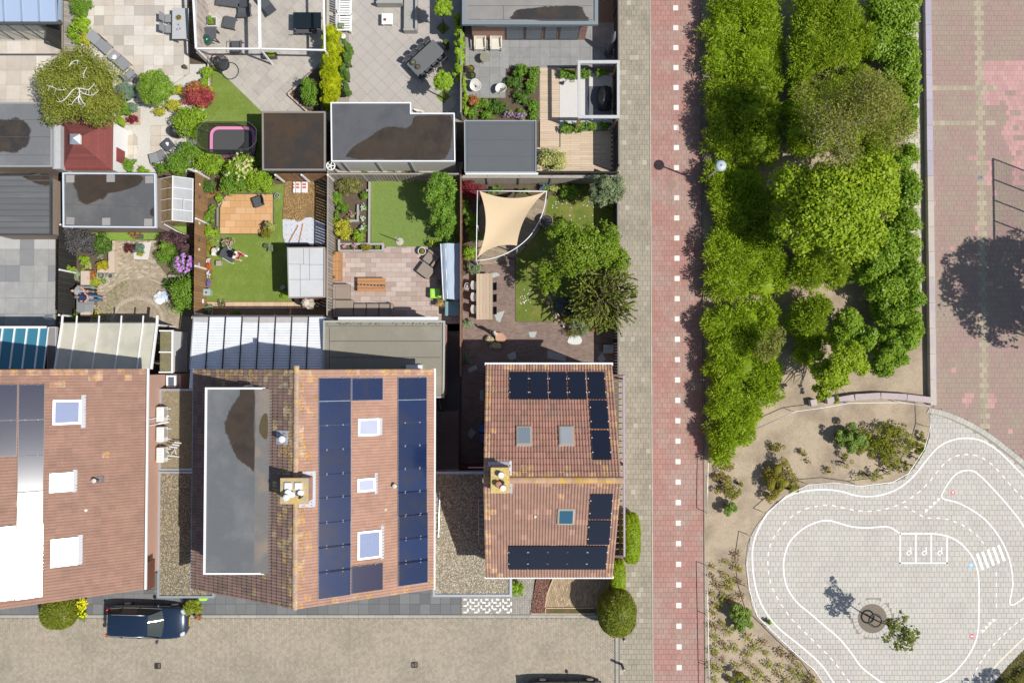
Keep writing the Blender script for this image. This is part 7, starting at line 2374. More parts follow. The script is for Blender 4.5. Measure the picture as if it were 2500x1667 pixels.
t=k0('watering_can','small dark watering can at the left edge of white gravel','watering can',P3('D',975,730,.06),.6)
obj('can_body',MB().lathe(0,0,[(.09,0),(.09,.2),(.05,.23)],12),k5,t)
obj('spout',MB().tube([(.08,0,.05),(.26,0,.24)],[.025,.015],6),k5,t)
t=k0('folded_parasol','grey wrapped parasol leaning in the dark corner by the fence','parasol',P3('D',1375,470,0))
obj('cover',MB().tube([(0,0,.3),(.02,.10,.9),(.06,.25,1.9),(.08,.32,2.4)],[.18,.20,.13,.04],10),mat('parasol_grey',(.14,.155,.175),.6,.1,6),t,smooth=True)
obj('pole',MB().tube([(0,-.02,0),(0,0,.4)],.03,8),kh,t)
obj('base',MB().lathe(0,-.02,[(.28,.02),(.28,.08),(.05,.12)],16),k8,t)
s4=kV('grey felt shed with white gutter in the upper right garden','D',[(118,1050),(746,1050),(746,1503),(122,1503)],SH2,mat('slate_felt',(.105,.112,.117),.85,.06,1.5,speck=(.22,.225,.23),speck_scale=50,speck_amt=-.02),mat('slate_trim_light',(.30,.34,.37),.5,.06,4),mat('shed_wall_black',(.05,.048,.045)),trim=.05,over=.06)
for y in(1080,1218,1362):
 kt(s4,P('D',150,y,SH2),P('D',735,y,SH2),SH2,.02)
for x in(150,715):
 kt(s4,P('D',x,1082,SH2),P('D',x,1480,SH2),SH2,.02)
obj('gutter',MB().box((P('D',130,1510,2.45)[0]+P('D',762,1510,2.45)[0])/2,P('D',0,1512,2.45)[1],2.42,P('D',762,1510,2.45)[0]-P('D',130,1510,2.45)[0],.11,.10),k1,s4)
sh('variegated yellow flecked shrub beside the grey felt shed','D',880,1395,135,1.5,jo,100,(.10,.05))
XF34=P('C',1247,700,0)[0]
kr('wooden fence under ivy between diagonal patio and grey terrace',(XF34,P('C',0,1050)[1]),(XF34,22.5),1.75,ks)
k7('ivy_hedge','yellow green ivy hedge on the fence beside the dark pots','hedge','C',[(1215,300,45,60,2.),(1225,400,45,70,2.),(1215,520,45,80,2.),(1215,640,45,70,2.),(1210,200,40,50,1.9),(1255,720,22,60,1.8)],ka,420,(.10,.07),rel=.34,outward=.25,core=.78)
k7('ivy_hedge','thin ivy strip continuing down to the grey felt shed','hedge','C',[(1270,850,18,70,1.2),(1272,960,18,70,1.2)],ka,420,(.09,.06),rel=.34,outward=.25,core=.75)
XFR=P('D',1462,700,1.9)[0]
kr('tall dark stained fence between upper right garden and pavement',(XFR,P('D',0,1500)[1]),(XFR,22.5),1.9,j8,cap_m=mat('fence_cap_grey',(.17,.165,.16),.7,.1,4),post_m=j8)
yb4=P('D',900,1500,1.9)[1]
kr('dark stained fence below the pale deck',(P('D',752,1500,1.9)[0],yb4),(XFR-.05,yb4),1.9,j8,horizontal=True)
# ================================================================== lower row of gardens
# ---------------------------------------------------------------- plot 5 (left): sheds, greenhouse, circular paving
s5=kV('ribbed grey flat roof at the far left above the grey slabs','E',[(-120,80),(362,80),(362,503),(-120,503)],SH2,mat('ribbed_felt',(.115,.117,.12),.8,.07,2,col2=(.15,.15,.15),scale2=.6,stretch=(.3,2.5,1)),mat('trim_dark',(.06,.062,.065),.6,.08,4),mat('shed_panel',(.28,.22,.17)),trim=.06)
for k in range(9):
 kt(s5,P('E',-110,118+k*42,SH2),P('E',350,118+k*42,SH2),SH2,.05)
kT(s5,'E',[(170,88),(345,88),(350,145),(300,150),(220,120)],SH2,jC)
s6=kV('black felt shed with six grey ballast tiles and brown puddle','E',[(445,64),(1103,68),(1108,455),(448,450)],SH2,mat('felt_dark',(.095,.097,.10),.8,.09,1.5,col2=(.135,.13,.125),scale2=.5,speck=(.2,.19,.18),speck_scale=40,speck_amt=-.02),mat('pale_blue_trim',(.60,.66,.72),.5,.04,4),mat('shed_panel',(.28,.22,.17)),trim=.07)
kT(s6,'E',[(520,85),(700,78),(990,82),(985,145),(900,180),(820,200),(760,210),(740,240),(690,255),(620,285),(580,272),(550,235),(545,190),(525,160)],SH2,jC)
kT(s6,'E',[(1065,330),(1088,315),(1088,370),(1070,360)],SH2,M_wet)
for x,y in((497,107),(784,103),(1058,112),(497,405),(752,410),(1050,416)):
 p_=P('E',x,y,SH2+.03)
 link('ballast_tile',MB().box(0,0,0,.45,.42,.05).mesh('ballast_tile',mat('ballast_tile',(.30,.285,.27),.85,.1,5,piece=.1)),s6,(p_[0],p_[1],SH2+.012),(0,0,random.uniform(-.05,.05)))
kt(s6,P('E',460,285,SH2),P('E',1095,308,SH2),SH2,.02)
gh=k0('greenhouse','small white framed glass greenhouse beside the black felt shed','greenhouse',P3('E',1250,260),world=True)
e0,e1=1.5,2.15
xL,xRg,xRd=P('E',1135,250,e0)[0],P('E',1368,250,e0)[0],P('E',1225,250,e1)[0]
yT,yB_=P('E',1250,88,e1)[1],P('E',1250,400,e1)[1]
M_ghl=mat('greenhouse_glass_clear',(.35,.25,.12),.08,.3,2,alpha=.45,spec=.6)
M_ghr=mat('greenhouse_glass_milky',(.66,.69,.70),.12,.15,2,spec=.6,alpha=.55)
ng=4
for k in range(ng):
 y0,y1=yB_+(yT-yB_)*k/ng,yB_+(yT-yB_)*(k+1)/ng
 obj('glass_pane',MB().face([(xL,y0,e0),(xRd,y0,e1),(xRd,y1,e1),(xL,y1,e0)]),M_ghl,gh)
 obj('glass_pane',MB().face([(xRd,y0,e1),(xRg,y0,e0),(xRg,y1,e0),(xRd,y1,e1)]),M_ghr,gh)
for k in range(ng+1):
 y=yB_+(yT-yB_)*k/ng
 obj('glazing_bar',MB().tube([(xL,y,e0),(xRd,y,e1),(xRg,y,e0)],.018,4),k1,gh)
 for xx in(xL,xRg):
  link('post',MB().box(0,0,e0/2,.035,.035,e0).mesh('post',k1),gh,(xx,y,0))
obj('ridge_bar',MB().box(xRd,(yT+yB_)/2,e1+.02,.06,yT-yB_+.05,.05),k1,gh)
for xx in(xL,xRg):
 obj('eave_bar',MB().box(xx,(yT+yB_)/2,e0,.05,yT-yB_,.05),k1,gh)
for y,s_ in((yB_,1),(yT,1)):
 obj('end_pane',MB().face([(xL,y,0),(xRg,y,0),(xRg,y,e0),(xRd,y,e1),(xL,y,e0)]),M_ghl,gh)
obj('vent_bar',MB().tube([(xRd+.55,yB_+(yT-yB_)/4,e1-.18),(xRd+.55,yB_+(yT-yB_)/2,e1-.18)],.02,4),k1,gh)
obj('open_door',MB().box((xL+xRd)/2+.2,yB_-.35,.85,.9,.04,1.65,-.5),k1,gh)
obj('shelf',MB().box(xL+.4,(yT+yB_)/2,.7,.5,yT-yB_-.2,.04),jk,gh)
M_gs=mat('big_grey_slab',(.30,.30,.29),.85,.10,2.,piece=.08,col2=(.34,.335,.32),scale2=1.,bump=.1)
M_gs2=mat('big_grey_slab_light',(.40,.40,.39),.85,.08,2.,piece=.06)
M_gs3=mat('big_grey_slab_dark',(.225,.23,.235),.85,.08,2.,piece=.06)
pt=k6('left_slab_terrace',PP('E',[(-120,480),(400,480),(400,1150),(-120,1150)]),0.,ky)
ytop_=P('E',0,605)[1]
k9(pt,PP('E',[(-110,490),(392,490),(392,1145),(-110,1145)]),(.84,.96),'paving_slab',[M_gs],z=.022,gap=.012,bond=0.,origin=P('E',42,606),choose=lambda c,r:(r.choice([M_gs2,M_gs3,M_gs3])if c[1]>ytop_ else(M_gs if r.random()<.9 else M_gs3)))
XF5=P('E',414,800,1.9)[0]
kr('black stained fence with white posts left of the rockery',(XF5,P('E',0,1085)[1]),(XF5,P('E',0,470)[1]),1.9,j8,post_m=k1,post_side=-1,cap=False,post_step=2.1)
jx=mat('tan_cobble',(.345,.275,.195),.9,.12,2.5,piece=.16,col2=(.30,.26,.17),scale2=1.,hue=.02)
M_tanl=mat('light_cobble',(.44,.375,.285),.9,.10,2.5,piece=.12)
M_mossb=mat('mossy_cobble',(.25,.22,.11),.9,.2,3,piece=.2)
pt=k6('circle_terrace',PP('E',[(530,540),(1370,540),(1370,1260),(530,1260)]),0.,mat('moss_joint',(.15,.125,.07),.95,.2,6))
cc=P('E',975,1135)
sc=kH/FPX/FR['E'][2]
big=MB()
big.v=[]
lst=[(MB(),jx),(MB(),M_tanl),(MB(),M_mossb)]
rs=random.Random(77)
okp=PP('E',[(690,780),(810,770),(815,545),(1100,545),(1110,700),(1180,790),(1250,1000),(1290,1080),(1280,1250),(540,1250),(540,1010),(690,1000)])
r=.12
while r<4.2:
 w_=.105
 lightring=abs(r-185*sc)<.07 or abs(r-205*sc)<0.or abs(r-330*sc)<.06
 n_=max(6,int(2*PI*r/(.15 if lightring else .105)))
 ph0=rs.random()
 for k in range(n_):
  a0,a1=2*PI*(k+ph0+.05)/n_,2*PI*(k+ph0+.95)/n_
  am=(a0+a1)/2
  c=(cc[0]+r*cos(am),cc[1]+r*sin(am))
  if not j6(c,okp)or(r>335*sc and sin(am)<.2):
   continue
  left=c[0]<cc[0]-.6 and r>200*sc
  j=1 if lightring else(2 if(left and rs.random()<.35)else 0)
  mb=lst[j][0]
  mb.rnd=rs.random()*.98+.01
  mb.prism([(cc[0]+q*cos(a),cc[1]+q*sin(a))for q,a in((r-w_*.46,a0),(r+w_*.46,a0),(r+w_*.46,a1),(r-w_*.46,a1))],0.,.022+rs.uniform(-.003,.003))
 r+=w_
ms=[]
for mb,m in lst:
 b=len(big.v)
 big.v+=mb.v
 big.f+=[tuple(i+b for i in f)for f in mb.f]
 big.r+=mb.r
 big.m+=[len(ms)]*len(mb.f)
 ms.append(m)
obj('cobble_ring',big,ms,pt,stuff=True)
k9(pt,PP('E',[(815,545),(1105,545),(1110,700),(1190,800),(1060,820),(880,820),(700,960),(690,790),(812,775)]),(.21,.105),'cobble',[jx,M_tanl,jx],z=.026,th=.025,gap=.008,bond=.5,ang=radians(20),nmax=0)
k9(pt,PP('E',[(1240,1000),(1275,1080),(1280,1260),(1225,1260),(1220,1100)]),(.21,.105),'cobble',[jx],z=.022,th=.02,gap=.008,bond=.5,ang=radians(60),nmax=0)
j5('strip_lawn',PP('E',[(640,440),(1325,440),(1325,525),(810,548),(640,548)]),.03,260,mat('turf_bright',(.19,.29,.045),.95,.15,9),k4('grass_bright',(.15,.22,.04),(.23,.30,.07),.2))
rk=k0('raised_border','pale plastered border wall with round wall lights around the rockery','border wall',P3('E',790,660),world=True)
for q in(kl('E',768,615,812,772,.4),kl('E',795,545,815,612,.4),PP('E',[(690,745),(766,745),(766,772),(690,772)],.4),kl('E',570,1030,640,1080,.4),PP('E',[(578,760),(640,760),(640,860),(578,860)],.3)):
 obj('wall_block',MB().prism(q,0,.4),mat('peach_plaster',(.52,.42,.33),.85,.08,4),rk)
for x,y in((775,675),(773,735),(590,1050)):
 p_=P('E',x,y,.42)
 link('wall_light',MB().lathe(p_[0],p_[1],[(.04,.40),(.04,.425)],12).mesh('wall_light',kh),rk)
k6('rockery_bed',PP('E',[(535,640),(780,560),(770,760),(690,880),(535,1090)]),.05,kj)
sh('large grey leaved shrub above the rockery','E',570,555,115,2.,h9,95,(.10,.05))
sh('grey leaved shrub touching the black shed','E',500,490,75,1.8,h9,45,(.10,.05))
sh('dark green shrub with pale flowers between grey shrub and strip lawn','E',725,575,65,1.3,kx,72,(.09,.05))
sh('golden ball shrub on the border wall','E',728,725,42,.8,k4('leaf_gold',(.24,.22,.01),(.38,.33,.02),.2),40,(.05,.03))
for lab,x,y,r_,ry,h,m in(('bright fern like plant in the rockery',600,685,50,32,.5,ka),('pale green succulent row near black fence',545,790,22,55,.35,ko),('bright green leaf plant hanging over black fence',495,752,45,28,1.2,ka),('yellow green cushion plant in rockery',625,725,28,22,.3,jo),('bronze leaved plant in the rockery',655,790,38,40,.45,ja),('golden rockery plant near the white pot',690,825,35,30,.4,kP),('small green rockery cushion near the bench',665,850,35,24,.4,ka),('tiny lime cushion in rockery centre',590,748,18,16,.25,ka),('brown red rockery plant near the black fence',555,860,20,28,.35,h8),('green plant strip left of the bench',545,905,18,40,.4,k3),('grey green rockery cushion below the dark shrub',715,655,25,22,.35,ko),('green bush left of conservatory rafters',525,1080,28,25,.6,k3)):
 sh(lab,'E',x,y,r_,h,m,ry,(.07,.04))
pot('large pale green pot beside the rockery',P('E',715,790,.3),.24,.32,jf,ko,ph=.1,n=40)
pot('grey pot right of the large pale green pot',P('E',782,793,.25),.17,.28,jf)
pot('pale pot with yellow green plant below the large pot',P('E',735,832,.25),.17,.25,jf,ka,ph=.15,n=60)
pot('yellow rimmed pot in the shadow of rafters',P('E',675,1062,.25),.19,.28,mat('yellow_pot',(.62,.58,.10),.5,.06,5),ke,ph=.06,n=30)
k6('little_gravel_bed',PP('E',[(950,560),(1075,556),(1052,680),(950,676)]),.03,mat('white_pebbles',(.60,.57,.54)))
sh('dark red shrub beside the little white gravel bed','E',928,600,42,.6,h8,44,(.07,.04))
sh('blue dwarf conifer on the little white gravel bed','E',990,600,38,.6,h1,42,(.06,.025))
sh('yellow dwarf shrub under the blue conifer','E',995,640,34,.3,kP,16,(.05,.03))
sh('plum leaved shrub strip below the greenhouse','E',1230,525,115,1.2,jJ,40,(.09,.05))
sh('dense dark green shrub left of the purple rhododendron','E',1170,630,75,1.2,k3,80,(.07,.05))
sh('plum leaved shrub beside the brown fence','E',1300,590,60,1.1,jJ,40,(.08,.05))
rd=sh('purple flowering rhododendron beside the brown fence','E',1295,705,80,1.4,kx,82,(.10,.05))
rs=random.Random(3)
kp(rd,[tuple(Vector((*P('E',1295+74*u*cos(v),700+76*u*sin(v),1.35),1.05+.42*(1-u*u))))for u,v in[(sqrt(rs.random()),rs.random()*6.28)for _ in range(75)]],.11,h3,22,size=.075)
sh('large leafy green bush below the rhododendron','E',1310,920,100,1.8,k3,135,(.10,.07))
sh('dark blue green plant left of the large leafy bush','E',1200,850,50,.7,kx,45,(.12,.06))
t=k0('log_pile','short weathered log seat below the rhododendron','log',P3('E',1240,795,.1))
obj('log',MB().tube([(-.35,0,.08),(.35,-.03,.08)],.09,10),ks,t)
obj('log_prop',MB().tube([(-.3,.15,.06),(.2,.17,.06)],.06,8),kE,t)
sh('brown stemmed low plant on the strip lawn','E',960,500,45,.4,ja,26,(.07,.03),core=None)
t=k0('slate_trough','small slate trough beside the brown plant on strip lawn','trough',P3('E',985,518,.03))
obj('trough_box',MB().rbox(0,0,.1,.55,.25,.2,.03),k8,t)
obj('trough_soil',MB().box(0,0,.19,.47,.18,.03),kj,t)
t=k0('laundry_heap','crumpled pale blue laundry on the cobbles','laundry',P3('E',1145,955,0))
for k,(dx,dy,m)in enumerate(((-.2,.05,k1),(.15,-.05,mat('pale_blue_cloth',(.50,.58,.70),.9,.12,6)),(.05,.2,k1),(.2,.18,kb['pale_blue_cloth']),(-.05,-.12,k1))):
 obj('cloth',MB().ell((dx,dy,.10+.03*k),(.28,.22,.10),10,6,.28),m,t)
t=k0('garden_hose','green garden hose curled beside the large leafy bush','hose',P3('E',1215,1040,0))
obj('hose_loop',MB().tube([(.28*cos(a)+.02*a,.36*sin(a),.03)for a in[.25*k for k in range(30)]],.014,5),mat('hose_green',(.05,.24,.07),.5),t)
obj('nozzle',MB().tube([(.36,.1,.03),(.46,.2,.04)],.02,6),k5,t)
t=k0('drying_rod','pale metal rods lying on the corner of the slab terrace','rods',P3('E',365,1105,0))
for k in range(4):
 link('rod',MB().tube([(-.3,0,.2),(.3,-.05,.35)],.015,5).mesh('rod',ku),t,(0,.08*k,0),(0,0,-.1+.08*k))
k6('side_passage',PP('I',[(1310,40),(1480,40),(1480,600),(1310,600)]),.005,mat('passage_concrete',(.24,.20,.155),.9,.12,2))
# ---------------------------------------------------------------- plot 6: orange tile terrace, lawn, gravel heap
j5('family_lawn',PP('F',[(195,270),(965,190),(965,775),(1000,780),(1030,1318),(205,1318)]),.02,260)
XF6=P('F',98,700,1.9)[0]
kr('tall brown board fence with white posts left of the family lawn',(XF6,P('F',0,1450)[1]),(XF6,P('F',0,145)[1]),1.9,jk,post_m=k1,post_side=-1,post_step=2.35,cap=False)
for i,(x,y,m)in enumerate(((130,570,'cream'),(125,820,'cream'),(155,965,'mint'),(180,1305,'white'),(125,320,'dark'),(122,735,'dark'),(120,200,'cream'))):
 mm=dict(cream=mat('ornament_cream',(.62,.52,.40),.7,.06,5),mint=mat('ornament_mint',(.36,.50,.42),.6,.06,5),white=k1,dark=k8)[m]
 lab=['oval cream ornament on brown fence below the second white post','oval cream ornament on brown fence above the third white post','round mint plate on brown fence','round white plate on brown fence near its lower end','small dark lamp on brown fence near its top','small dark lamp on brown fence near the chairs','slim cream ornament at the top of brown fence'][i]
 t=k0('fence_ornament',lab,'ornament',(XF6+.03,P('F',x,y,1.3)[1],1.35 if m!='white' else .7))
 r_=.13 if m in('mint',)else(.15 if m=='white' else .09)
 obj('plate',MB().ell((.03,0,0),(.03,r_,r_*(1.if m in('mint','white')else 1.5)),14,10),mm,t,smooth=True)
 obj('hook',MB().box(.012,0,r_*1.6,.024,.02,.03),kh,t)
ot=k0('raised_tile_terrace','raised terrace of orange tiles with cut corner and wooden edging','terrace',P3('F',590,480),world=True)
tp_=[(345,420),(385,322),(420,285),(845,285),(845,580),(800,668),(340,668)]
oz=.18
tw=PP('F',tp_,oz)
obj('base',MB().prism(tw,0,oz-.03),mat('terrace_base',(.10,.085,.06),.9,.15,5),ot)
M_or1=mat('orange_tile',(.555,.315,.14),.7,.07,2.5,piece=.07,stretch=(4,.8,1))
M_or2=mat('light_orange_tile',(.60,.37,.19),.7,.07,2.5,piece=.06,stretch=(4,.8,1))
k9(ot,tw,(.60,.39),'tile',[M_or1,M_or1,M_or2],z=oz,th=.03,gap=.010,bond=.5,origin=P('F',340,668,oz))
for i in range(len(tw)):
 a,b=Vector(tw[i]),Vector(tw[(i+1)%len(tw)])
 d=b-a
 c=(a+b)/2
 obj('edge_board',MB().box(c.x,c.y,oz/2-.01,d.length,.06,oz-.01,atan2(d.y,d.x)),mat('mossy_board',(.12,.115,.075),.9,.2,5),ot)
k6('fence_bed',PP('F',[(195,160),(400,285),(320,420),(320,680),(195,760)]),.03,kj)
k6('mulch_patch',PP('F',[(215,290),(330,240),(345,270),(285,320),(215,330)]),.04,mat('red_mulch',(.30,.12,.05),.95,.25,9))
for i,(a,b)in enumerate((((205,290),(207,480)),((315,420),(315,600)),((325,400),(400,320)))):
 A_,B_=Vector(P('F',*a,.2)),Vector(P('F',*b,.2))
 d=B_-A_
 c=(A_+B_)/2
 t=k0('bed_edging',['wooden bed edging beside the brown fence','wooden bed edging left of orange terrace','slanted wooden edging at the cut terrace corner'][i],'edging',(c.x,c.y,0),atan2(d.y,d.x))
 obj('board',MB().box(0,0,.12,d.length,.05,.24),ks,t)
 for s_ in(-1,1):
  link('stake',MB().box(s_*d.length*.4,.045,.13,.05,.04,.30).mesh('stake',ks),t)
for lab,x,y,r_,ry,h,m in(('blue green shrub in the mulch corner by the brown fence',235,220,78,70,1.,kx),('low green shrub on the slanted bed',335,330,42,45,.5,ka),('green shrub along the brown fence, upper',235,525,55,65,.8,k3),('yellow green grassy shrub along the brown fence',250,650,75,70,.8,ka),('small plants with lilac flowers on the slanted bed',270,430,35,45,.4,k3),('green shrub mass above the orange terrace, left',430,210,95,85,1.5,k3),('dense yellow green shrub above the orange terrace, right',730,180,125,95,1.6,ka),('leafy shrub above the orange terrace, centre',560,190,85,80,1.4,k3),('low mossy plants near the pots at fence',230,800,45,60,.25,ke)):
 sh(lab,'F',x,y,r_,h,m,ry,(.09,.06))
pot('pale glazed pot beside the orange terrace corner',P('F',885,305,.3),.17,.25,jf,ko,ph=.06,n=20)
t=k0('bird_box','terracotta birdhouse beside the fence in the top corner','birdhouse',P3('F',890,130,.8))
obj('house_box',MB().box(0,0,0,.16,.16,.22),j3,t)
obj('house_roof',MB().box(0,0,.13,.22,.22,.03),ks,t)
obj('pole',MB().tube([(0,0,-.8),(0,0,-.1)],.03,6),ks,t)
ch1=kM('dark grey bucket chair with white legs on orange terrace',P('F',705,360,.6),radians(200),kG,k1,w=.62,d=.6,curved=True,sh=.40,bh=.82)
ch1.location.z=oz
ch2=kM('dark grey bucket chair with white sled legs on the lawn',P('F',440,880,.4),radians(-30+0),kG,k1,w=.62,d=.6,curved=True,sh=.40,bh=.82,arms=True)
sh('brown and olive shrub at the lower right terrace corner','F',785,655,62,.9,ke,52,(.08,.05))
sh('yellow flecked dark shrub beside the terrace corner','F',820,600,55,.9,jo,48,(.07,.04))
sh('plum shrub at the terrace edge','F',775,580,40,.7,jJ,32,(.07,.04))
pot('green pot with drooping grass on the lawn',P('F',780,785,.3),.15,.28,mat('green_pot',(.04,.13,.08),.4,.06,5))
sh('drooping grey green grass out of the green pot','F',830,805,42,.4,ko,36,(.12,.02))
tub=pot('grey tub of pink and white flowers above the lawn chair',P('F',400,765,.35),.28,.35,mat('grey_tub',(.34,.37,.38),.5,.06,5),k3,ph=.25,n=140,pr=.30)
kp(tub,[(rs.gauss(.05,.18),rs.gauss(.08,.15),.55)for _ in range(14)],.06,jb,10,size=.05)
kp(tub,[(rs.gauss(0,.18),rs.gauss(0,.15),.55)for _ in range(10)],.05,je,10,size=.05)
pk=sh('pink flowering stems right of the grey tub','F',452,738,28,.6,k3,26,(.06,.03))
kp(pk,[tuple(Vector((*P('F',452+rs.gauss(0,16),738+rs.gauss(0,14),.6),.56+.1*rs.random())))for _ in range(14)],.05,jb,9,size=.05)
for i,(x,y,r_,m)in enumerate(((285,830,.16,'ornament_cream'),(315,815,.13,'zinc_metal'),(275,862,.10,'white_paint'))):
 t=k0('milk_can',['straw coloured round topped can near the brown fence','grey lantern can near the brown fence','small white can near the brown fence'][i],'can',P3('F',x,y,.4))
 t.location.z=.02
 obj('can_body',MB().lathe(0,0,[(r_*.9,0),(r_,.3),(r_*.7,.38)],16),kb['zinc_metal']if i!=2 else k1,t)
 obj('can_top',MB().lathe(0,0,[(r_,.381),(r_,.41),(r_*.5,.43)],16),kb[m],t)
t=k0('stump_block','square weathered wooden block on the lawn','block',P3('F',325,952,.3))
t.location.z=.02
obj('block_body',MB().rbox(0,0,.15,.30,.30,.30,.02),ks,t)
obj('block_grain',MB().box(0,0,.302,.26,.02,.006),kE,t)
for i,(y0,y1,mm,lab)in enumerate(((898,945,je,'white flowers in the top trough beside brown fence'),(955,1015,PT_red,'red and orange flowers in the trough beside brown fence'),(1020,1100,je,'white and pink flowers in the lower trough beside brown fence'),(1120,1175,hj,'blue violet flowers at the lower end of the troughs'))):
 c=P('F',232,(y0+y1)/2,.3)
 t=k0('flower_trough',lab,'flower box',(*c,.02))
 Ly=abs(P('F',0,y0,.3)[1]-P('F',0,y1,.3)[1])
 obj('trough_box',MB().box(0,0,.11,.26,Ly,.22),jk,t)
 obj('trough_soil',MB().box(0,0,.22,.20,Ly-.06,.02),kj,t)
 jm('foliage',t,[(0,0,.28,.13,Ly*.45,.08)],90,k3,(.06,.035),rel=.5)
 kp(t,[(rs.uniform(-.11,.11),rs.uniform(-.48,.48)*Ly,.34)for _ in range(22)],.05,mm,10,size=.05)
t=k0('birdhouse','small grey birdhouse with round hole beside the brown fence','birdhouse',P3('F',212,1230,.5))
t.location.z=.02
obj('house_box',MB().box(0,0,.25,.32,.34,.5),mat('blue_grey_paint',(.32,.38,.37),.7,.08,5),t)
obj('house_roof',MB().box(.04,0,.52,.42,.40,.04),kb['blue_grey_paint'],t)
obj('hole',MB().lathe(0,0,[(.06,.541),(.06,.546)],12),k5,t)
pt=k6('lower_tile_path',PP('F',[(205,1320),(1350,1320),(1350,1480),(100,1480),(100,1385)]),.005,ky)
k9(pt,PP('F',[(215,1322),(1035,1322),(1040,1285),(1085,1285),(1125,1330),(1195,1385),(215,1385)]),(.40,.60),'tile',[mat('peach_tile',(.58,.40,.26),.8,.07,2.5,piece=.07)],z=.03,gap=.010,bond=0.)
k9(pt,PP('F',[(100,1390),(1350,1390),(1350,1475),(100,1475)]),(1.2,.14),'board',[mat('brown_strip',(.27,.17,.095),.85,.15,3,piece=.12)],z=.03,gap=.010,bond=.5)
pkp=pot('pot of pink petunias at the lower tile path',P('F',362,1345,.3),.15,.25,kA,kx,ph=.25,n=110,pr=.24)
kp(pkp,[(rs.gauss(0,.15),rs.gauss(0,.14),.46)for _ in range(14)],.05,jb,10,size=.05)
sh('white flowering green plant in the lower left garden corner','F',215,1385,60,.7,ko,50,(.09,.04))
sh('small green shrub on the brown strip by the awning','F',497,1425,38,.5,k3,26,(.07,.05))
gp=k6('gravel_bed',PP('F',[(965,165),(1350,165),(1350,780),(965,780),(945,560)]),.01,mat('bed_fabric',(.07,.068,.066),.9,.2,5))
hp=k0('gravel_heap','heap of golden brown gravel in the half built garden strip','gravel',P3('F',1090,350),world=True)
poly=PP('F',[(968,172),(1225,172),(1345,260),(1345,560),(1235,520),(1180,505),(1120,545),(1090,555),(1060,535),(948,530),(945,480)])
M_gold=mat('golden_gravel',(.33,.21,.085),.9,.2,12,piece=.5,speck=(.5,.4,.25),speck_scale=30)
jB('stone',hp,poly,4200,.055,M_gold,.02,.04,5,.03)
obj('heap_core',MB().prism(poly,0.,.055),M_gold,hp)
for i,(xa,xb,lab)in enumerate(((1030,1052,'narrow'),(1055,1105,'middle'),(1112,1172,'right'))):
 q=kl('F',xa,165,xb,272,.35)
 t=k0('gravel_bag',lab+' white plastic gravel bag with red print on the gravel heap','bag',((q[0][0]+q[2][0])/2,(q[0][1]+q[2][1])/2,.06),group='gravel bags')
 obj('bag',MB().rbox(0,0,.08,q[1][0]-q[0][0],q[2][1]-q[1][1],.16,.05),mat('bag_white',(.70,.68,.66),.4,.06,6),t)
 for dy in(.16,-.02):
  obj('print_block',MB().box(0,dy,.162,(q[1][0]-q[0][0])*.6,.10,.004),mat('bag_red',(.55,.05,.06),.5,.05,6),t)
mem=k6('honeycomb_membrane',PP('F',[(942,532),(1222,512),(1345,580),(1345,765),(968,762),(945,690)]),.03,mat('honeycomb_plastic',(.56,.57,.60),.6,.10,3,speck=(.38,.42,.50),speck_scale=16,speck_amt=.10))
for j in range(5):
 for i in range(7):
  p_=P('F',975+i*50,540+j*46)
  link('cell_hole',MB().lathe(0,0,[(.022,0),(.022,.003)],6).mesh('cell_hole',k8),mem,(p_[0],p_[1],.031))
for i,(a,b)in enumerate((((1003,745),(1090,588)),((1098,748),(1135,572)))):
 A_,B_=P3('F',*a,.06),P3('F',*b,.06)
 t=k0('timber_lath',['left','right'][i]+' timber lath lying on the honeycomb membrane','lath',A_,world=True)
 d=Vector(B_)-Vector(A_)
 obj('lath',MB().box((A_[0]+B_[0])/2,(A_[1]+B_[1])/2,.055,d.length,.055,.04,atan2(d.y,d.x)),ji,t)
 obj('lath_end',MB().box(A_[0],A_[1],.056,.06,.06,.046,atan2(d.y,d.x)),jk,t)
yf6=P('F',1100,97,1.85)[1]
kr('brown board fence with white posts below the square black shed',(P('F',870,100,1.85)[0],yf6),(P('F',1372,100,1.85)[0],yf6),1.85,jk,post_m=k1,post_side=-1,cap=False,post_step=1.75)
s7=kV('pale grey flat roofed shed on the family lawn','F',[(985,800),(1345,798),(1345,1278),(998,1285)],2.45,mat('pale_felt',(.50,.50,.495),.7,.05,1.5,col2=(.54,.545,.55),scale2=.5,speck=(.62,.62,.62),speck_scale=50,speck_amt=-.03),mat('trim_stone',(.34,.33,.31),.7,.08,4),mat('shed_red_brown',(.22,.09,.06),.8,.12,4),trim=.05,over=.05)
for a,b in(((1000,960),(1335,965)),((1000,1108),(1335,1105)),((1108,960),(1110,1270)),((1195,810),(1198,1110)),((1140,810),(1142,960))):
 kt(s7,P('F',*a,2.45),P('F',*b,2.45),2.45,.015)
t=k0('folded_parasol','cream folded parasol beside the pale grey shed','parasol',P3('F',1225,1345,0))
mb=MB()
kk=24
for rr,z in((.05,1.75),(.22,1.6),(.33,1.),(.30,.6),(.05,.58)):
 for j in range(kk):
  an=2*PI*j/kk
  q_=rr*(1+(.10 if j%3==0 else-.06))
  mb.v.append((q_*cos(an),q_*sin(an),z))
for s_ in range(4):
 mb.idx([(s_*kk+j,(s_+1)*kk+j,(s_+1)*kk+(j+1)%kk,s_*kk+(j+1)%kk)for j in range(kk)])
mb.idx([tuple(range(kk))])
obj('canopy',mb,mat('cream_canvas',(.58,.52,.43),.9,.08,6),t)
obj('pole',MB().tube([(0,0,0),(0,0,.6)],.03,8),ks,t)
obj('base',MB().lathe(0,0,[(.25,0),(.25,.06),(.05,.08)],16),k8,t)
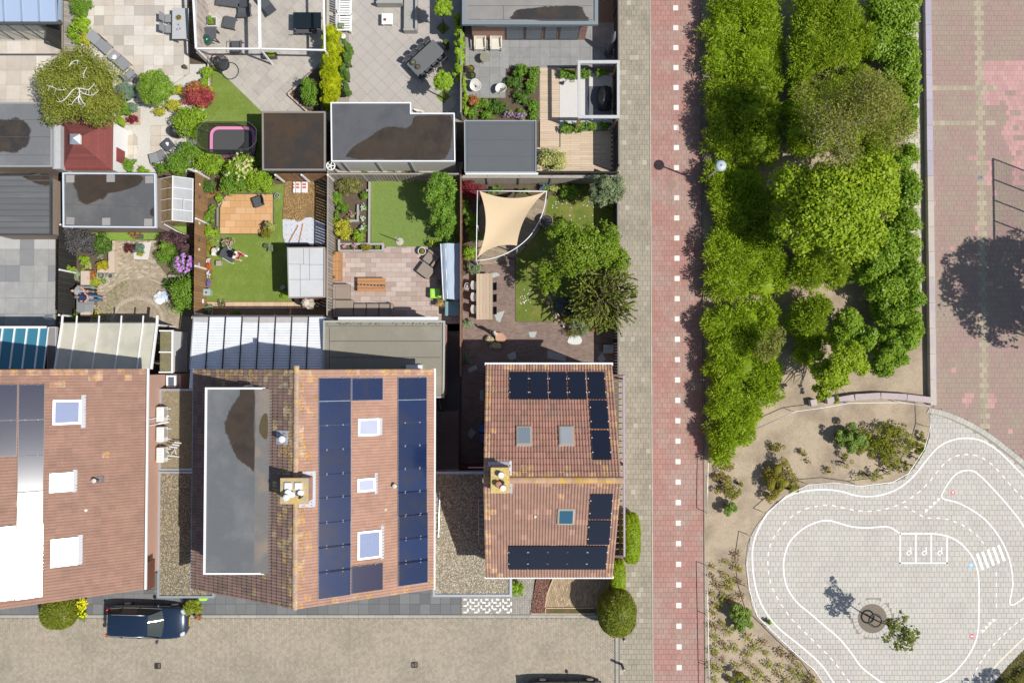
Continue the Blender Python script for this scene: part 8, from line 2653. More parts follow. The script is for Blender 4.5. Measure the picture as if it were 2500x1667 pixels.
for i,(x,y,r_)in enumerate(((1140,1302,.15),(1335,1325,.20))):
 pot(['pale pot beside the folded cream parasol','dark tub right of the folded cream parasol'][i],P('F',x,y,.3),r_,.3,jf if i==0 else k8)
t=k0('tool_caddy','small grey tool caddy with yellow handle in the shed shadow','tool box',P3('F',950,1185,.02),.6)
obj('caddy_box',MB().rbox(0,0,.09,.30,.22,.18,.03),j7,t)
obj('caddy_handle',MB().tube([(-.15,0,.18),(-.1,0,.3),(.1,0,.3),(.15,0,.18)],.015,6),mat('tool_yellow',(.60,.45,.03),.5),t)
sh('yellow green low plant at the shed corner','F',955,1268,40,.4,ka,25,(.08,.03))
# ---------------------------------------------------------------- plot 7: small lawn, borders, pink tiled terrace
XF7=P('G',78,700,1.8)[0]
kr('weathered grey board fence right of the pale grey shed',(XF7,P('G',0,1480)[1]),(XF7,P('G',0,90)[1]),1.8,ks,bw=.14,gap=.03)
yf7=P('G',700,98,1.8)[1]
XF8=P('G',1352,700,1.8)[0]
kr('weathered grey board fence along the top of the small lawn',(XF7+.06,yf7),(XF8-.05,yf7),1.8,ks,bw=.13,gap=.05)
kr('reddish brown fence between small lawn and shade sail garden',(XF8,P('M',0,360)[1]),(XF8,P('G',0,100)[1]),1.8,mat('red_brown_wood',(.24,.13,.085),.85,.2,4,piece=.2),bw=.15)
k6('strip_behind_fence',PP('C',[(100,1410),(1250,1410),(1250,1530),(100,1530)]),0.,mat('pale_strip',(.42,.37,.30),.95,.2,4))
for i,(x,y)in enumerate(((400,1480),(505,1470),(640,1485),(760,1490))):
 sh(['weedy clump left on the pale strip behind black shed','bright weed clump on the pale strip behind black shed','grassy weed clump on the pale strip','brownish weed clump on the pale strip'][i],'C',x,y,38,.3,[k3,ka,k3,ke][i],22,(.07,.04),core=None)
j5('small_lawn',PP('G',[(495,165),(1340,165),(1340,790),(495,790)]),.02,260,mat('turf_light',(.165,.235,.05),.95,.18,9),k4('grass_light',(.125,.165,.045),(.20,.24,.08),.2))
k6('flower_beds',PP('G',[(130,150),(480,150),(480,760),(610,760),(610,830),(130,830)]),.03,kj)
bl_=k0('sleeper_edging','grey timber sleeper edging around the flower beds of small lawn','edging',P3('G',478,480),world=True)
for a,b in(((478,170),(473,760)),((175,768),(615,766)),((185,832),(615,830)),((606,766),(606,832)),((185,725),(187,832)),((368,390),(366,552)),((285,545),(368,545)),((445,255),(478,255))):
 A_,B_=Vector(P('G',*a,.25)),Vector(P('G',*b,.25))
 d=B_-A_
 c=(A_+B_)/2
 link('sleeper',MB().box(0,0,.125,d.length,.12,.25+random.uniform(0,.012)).mesh('sleeper',mat('grey_sleeper',(.36,.35,.32),.85,.15,4,piece=.1)),bl_,(c.x,c.y,0),(0,0,atan2(d.y,d.x)))
for lab,x,y,r_,ry,h,m in(('brownish rose shrub in the upper left bed of small lawn',290,210,130,90,1.1,k4('leaf_rose',(.12,.13,.03),(.25,.22,.08),.25)),('green shrub along grey fence in the upper bed',170,330,50,70,.9,k3),('green shrub beside the inner sleeper corner',225,420,60,50,.7,k3),('green herb beside the sleeper edging top',430,310,38,45,.5,k3),('golden yellow shrub in the lower bed of small lawn',225,625,90,105,1.,kP),('fresh green shrub right of the golden shrub',375,690,58,58,.7,ka),('olive shrub in the narrow planter',445,800,48,38,.6,ke),('tiny green tuft in the narrow planter',548,800,25,22,.35,k3),('green plant at the lower end of grey fence bed',160,500,28,60,.8,k3)):
 sh(lab,'G',x,y,r_,h,m,ry,(.08,.05))
for lab,x,y,r_,mm in(('white flower clump, upper one inside the sleeper edging',420,420,36,je),('small white flowers between the two white clumps',415,525,24,je),('white flower clump, lower one inside the sleeper edging',410,615,42,je),('pink flower clump at the inner sleeper corner',310,490,36,jb),('pink flower clump in the narrow planter',330,790,30,jb),('faded pink flower clump at the planter end',233,790,24,jb)):
 o=sh(lab,'G',x,y,r_,.4,k3,r_,(.05,.03))
 kp(o,[tuple(Vector((*P('G',x+rs.gauss(0,r_*.45),y+rs.gauss(0,r_*.45),.4),.36+rs.random()*.08)))for _ in range(20)],.045,mm,10,size=.045)
kq('garden_tree','leafy small tree with yellow fruit at the right of the small lawn',P('G',1205,400),3.2,[at('G',1170,200,2.4,120,110,.8),at('G',1100,310,2.3,110,110,.8),at('G',1200,400,2.4,110,110,.8),at('G',1180,520,2.2,120,100,.7),at('G',1250,300,2.1,70,90,.6)],k3,7600,(.11,.065),None,.06,rel=.33,core=.5,limbs=12)
yl_=sh('green shrub with yellow blossom below the small tree','G',1215,640,110,1.6,k3,115,(.09,.06))
kp(yl_,[tuple(Vector((*P('G',1190+rs.gauss(0,60),560+rs.gauss(0,20),1.6),1.3+.2*rs.random())))for _ in range(16)],.05,PT_yel,9,size=.05)
pb=sh('small yellow flowering pot plant at the lawn corner','G',1075,765,40,.7,k3,30,(.06,.03))
kp(pb,[tuple(Vector((*P('G',1075+rs.gauss(0,18),758+rs.gauss(0,12),.7),.62+.1*rs.random())))for _ in range(10)],.04,PT_yel,9,size=.045)
t=k0('parasol_foot','round pale parasol base with a short pole on the small lawn','parasol base',P3('G',768,745,.02))
obj('foot',MB().lathe(0,0,[(.23,0),(.23,.05),(.19,.07),(.04,.08)],24),mat('pebble_concrete',(.46,.41,.36),.85,.12,20),t)
obj('pole',MB().tube([(0,0,.05),(0,0,1.75)],.026,8),kh,t)
M_pk1=mat('pink_terrace_tile',(.40,.305,.26),.8,.09,2.2,piece=.12,hue=.012,bump=.1)
M_pk2=mat('pale_pink_tile',(.47,.38,.33),.8,.09,2.2,piece=.08,bump=.1)
pt=k6('pink_tile_terrace',PP('G',[(130,760),(1345,790),(1345,1600),(130,1600)]),0.,ky)
k9(pt,PP('G',[(150,845),(612,845),(612,795),(1345,795),(1345,1530),(130,1530),(130,845)]),(.60,.285),'tile',[M_pk1,M_pk1,M_pk2],z=.025,gap=.010,bond=.5,origin=P('G',250,900))
t=k0('teak_bench','teak garden bench against the weathered grey fence','bench',P3('G',170,980,.42))
t.location.z=.025
Lb=abs(P('G',0,840,.4)[1]-P('G',0,1118,.4)[1])
for k in range(3):
 link('seat_slat',MB().box(-.16+.17*k,0,.42,.16,Lb-.02,.035).mesh('seat_slat',ji),t)
for yy in(-Lb/6,Lb/6):
 obj('divider',MB().box(0,yy,.445,.5,.012,.012),kE,t)
obj('front_box',MB().box(0,0,.2,.46,Lb-.05,.36),ji,t)
pot('small dark pot at the top end of the teak bench',P('G',140,858,.5),.09,.12,kA,ke,z0=.47,ph=.06,n=20)
pot('small dark pot at the lower end of the teak bench',P('G',138,1085,.5),.09,.12,kA,ke,z0=.47,ph=.06,n=20)
hm('taupe corner lounge sofa at the lower left of pink terrace','G',[(135,1155,290,1295,'-x',('+y',)),(135,1300,322,1470,'-x',('-y',)),(325,1335,443,1470,'-y',()),(446,1335,565,1470,'-y',()),(568,1335,700,1470,'-y',('+x',))],.42,jz)
t=k0('teak_coffee_table','slatted teak coffee table with a row of candle holders','table',P3('G',498,1158,.4))
t.location.z=.025
q=kl('G',365,1090,632,1222,.42)
Lx,Ly=q[1][0]-q[0][0],q[2][1]-q[1][1]
for k in range(4):
 link('plank',MB().box(0,(-1.5+k)*Ly/4,.40,Lx,Ly/4-.02,.05).mesh('plank',ji),t)
obj('under_shelf',MB().box(0,0,.2,Lx-.15,Ly-.1,.03),k5,t)
for sx in(-1,1):
 for sy in(-1,1):
  link('leg',MB().box(sx*(Lx/2-.06),sy*(Ly/2-.06),.19,.07,.07,.38).mesh('leg',ji),t)
cd=k0('candle_tray','row of small candles on the teak coffee table','candle tray',P3('G',495,1160,.455))
obj('tray',MB().box(0,0,.01,1.6,.07,.02,-.05),k5,cd)
for k in range(8):
 link('candle',MB().lathe(0,0,[(.026,.02),(.026,.07),(.01,.075)],10).mesh('candle',mat('candle_wax',(.62,.42,.22),.6)),cd,(-.7+.2*k,.035-.01*k,0))
ta2=radians(-37)
c=P('G',1065,905,.42)
t=k0('lounge_armchair','taupe wicker armchair turned diagonally near the blue canopy','armchair',(*c,.025),ta2)
h4(t,0,0,.78,.72,.42,jz,'+x',arm=('+y',))
c=P('G',1015,1020,.4)
t=k0('lounge_ottoman','taupe wicker ottoman in front of the diagonal armchair','ottoman',(*c,.025),ta2)
obj('cushion',MB().rbox(0,0,.36,.86,.72,.12,.04),jz,t)
obj('base_box',MB().box(0,0,.15,.80,.66,.30),jz,t)
pot('white pot with succulents at the lawn corner',P('G',980,835,.4),.24,.4,hl,ke,ph=.12,n=60)
t=k0('garden_table','small bright lime green side table','table',P3('G',1110,1240,.45))
t.location.z=.025
obj('table_top',MB().rbox(0,0,.48,.64,.58,.05,.05),mat('lime_plastic',(.32,.66,.05),.4,.03,5),t)
obj('rim',MB().rbox(0,0,.505,.50,.44,.02,.04),mat('lime_plastic_light',(.36,.70,.10),.4,.03,5),t)
for sx in(-1,1):
 for sy in(-1,1):
  link('leg',MB().box(sx*.28,sy*.25,.23,.04,.04,.46).mesh('leg',kb['lime_plastic']),t)
bc=k0('canvas_canopy','long blue grey canvas canopy along the reddish fence','canopy',P3('G',1255,1030),world=True)
zb=1.3
q=PP('G',[(1160,768),(1345,758),(1345,1300),(1185,1292)],zb)
nx,ny=8,14
mb=MB()
for j in range(ny+1):
 for i in range(nx+1):
  u,v=i/nx,j/ny
  x=(q[0][0]*(1-u)+q[1][0]*u)*(1-v)+(q[3][0]*(1-u)+q[2][0]*u)*v
  y=(q[0][1]*(1-u)+q[1][1]*u)*(1-v)+(q[3][1]*(1-u)+q[2][1]*u)*v
  z=zb+.18*sin(PI*min(1,u*1.6))*(1 if u<.62 else .9)-.28*max(0,u-.62)+.02*sin(v*17+u*5)
  mb.v.append((x,y,z))
mb.idx([(j*(nx+1)+i,(j+1)*(nx+1)+i,(j+1)*(nx+1)+i+1,j*(nx+1)+i+1)for j in range(ny)for i in range(nx)])
obj('canvas',mb,mat('blue_grey_canvas',(.36,.43,.52),.85,.06,3),bc,smooth=True)
for x,y in((q[0]),(q[1]),(q[2]),(q[3])):
 link('post',MB().tube([(0,0,0),(0,0,zb)],.03,6).mesh('post',k1),bc,(x,y,0))
obj('front_rail',MB().tube([(*q[0],zb+.02),(*q[3],zb+.02)],.03,6),k1,bc)
obj('centre_rail',MB().tube([(q[0][0]*.75+q[1][0]*.25,q[0][1],zb+.16),(q[3][0]*.75+q[2][0]*.25,q[3][1],zb+.16)],.02,6),k1,bc)
t=k0('storage_box','teal grey lidded storage box below the canvas canopy','storage box',P3('G',1270,1385,.6))
t.location.z=.02
obj('box_body',MB().rbox(0,0,.30,.80,.80,.58,.04),mat('teal_plastic',(.12,.24,.28),.5,.08,3),t)
obj('box_lid',MB().rbox(0,0,.63,.86,.86,.08,.05),mat('teal_lid',(.20,.33,.36),.4,.08,3),t)
sh('dry golden ornamental grass beside the storage box','G',1165,1335,58,.8,k4('leaf_straw',(.34,.25,.10),(.52,.40,.20),.25),48,(.22,.02),outward=.8)
sh('small plant with white flowers below the canopy edge','G',1140,1140,20,.5,ko,35,(.07,.04))
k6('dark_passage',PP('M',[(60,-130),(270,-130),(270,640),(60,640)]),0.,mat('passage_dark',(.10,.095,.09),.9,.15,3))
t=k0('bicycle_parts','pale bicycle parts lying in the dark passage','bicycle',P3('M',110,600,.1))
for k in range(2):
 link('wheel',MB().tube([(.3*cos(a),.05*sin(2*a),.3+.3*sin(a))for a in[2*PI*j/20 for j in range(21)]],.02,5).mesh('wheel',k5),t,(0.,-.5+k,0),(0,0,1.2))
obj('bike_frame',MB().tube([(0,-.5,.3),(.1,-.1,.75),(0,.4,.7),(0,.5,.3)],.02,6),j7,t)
# ---------------------------------------------------------------- plot 8: shade sail garden
M_clink=mat('brown_clinker',(.235,.165,.135),.85,.12,2.,piece=.18,col2=(.27,.195,.155),scale2=.7,hue=.01)
pt=k6('clinker_terrace',[P('H',80,600),P('H',460,600),P('H',460,870),P('H',1040,870),(XPV-.15,P('H',0,870)[1]),(XPV-.15,P('N',0,770)[1]),(P('N',640,0)[0],P('N',0,770)[1]),(P('N',640,0)[0],P('M',0,1095)[1]),(P('M',262,0)[0],P('M',0,1095)[1]),P('M',268,100)],0.,mat('clinker_joint',(.14,.11,.09),.9,.1,5))
k9(pt,[P('H',84,610),P('H',458,690),P('H',458,1120),P('H',720,1122),P('H',1040,1125),P('H',1180,1125),P('H',1180,1470),P('H',240,1470),(P('M',445,0)[0],P('M',0,700)[1]),(P('M',445,0)[0],P('M',0,1060)[1]),(P('M',270,0)[0],P('M',0,1060)[1]),(P('M',272,0)[0],P('M',0,110)[1])],(.205,.066),'clinker',[M_clink],z=.02,th=.02,gap=.006,bond=.5,nmax=0,minarea=.3)
M_bluest=mat('blue_grey_flagstone',(.40,.42,.40),.8,.10,3)
flag=[[('H',[(290,775),(330,770),(352,790),(300,810)])],[('H',[(310,1062),(385,1040),(350,1125),(325,1110)])],[('H',[(552,1192),(612,1190),(598,1228),(565,1230)])],[('H',[(690,1318),(815,1360),(818,1402),(685,1375)])],[('H',[(402,1352),(457,1328),(467,1375),(430,1390),(410,1378)])],[('H',[(120,1452),(180,1425),(192,1450),(132,1482)])],[('M',[(345,765),(382,800),(345,850),(318,815)])],[('M',[(412,480),(440,470),(440,560),(412,550)])],[('H',[(1040,1380),(1075,1330),(1100,1390),(1060,1410)])]]
ft=0
for i,fl in enumerate(flag):
 f,pts=fl[0]
 link('flagstone',MB().prism(PP(f,pts),0.,.027).mesh('flagstone',M_bluest),pt)
link('flagstone',MB().prism(kd(PP('H',[(860,1210),(905,1212),(930,1245),(920,1275),(870,1280),(830,1265),(838,1235)]),3,True),0.,.06).mesh('flagstone',mat('white_flagstone',(.62,.63,.61),.8,.06,4)),pt)
j5('corner_lawn',PP('H',[(462,600),(690,240),(690,150),(1160,150),(1160,1200),(1035,1200),(720,1118),(462,1118)]),.02,240,mat('turf_olive',(.125,.165,.022),.95,.2,6,col2=(.21,.205,.05),scale2=.8),k4('grass_olive',(.10,.155,.015),(.22,.25,.04),.2))
dz_=k0('lawn_daisies','tiny white daisies scattered on the corner lawn','daisies',P3('H',540,960),world=True)
mb=MB()
for k in range(60):
 x,y=(rs.gauss(535,25),rs.gauss(955,30))if k<25 else(rs.uniform(700,1020),rs.uniform(260,460))
 p_=P('H',x,y)
 mb.lathe(p_[0],p_[1],[(.028,.05),(.028,.056)],6)
obj('daisy_heads',mb,k1,dz_,stuff=True)
yp=P('H',500,92,1.75)[1]
pf=k0('pebble_wall','pebble dashed concrete panel wall at the top of shade sail garden','wall',(P('H',500,92,1.75)[0],yp,0),world=True)
xs=[P('H',x,92,1.75)[0]for x in(85,262,490,718,945,1180)]
M_peb=mat('pebble_dash',(.36,.32,.27),.95,.35,16,speck=(.55,.5,.44),speck_scale=26,speck_amt=.08,bump=.8,bscale=24)
for i in range(5):
 for k in range(3):
  link('panel',MB().box(0,0,0,xs[i+1]-xs[i]-.1,.07,.55).mesh('panel',M_peb),pf,((xs[i]+xs[i+1])/2,yp,.30+.57*k))
 link('cap_stone',MB().box(0,0,0,xs[i+1]-xs[i]-.02,.16,.05).mesh('cap_stone',M_peb),pf,((xs[i]+xs[i+1])/2,yp,1.76))
for x in xs:
 link('post',MB().box(0,0,.88,.11,.11,1.78).mesh('post',mat('concrete_post',(.30,.28,.25),.9,.12,5)),pf,(x,yp-.03,0))
k6('top_border',PP('H',[(80,150),(780,150),(780,225),(80,225)]),.03,kj)
k6('left_border',PP('H',[(82,225),(240,225),(240,720),(82,800)]),.025,kj)
XFR8=P('H',1186,700,1.75)[0]
kr('dark fence between shade sail garden and pavement',(XFR8,P('H',0,1490)[1]),(XFR8,P('H',0,95)[1]),1.75,j8,cap_m=mat('fence_cap_grey',(.17,.165,.16)))
ps=k6('pebble_strip',[(XFR8+.04,P('H',0,1490)[1]),(XPV-.1,P('H',0,1490)[1]),(XPV-.1,P('H',0,95)[1]),(XFR8+.04,P('H',0,95)[1])],.02,M_peb)
SZ=2.6
sl_=k0('shade_sail','cream shade sail stretched between white tubes','shade sail',P3('H',400,420),world=True)
cor=[P('H',205,192,SZ),P('H',678,194,SZ),P('H',470,578,SZ),P('H',188,668,SZ)]
cz=[SZ,SZ-.05,SZ-.1,SZ-.05]
nn=18
def edge(a,b,sag,inw):
 a,b=Vector(a),Vector(b)
 d=b-a
 n_=Vector((-d.y,d.x)).normalized()*inw
 return[a+d*(k/nn)+n_*4*(k/nn)*(1-k/nn)*sag for k in range(nn+1)]
T_,B2=edge(cor[0],cor[1],.40,-1),edge(cor[3],cor[2],.30,1)
Lf,Rt=edge(cor[0],cor[3],.42,1),edge(cor[1],cor[2],.34,-1)
mb=MB()
for j in range(nn+1):
 v=j/nn
 for i in range(nn+1):
  u=i/nn
  p_=T_[i]*(1-v)+B2[i]*v+Lf[j]*(1-u)+Rt[j]*u-(Vector(cor[0])*(1-u)*(1-v)+Vector(cor[1])*u*(1-v)+Vector(cor[3])*(1-u)*v+Vector(cor[2])*u*v)
  z=(cz[0]*(1-u)+cz[1]*u)*(1-v)+(cz[3]*(1-u)+cz[2]*u)*v-.16*sin(PI*u)*sin(PI*v)
  mb.v.append((p_.x,p_.y,z))
mb.idx([(j*(nn+1)+i,(j+1)*(nn+1)+i,(j+1)*(nn+1)+i+1,j*(nn+1)+i+1)for j in range(nn)for i in range(nn)])
obj('sail_cloth',mb,mat('cream_sail_cloth',(.62,.475,.295),.85,.035,5,bump=.08,bscale=50),sl_,smooth=True)
fr=[P('H',190,192,SZ),P('H',680,196,SZ),P('H',182,686,SZ)]
arc=kd(PP('H',[(680,196),(672,270),(650,355),(610,440),(555,520),(470,593),(380,642),(280,674),(182,686)],SZ),4)
obj('top_tube',MB().tube([(*fr[0],SZ),(*fr[1],SZ)],.026,8),k1,sl_,smooth=True)
obj('side_tube',MB().tube([(*fr[0],SZ),(*fr[2],SZ)],.026,8),k1,sl_,smooth=True)
obj('curved_tube',MB().tube([(x,y,SZ)for x,y in arc],.026,8),k1,sl_,smooth=True)
for p_ in fr+[P('H',470,593,SZ),P('H',190,440,SZ)]:
 link('post',MB().tube([(0,0,0),(0,0,SZ)],.035,8).mesh('post',k1),sl_,(*p_,0))
rdk=k0('round_deck','round edged wooden deck beneath the shade sail','deck',P3('H',400,500),world=True)
dkp=kd(PP('H',[(205,300),(400,255),(665,250),(680,300),(650,420),(600,510),(520,600),(440,665),(330,705),(240,715),(205,700)]),3,True)
obj('base',MB().prism(dkp,0,.03),kE,rdk)
k9(rdk,dkp,(1.6,.14),'deck_board',[mat('weathered_deck',(.30,.235,.165),.85,.15,3,piece=.14)],z=.065,gap=.010,bond=.5,ang=radians(-14))
wt=pot('round brown water bowl beside the sail deck',P('H',678,405,.5),.42,.5,mat('brown_bowl',(.20,.14,.09),.6,.12,5),soil=False)
sh('crimson japanese maple at the top left under the sail corner','H',150,185,80,1.4,hf,80,(.09,.04))
for lab,x,y,r_,ry,h,m in(('leafy green shrub left of the sail, upper',150,400,55,55,1.2,k3),('leafy green shrub left of the sail, middle',165,500,62,55,1.2,k3),('fresh green shrub left of the sail, lower',140,620,55,60,1.,ka),('grey green shrub above the long wooden table',175,740,50,42,.9,ko),('low green plants below the pebble wall, left',320,185,65,25,.5,k3),('low green plants below the pebble wall, right',520,195,60,20,.5,k3),('shrub shaded under the pebble wall',850,200,75,55,.8,k3),('silvery shrub beside the long wooden table end',115,1130,36,36,.7,ko),('grey green herb in the shaded terrace',112,1380,36,40,.6,ko),('narrow green shrub at the reddish fence',105,320,25,60,1.,k3)):
 sh(lab,'H',x,y,r_,h,m,ry,(.09,.055))
o=sh('purple flowering plant beside the sail corner','H',668,168,35,.6,k3,28,(.06,.04))
kp(o,[tuple(Vector((*P('H',668+rs.gauss(0,16),165+rs.gauss(0,12),.6),.5+.1*rs.random())))for _ in range(16)],.05,hj,10,size=.05)
sh('pale leaved plant right of the purple flowers','H',735,175,42,.5,jo,24,(.09,.06))
kq('olive_tree','silvery green shrub tree overhanging the pavement corner',P('H',1085,210),3.4,[at('H',1080,170,2.4,100,85,.8),at('H',1180,150,2.4,55,75,.7),at('H',1050,250,2.2,80,65,.6),at('H',1150,220,2.2,80,60,.6)],k4('leaf_silver',(.09,.13,.055),(.24,.28,.14),.25,.5),5200,(.11,.06),None,.06,rel=.34,core=.45,limbs=10)
kq('fruit_tree','large bright green fruit tree over the corner lawn',P('H',880,760),5.6,[at('H',900,600,3.9,150,120,1.1),at('H',1040,620,3.9,150,120,1.1),at('H',800,500,3.6,110,100,1.),at('H',1130,520,3.6,70,110,.9),at('H',1180,690,3.6,90,90,.9),at('H',700,760,3.,90,70,.8),at('H',700,850,2.8,75,80,.7),at('H',850,720,3.6,110,90,.9),at('H',980,500,3.6,90,60,.8),at('H',1080,420,3.4,30,40,.5),at('H',1250,690,3.4,35,40,.5)],k4('leaf_fruit_tree',(.10,.175,.010),(.21,.285,.02),.33,.45),20000,(.13,.08),None,.11,rel=.32,core=.35,limbs=20)
cn=k0('conifer','dark olive conifer with rope like spiky branches over the pavement','conifer',(*P('H',1010,950),0),world=True)
cb=P('H',1010,950)
mb=MB()
mb.tube([(*cb,0),(cb[0]+.05,cb[1],4.6)],[.14,.04],8)
LM_rope=k4('needle_olive',(.085,.12,.014),(.23,.25,.045),.15,.5)
rng=np.random.default_rng(31)
CC,DD,NN=[],[],[]
ce=np.array([*P('H',1085,930,3.),2.7])
for k in range(430):
 d0=kc(1,rng)[0]
 d0[2]=abs(d0[2])if rng.random()<.8 else d0[2]
 st_=ce+d0*np.array([1.75,1.9,1.5])*rng.uniform(.35,1.)
 L_=rng.uniform(.35,.75)
 dv=d0*np.array([1,1,.5])+kc(1,rng)[0]*.85
 dv/=np.linalg.norm(dv)
 sw=kc(1,rng)[0]*.3
 R_=np.array([st_+dv*L_*s_+sw*L_*s_*s_ for s_ in(0,.25,.5,.75,1)])
 if k%3==0:
  mb.tube([(cb[0],cb[1],min(4.4,max(.8,float(st_[2])-.4))),tuple(R_[0]),tuple(R_[-1])],[.035,.022,.012],4,cap=False)
 seg=np.diff(R_,axis=0)
 for j in range(4):
  d=seg[j]/np.linalg.norm(seg[j])
  nl=11
  tt=rng.random(nl)[:,None]
  rad=kc(nl,rng)
  rad-=(rad@d)[:,None]*d
  rad/=np.linalg.norm(rad,axis=1,keepdims=True)
  CC.append(R_[j]+seg[j]*tt+rad*.035)
  DD.append(d+rad*.6)
  NN.append(rad)
obj('trunk',mb,kE,cn)
CC,DD,NN=np.concatenate(CC),np.concatenate(DD),np.concatenate(NN)
n_=len(CC)
link('needles',kW('needles',CC,DD,NN,np.full(n_,.13),np.full(n_,.06),rng.random(n_),LM_rope),cn)
rkp=k0('rock_edging','curved row of brown and pale stones beside the conifer','rocks',P3('H',720,1050),world=True)
for k,(x,y)in enumerate(((700,945),(735,930),(690,985),(685,1020),(700,1050),(720,1075),(745,1090),(765,1105),(755,1070),(785,1125),(795,1150),(745,1115),(710,965),(720,1015),(770,1085),(800,1130))):
 p_=P('H',x,y)
 link('stone',MB().ell((0,0,.06),(random.uniform(.09,.15),random.uniform(.07,.12),.09),8,5,.18).mesh('stone',mat('garden_stone',(.42,.32,.22),.85,.2,5,piece=.35)),rkp,(p_[0],p_[1],.02),(0,0,random.uniform(0,3)))
pond=k6('pond_liner',kd(PP('H',[(740,960),(850,950),(880,1060),(800,1110),(740,1040)]),4,True),.03,mat('dark_water',(.012,.014,.014),.1,.1,2,spec=.6))
sh('olive plants at the pond edge','H',820,1090,45,.5,ke,28,(.09,.04))
sh('spiky silver green yucca above the white flagstone','H',915,1165,62,.9,ko,60,(.34,.025),outward=.95,core=None,n=420)
sh('spiky grey yucca left of the silver one','H',870,1190,55,.7,ke,40,(.30,.025),outward=.95,core=None,n=260)
t=k0('garden_gnome','little blue and white figurine at the rock edging','figurine',P3('H',800,1155,.02))
obj('figure_body',MB().lathe(0,0,[(.06,0),(.07,.1),(.04,.2)],10),mat('figurine_blue',(.12,.25,.42),.5),t)
obj('figure_head',MB().ell((0,0,.25),(.05,.05,.06),10,6),k1,t)
pot('terracotta pot between yucca and fence',P('H',1010,1180,.2),.10,.2,j3,ja,ph=.06,n=15)
t=k0('stone_bench','plain grey stone bench block beside the dark fence','bench',P3('H',1120,1312,.4))
t.location.z=.02
obj('seat_slab',MB().rbox(0,0,.38,.60,.50,.10,.03),j7,t)
for s_ in(-1,1):
 link('support',MB().box(s_*.2,0,.17,.12,.42,.34).mesh('support',j7),t)
q=kl('H',183,778,298,1104,.76)
c=((q[0][0]+q[2][0])/2,(q[0][1]+q[2][1])/2)
j0('long pale scaffold wood table on the brown clinker terrace',c,q[2][1]-q[1][1],q[1][0]-q[0][0],.76,PI/2,mat('scaffold_plank',(.50,.385,.27),.85,.16,2.5,piece=.18,stretch=(8,.7,1),hue=.02),ho,planks=5,top_t=.06)
M_shellg=mat('pale_grey_shell',(.52,.49,.44),.6,.04,6)
for i,y in enumerate((550,830,1127)):
 p_=P('TB',560,y,.7)
 kM(['uppermost','middle','lowest'][i]+' pale curved chair left of the long wooden table',(p_[0]+.18,p_[1]),0.,M_shellg,ho,curved=True,w=.50,d=.44,bh=.80,group='pale chairs at the long table')
 p_=P('TB',1040,y+30,.5)
 kM(['uppermost','middle','lowest'][i]+' black seated chair right of the long wooden table',(p_[0]-.20,p_[1]),PI,k5,mat('yellow_wood_leg',(.55,.42,.12),.7,.1,5),w=.46,d=.44,bh=.72,group='black chairs at the long table')
t=k0('iron_lantern','round white metal lantern with a shell by the reddish fence','lantern',P3('TB',395,575,.5))
t.location.z=.3
obj('hoop',MB().tube([(.14*cos(a),.19*sin(a),.25)for a in[2*PI*j/20 for j in range(21)]],.022,6),mat('lilac_white_metal',(.55,.52,.58),.5),t)
obj('shell',MB().ell((0,.01,.15),(.09,.12,.1),10,6,.1),mat('shell_cream',(.50,.46,.40),.7,.1,5),t)
obj('bracket',MB().tube([(0,0,-.28),(0,0,.25)],.02,6),k5,t)
bo=k0('boulder','large flat topped sandstone boulder with pinkish face','boulder',P3('RK',470,705),world=True)
top=PP('RK',[(345,610),(380,578),(510,588),(570,640),(622,725),(590,790),(540,850),(430,830),(340,790),(330,700)],.45)
bot=[(x*1.+(x-P('RK',470,705,.45)[0])*.15,y+(y-P('RK',470,705,.45)[1])*.15)for x,y in top]
mb=MB()
n_=len(top)
mb.v=[(x,y,0)for x,y in bot]+[(x,y,.42+random.uniform(-.02,.02))for x,y in top]
mb.idx([(i,(i+1)%n_,n_+(i+1)%n_,n_+i)for i in range(n_)]if jh(top)>0 else[(n_+i,n_+(i+1)%n_,(i+1)%n_,i)for i in range(n_)])
mb.idx([tuple(range(n_,2*n_))if jh(top)>0 else tuple(range(2*n_-1,n_-1,-1))])
obj('rock',mb,mat('pink_sandstone',(.50,.29,.19),.9,.10,4,bump=.3),bo)
for i,(x,y,rx_,ry_,rz_,m)in enumerate(((180,775,130,110,.40,mat('yellow_sandstone',(.36,.29,.15),.9,.25,5,col2=(.50,.45,.32),scale2=4,bump=.4)),(340,940,170,110,.42,kb['yellow_sandstone']))):
 s_=kH/FPX/11.2
 t=k0('boulder',['mossy yellow boulder left of the sandstone one','mossy rugged boulder below the sandstone one'][i],'boulder',P3('RK',x,y,0.))
 obj('rock',MB().ell((0,0,rz_*.45),(rx_*s_,ry_*s_,rz_*.6),10,6,.14),m,t)
dw=k0('driftwood_sculpture','tall pale and black driftwood sculpture beside the boulders','sculpture',(*P('RK',300,600),0))
obj('driftwood',MB().tube(kd([(0,0,0),(.08,-.05,.5),(-.02,.05,1.),(.05,.02,1.45)],4),[.13,.12,.11,.12,.13,.11,.10,.10,.11,.12,.10,.08,.05],9),mat('bleached_wood',(.55,.52,.46),.8,.12,6),dw,smooth=True)
obj('driftwood_fork',MB().tube(kd([(-.02,.05,.9),(-.22,.08,1.15),(-.2,.2,1.45)],4),[.08,.07,.07,.06,.06,.05,.05,.04,.03],7),mat('blackened_wood',(.07,.07,.075),.7,.2,6),dw,smooth=True)
t=k0('water_butt','blue barrel at the wall of the corner house','barrel',P3('M',432,770,.8))
t.location.z=.02
obj('barrel',MB().lathe(0,0,[(.20,0),(.24,.4),(.22,.8)],18),mat('barrel_blue',(.03,.14,.36),.5),t)
obj('lid',MB().lathe(0,0,[(.225,.801),(.225,.84)],18),kb['barrel_blue'],t)
t=k0('wheelie_bin','purple bin at the wall of the corner house','bin',P3('M',432,845,.8))
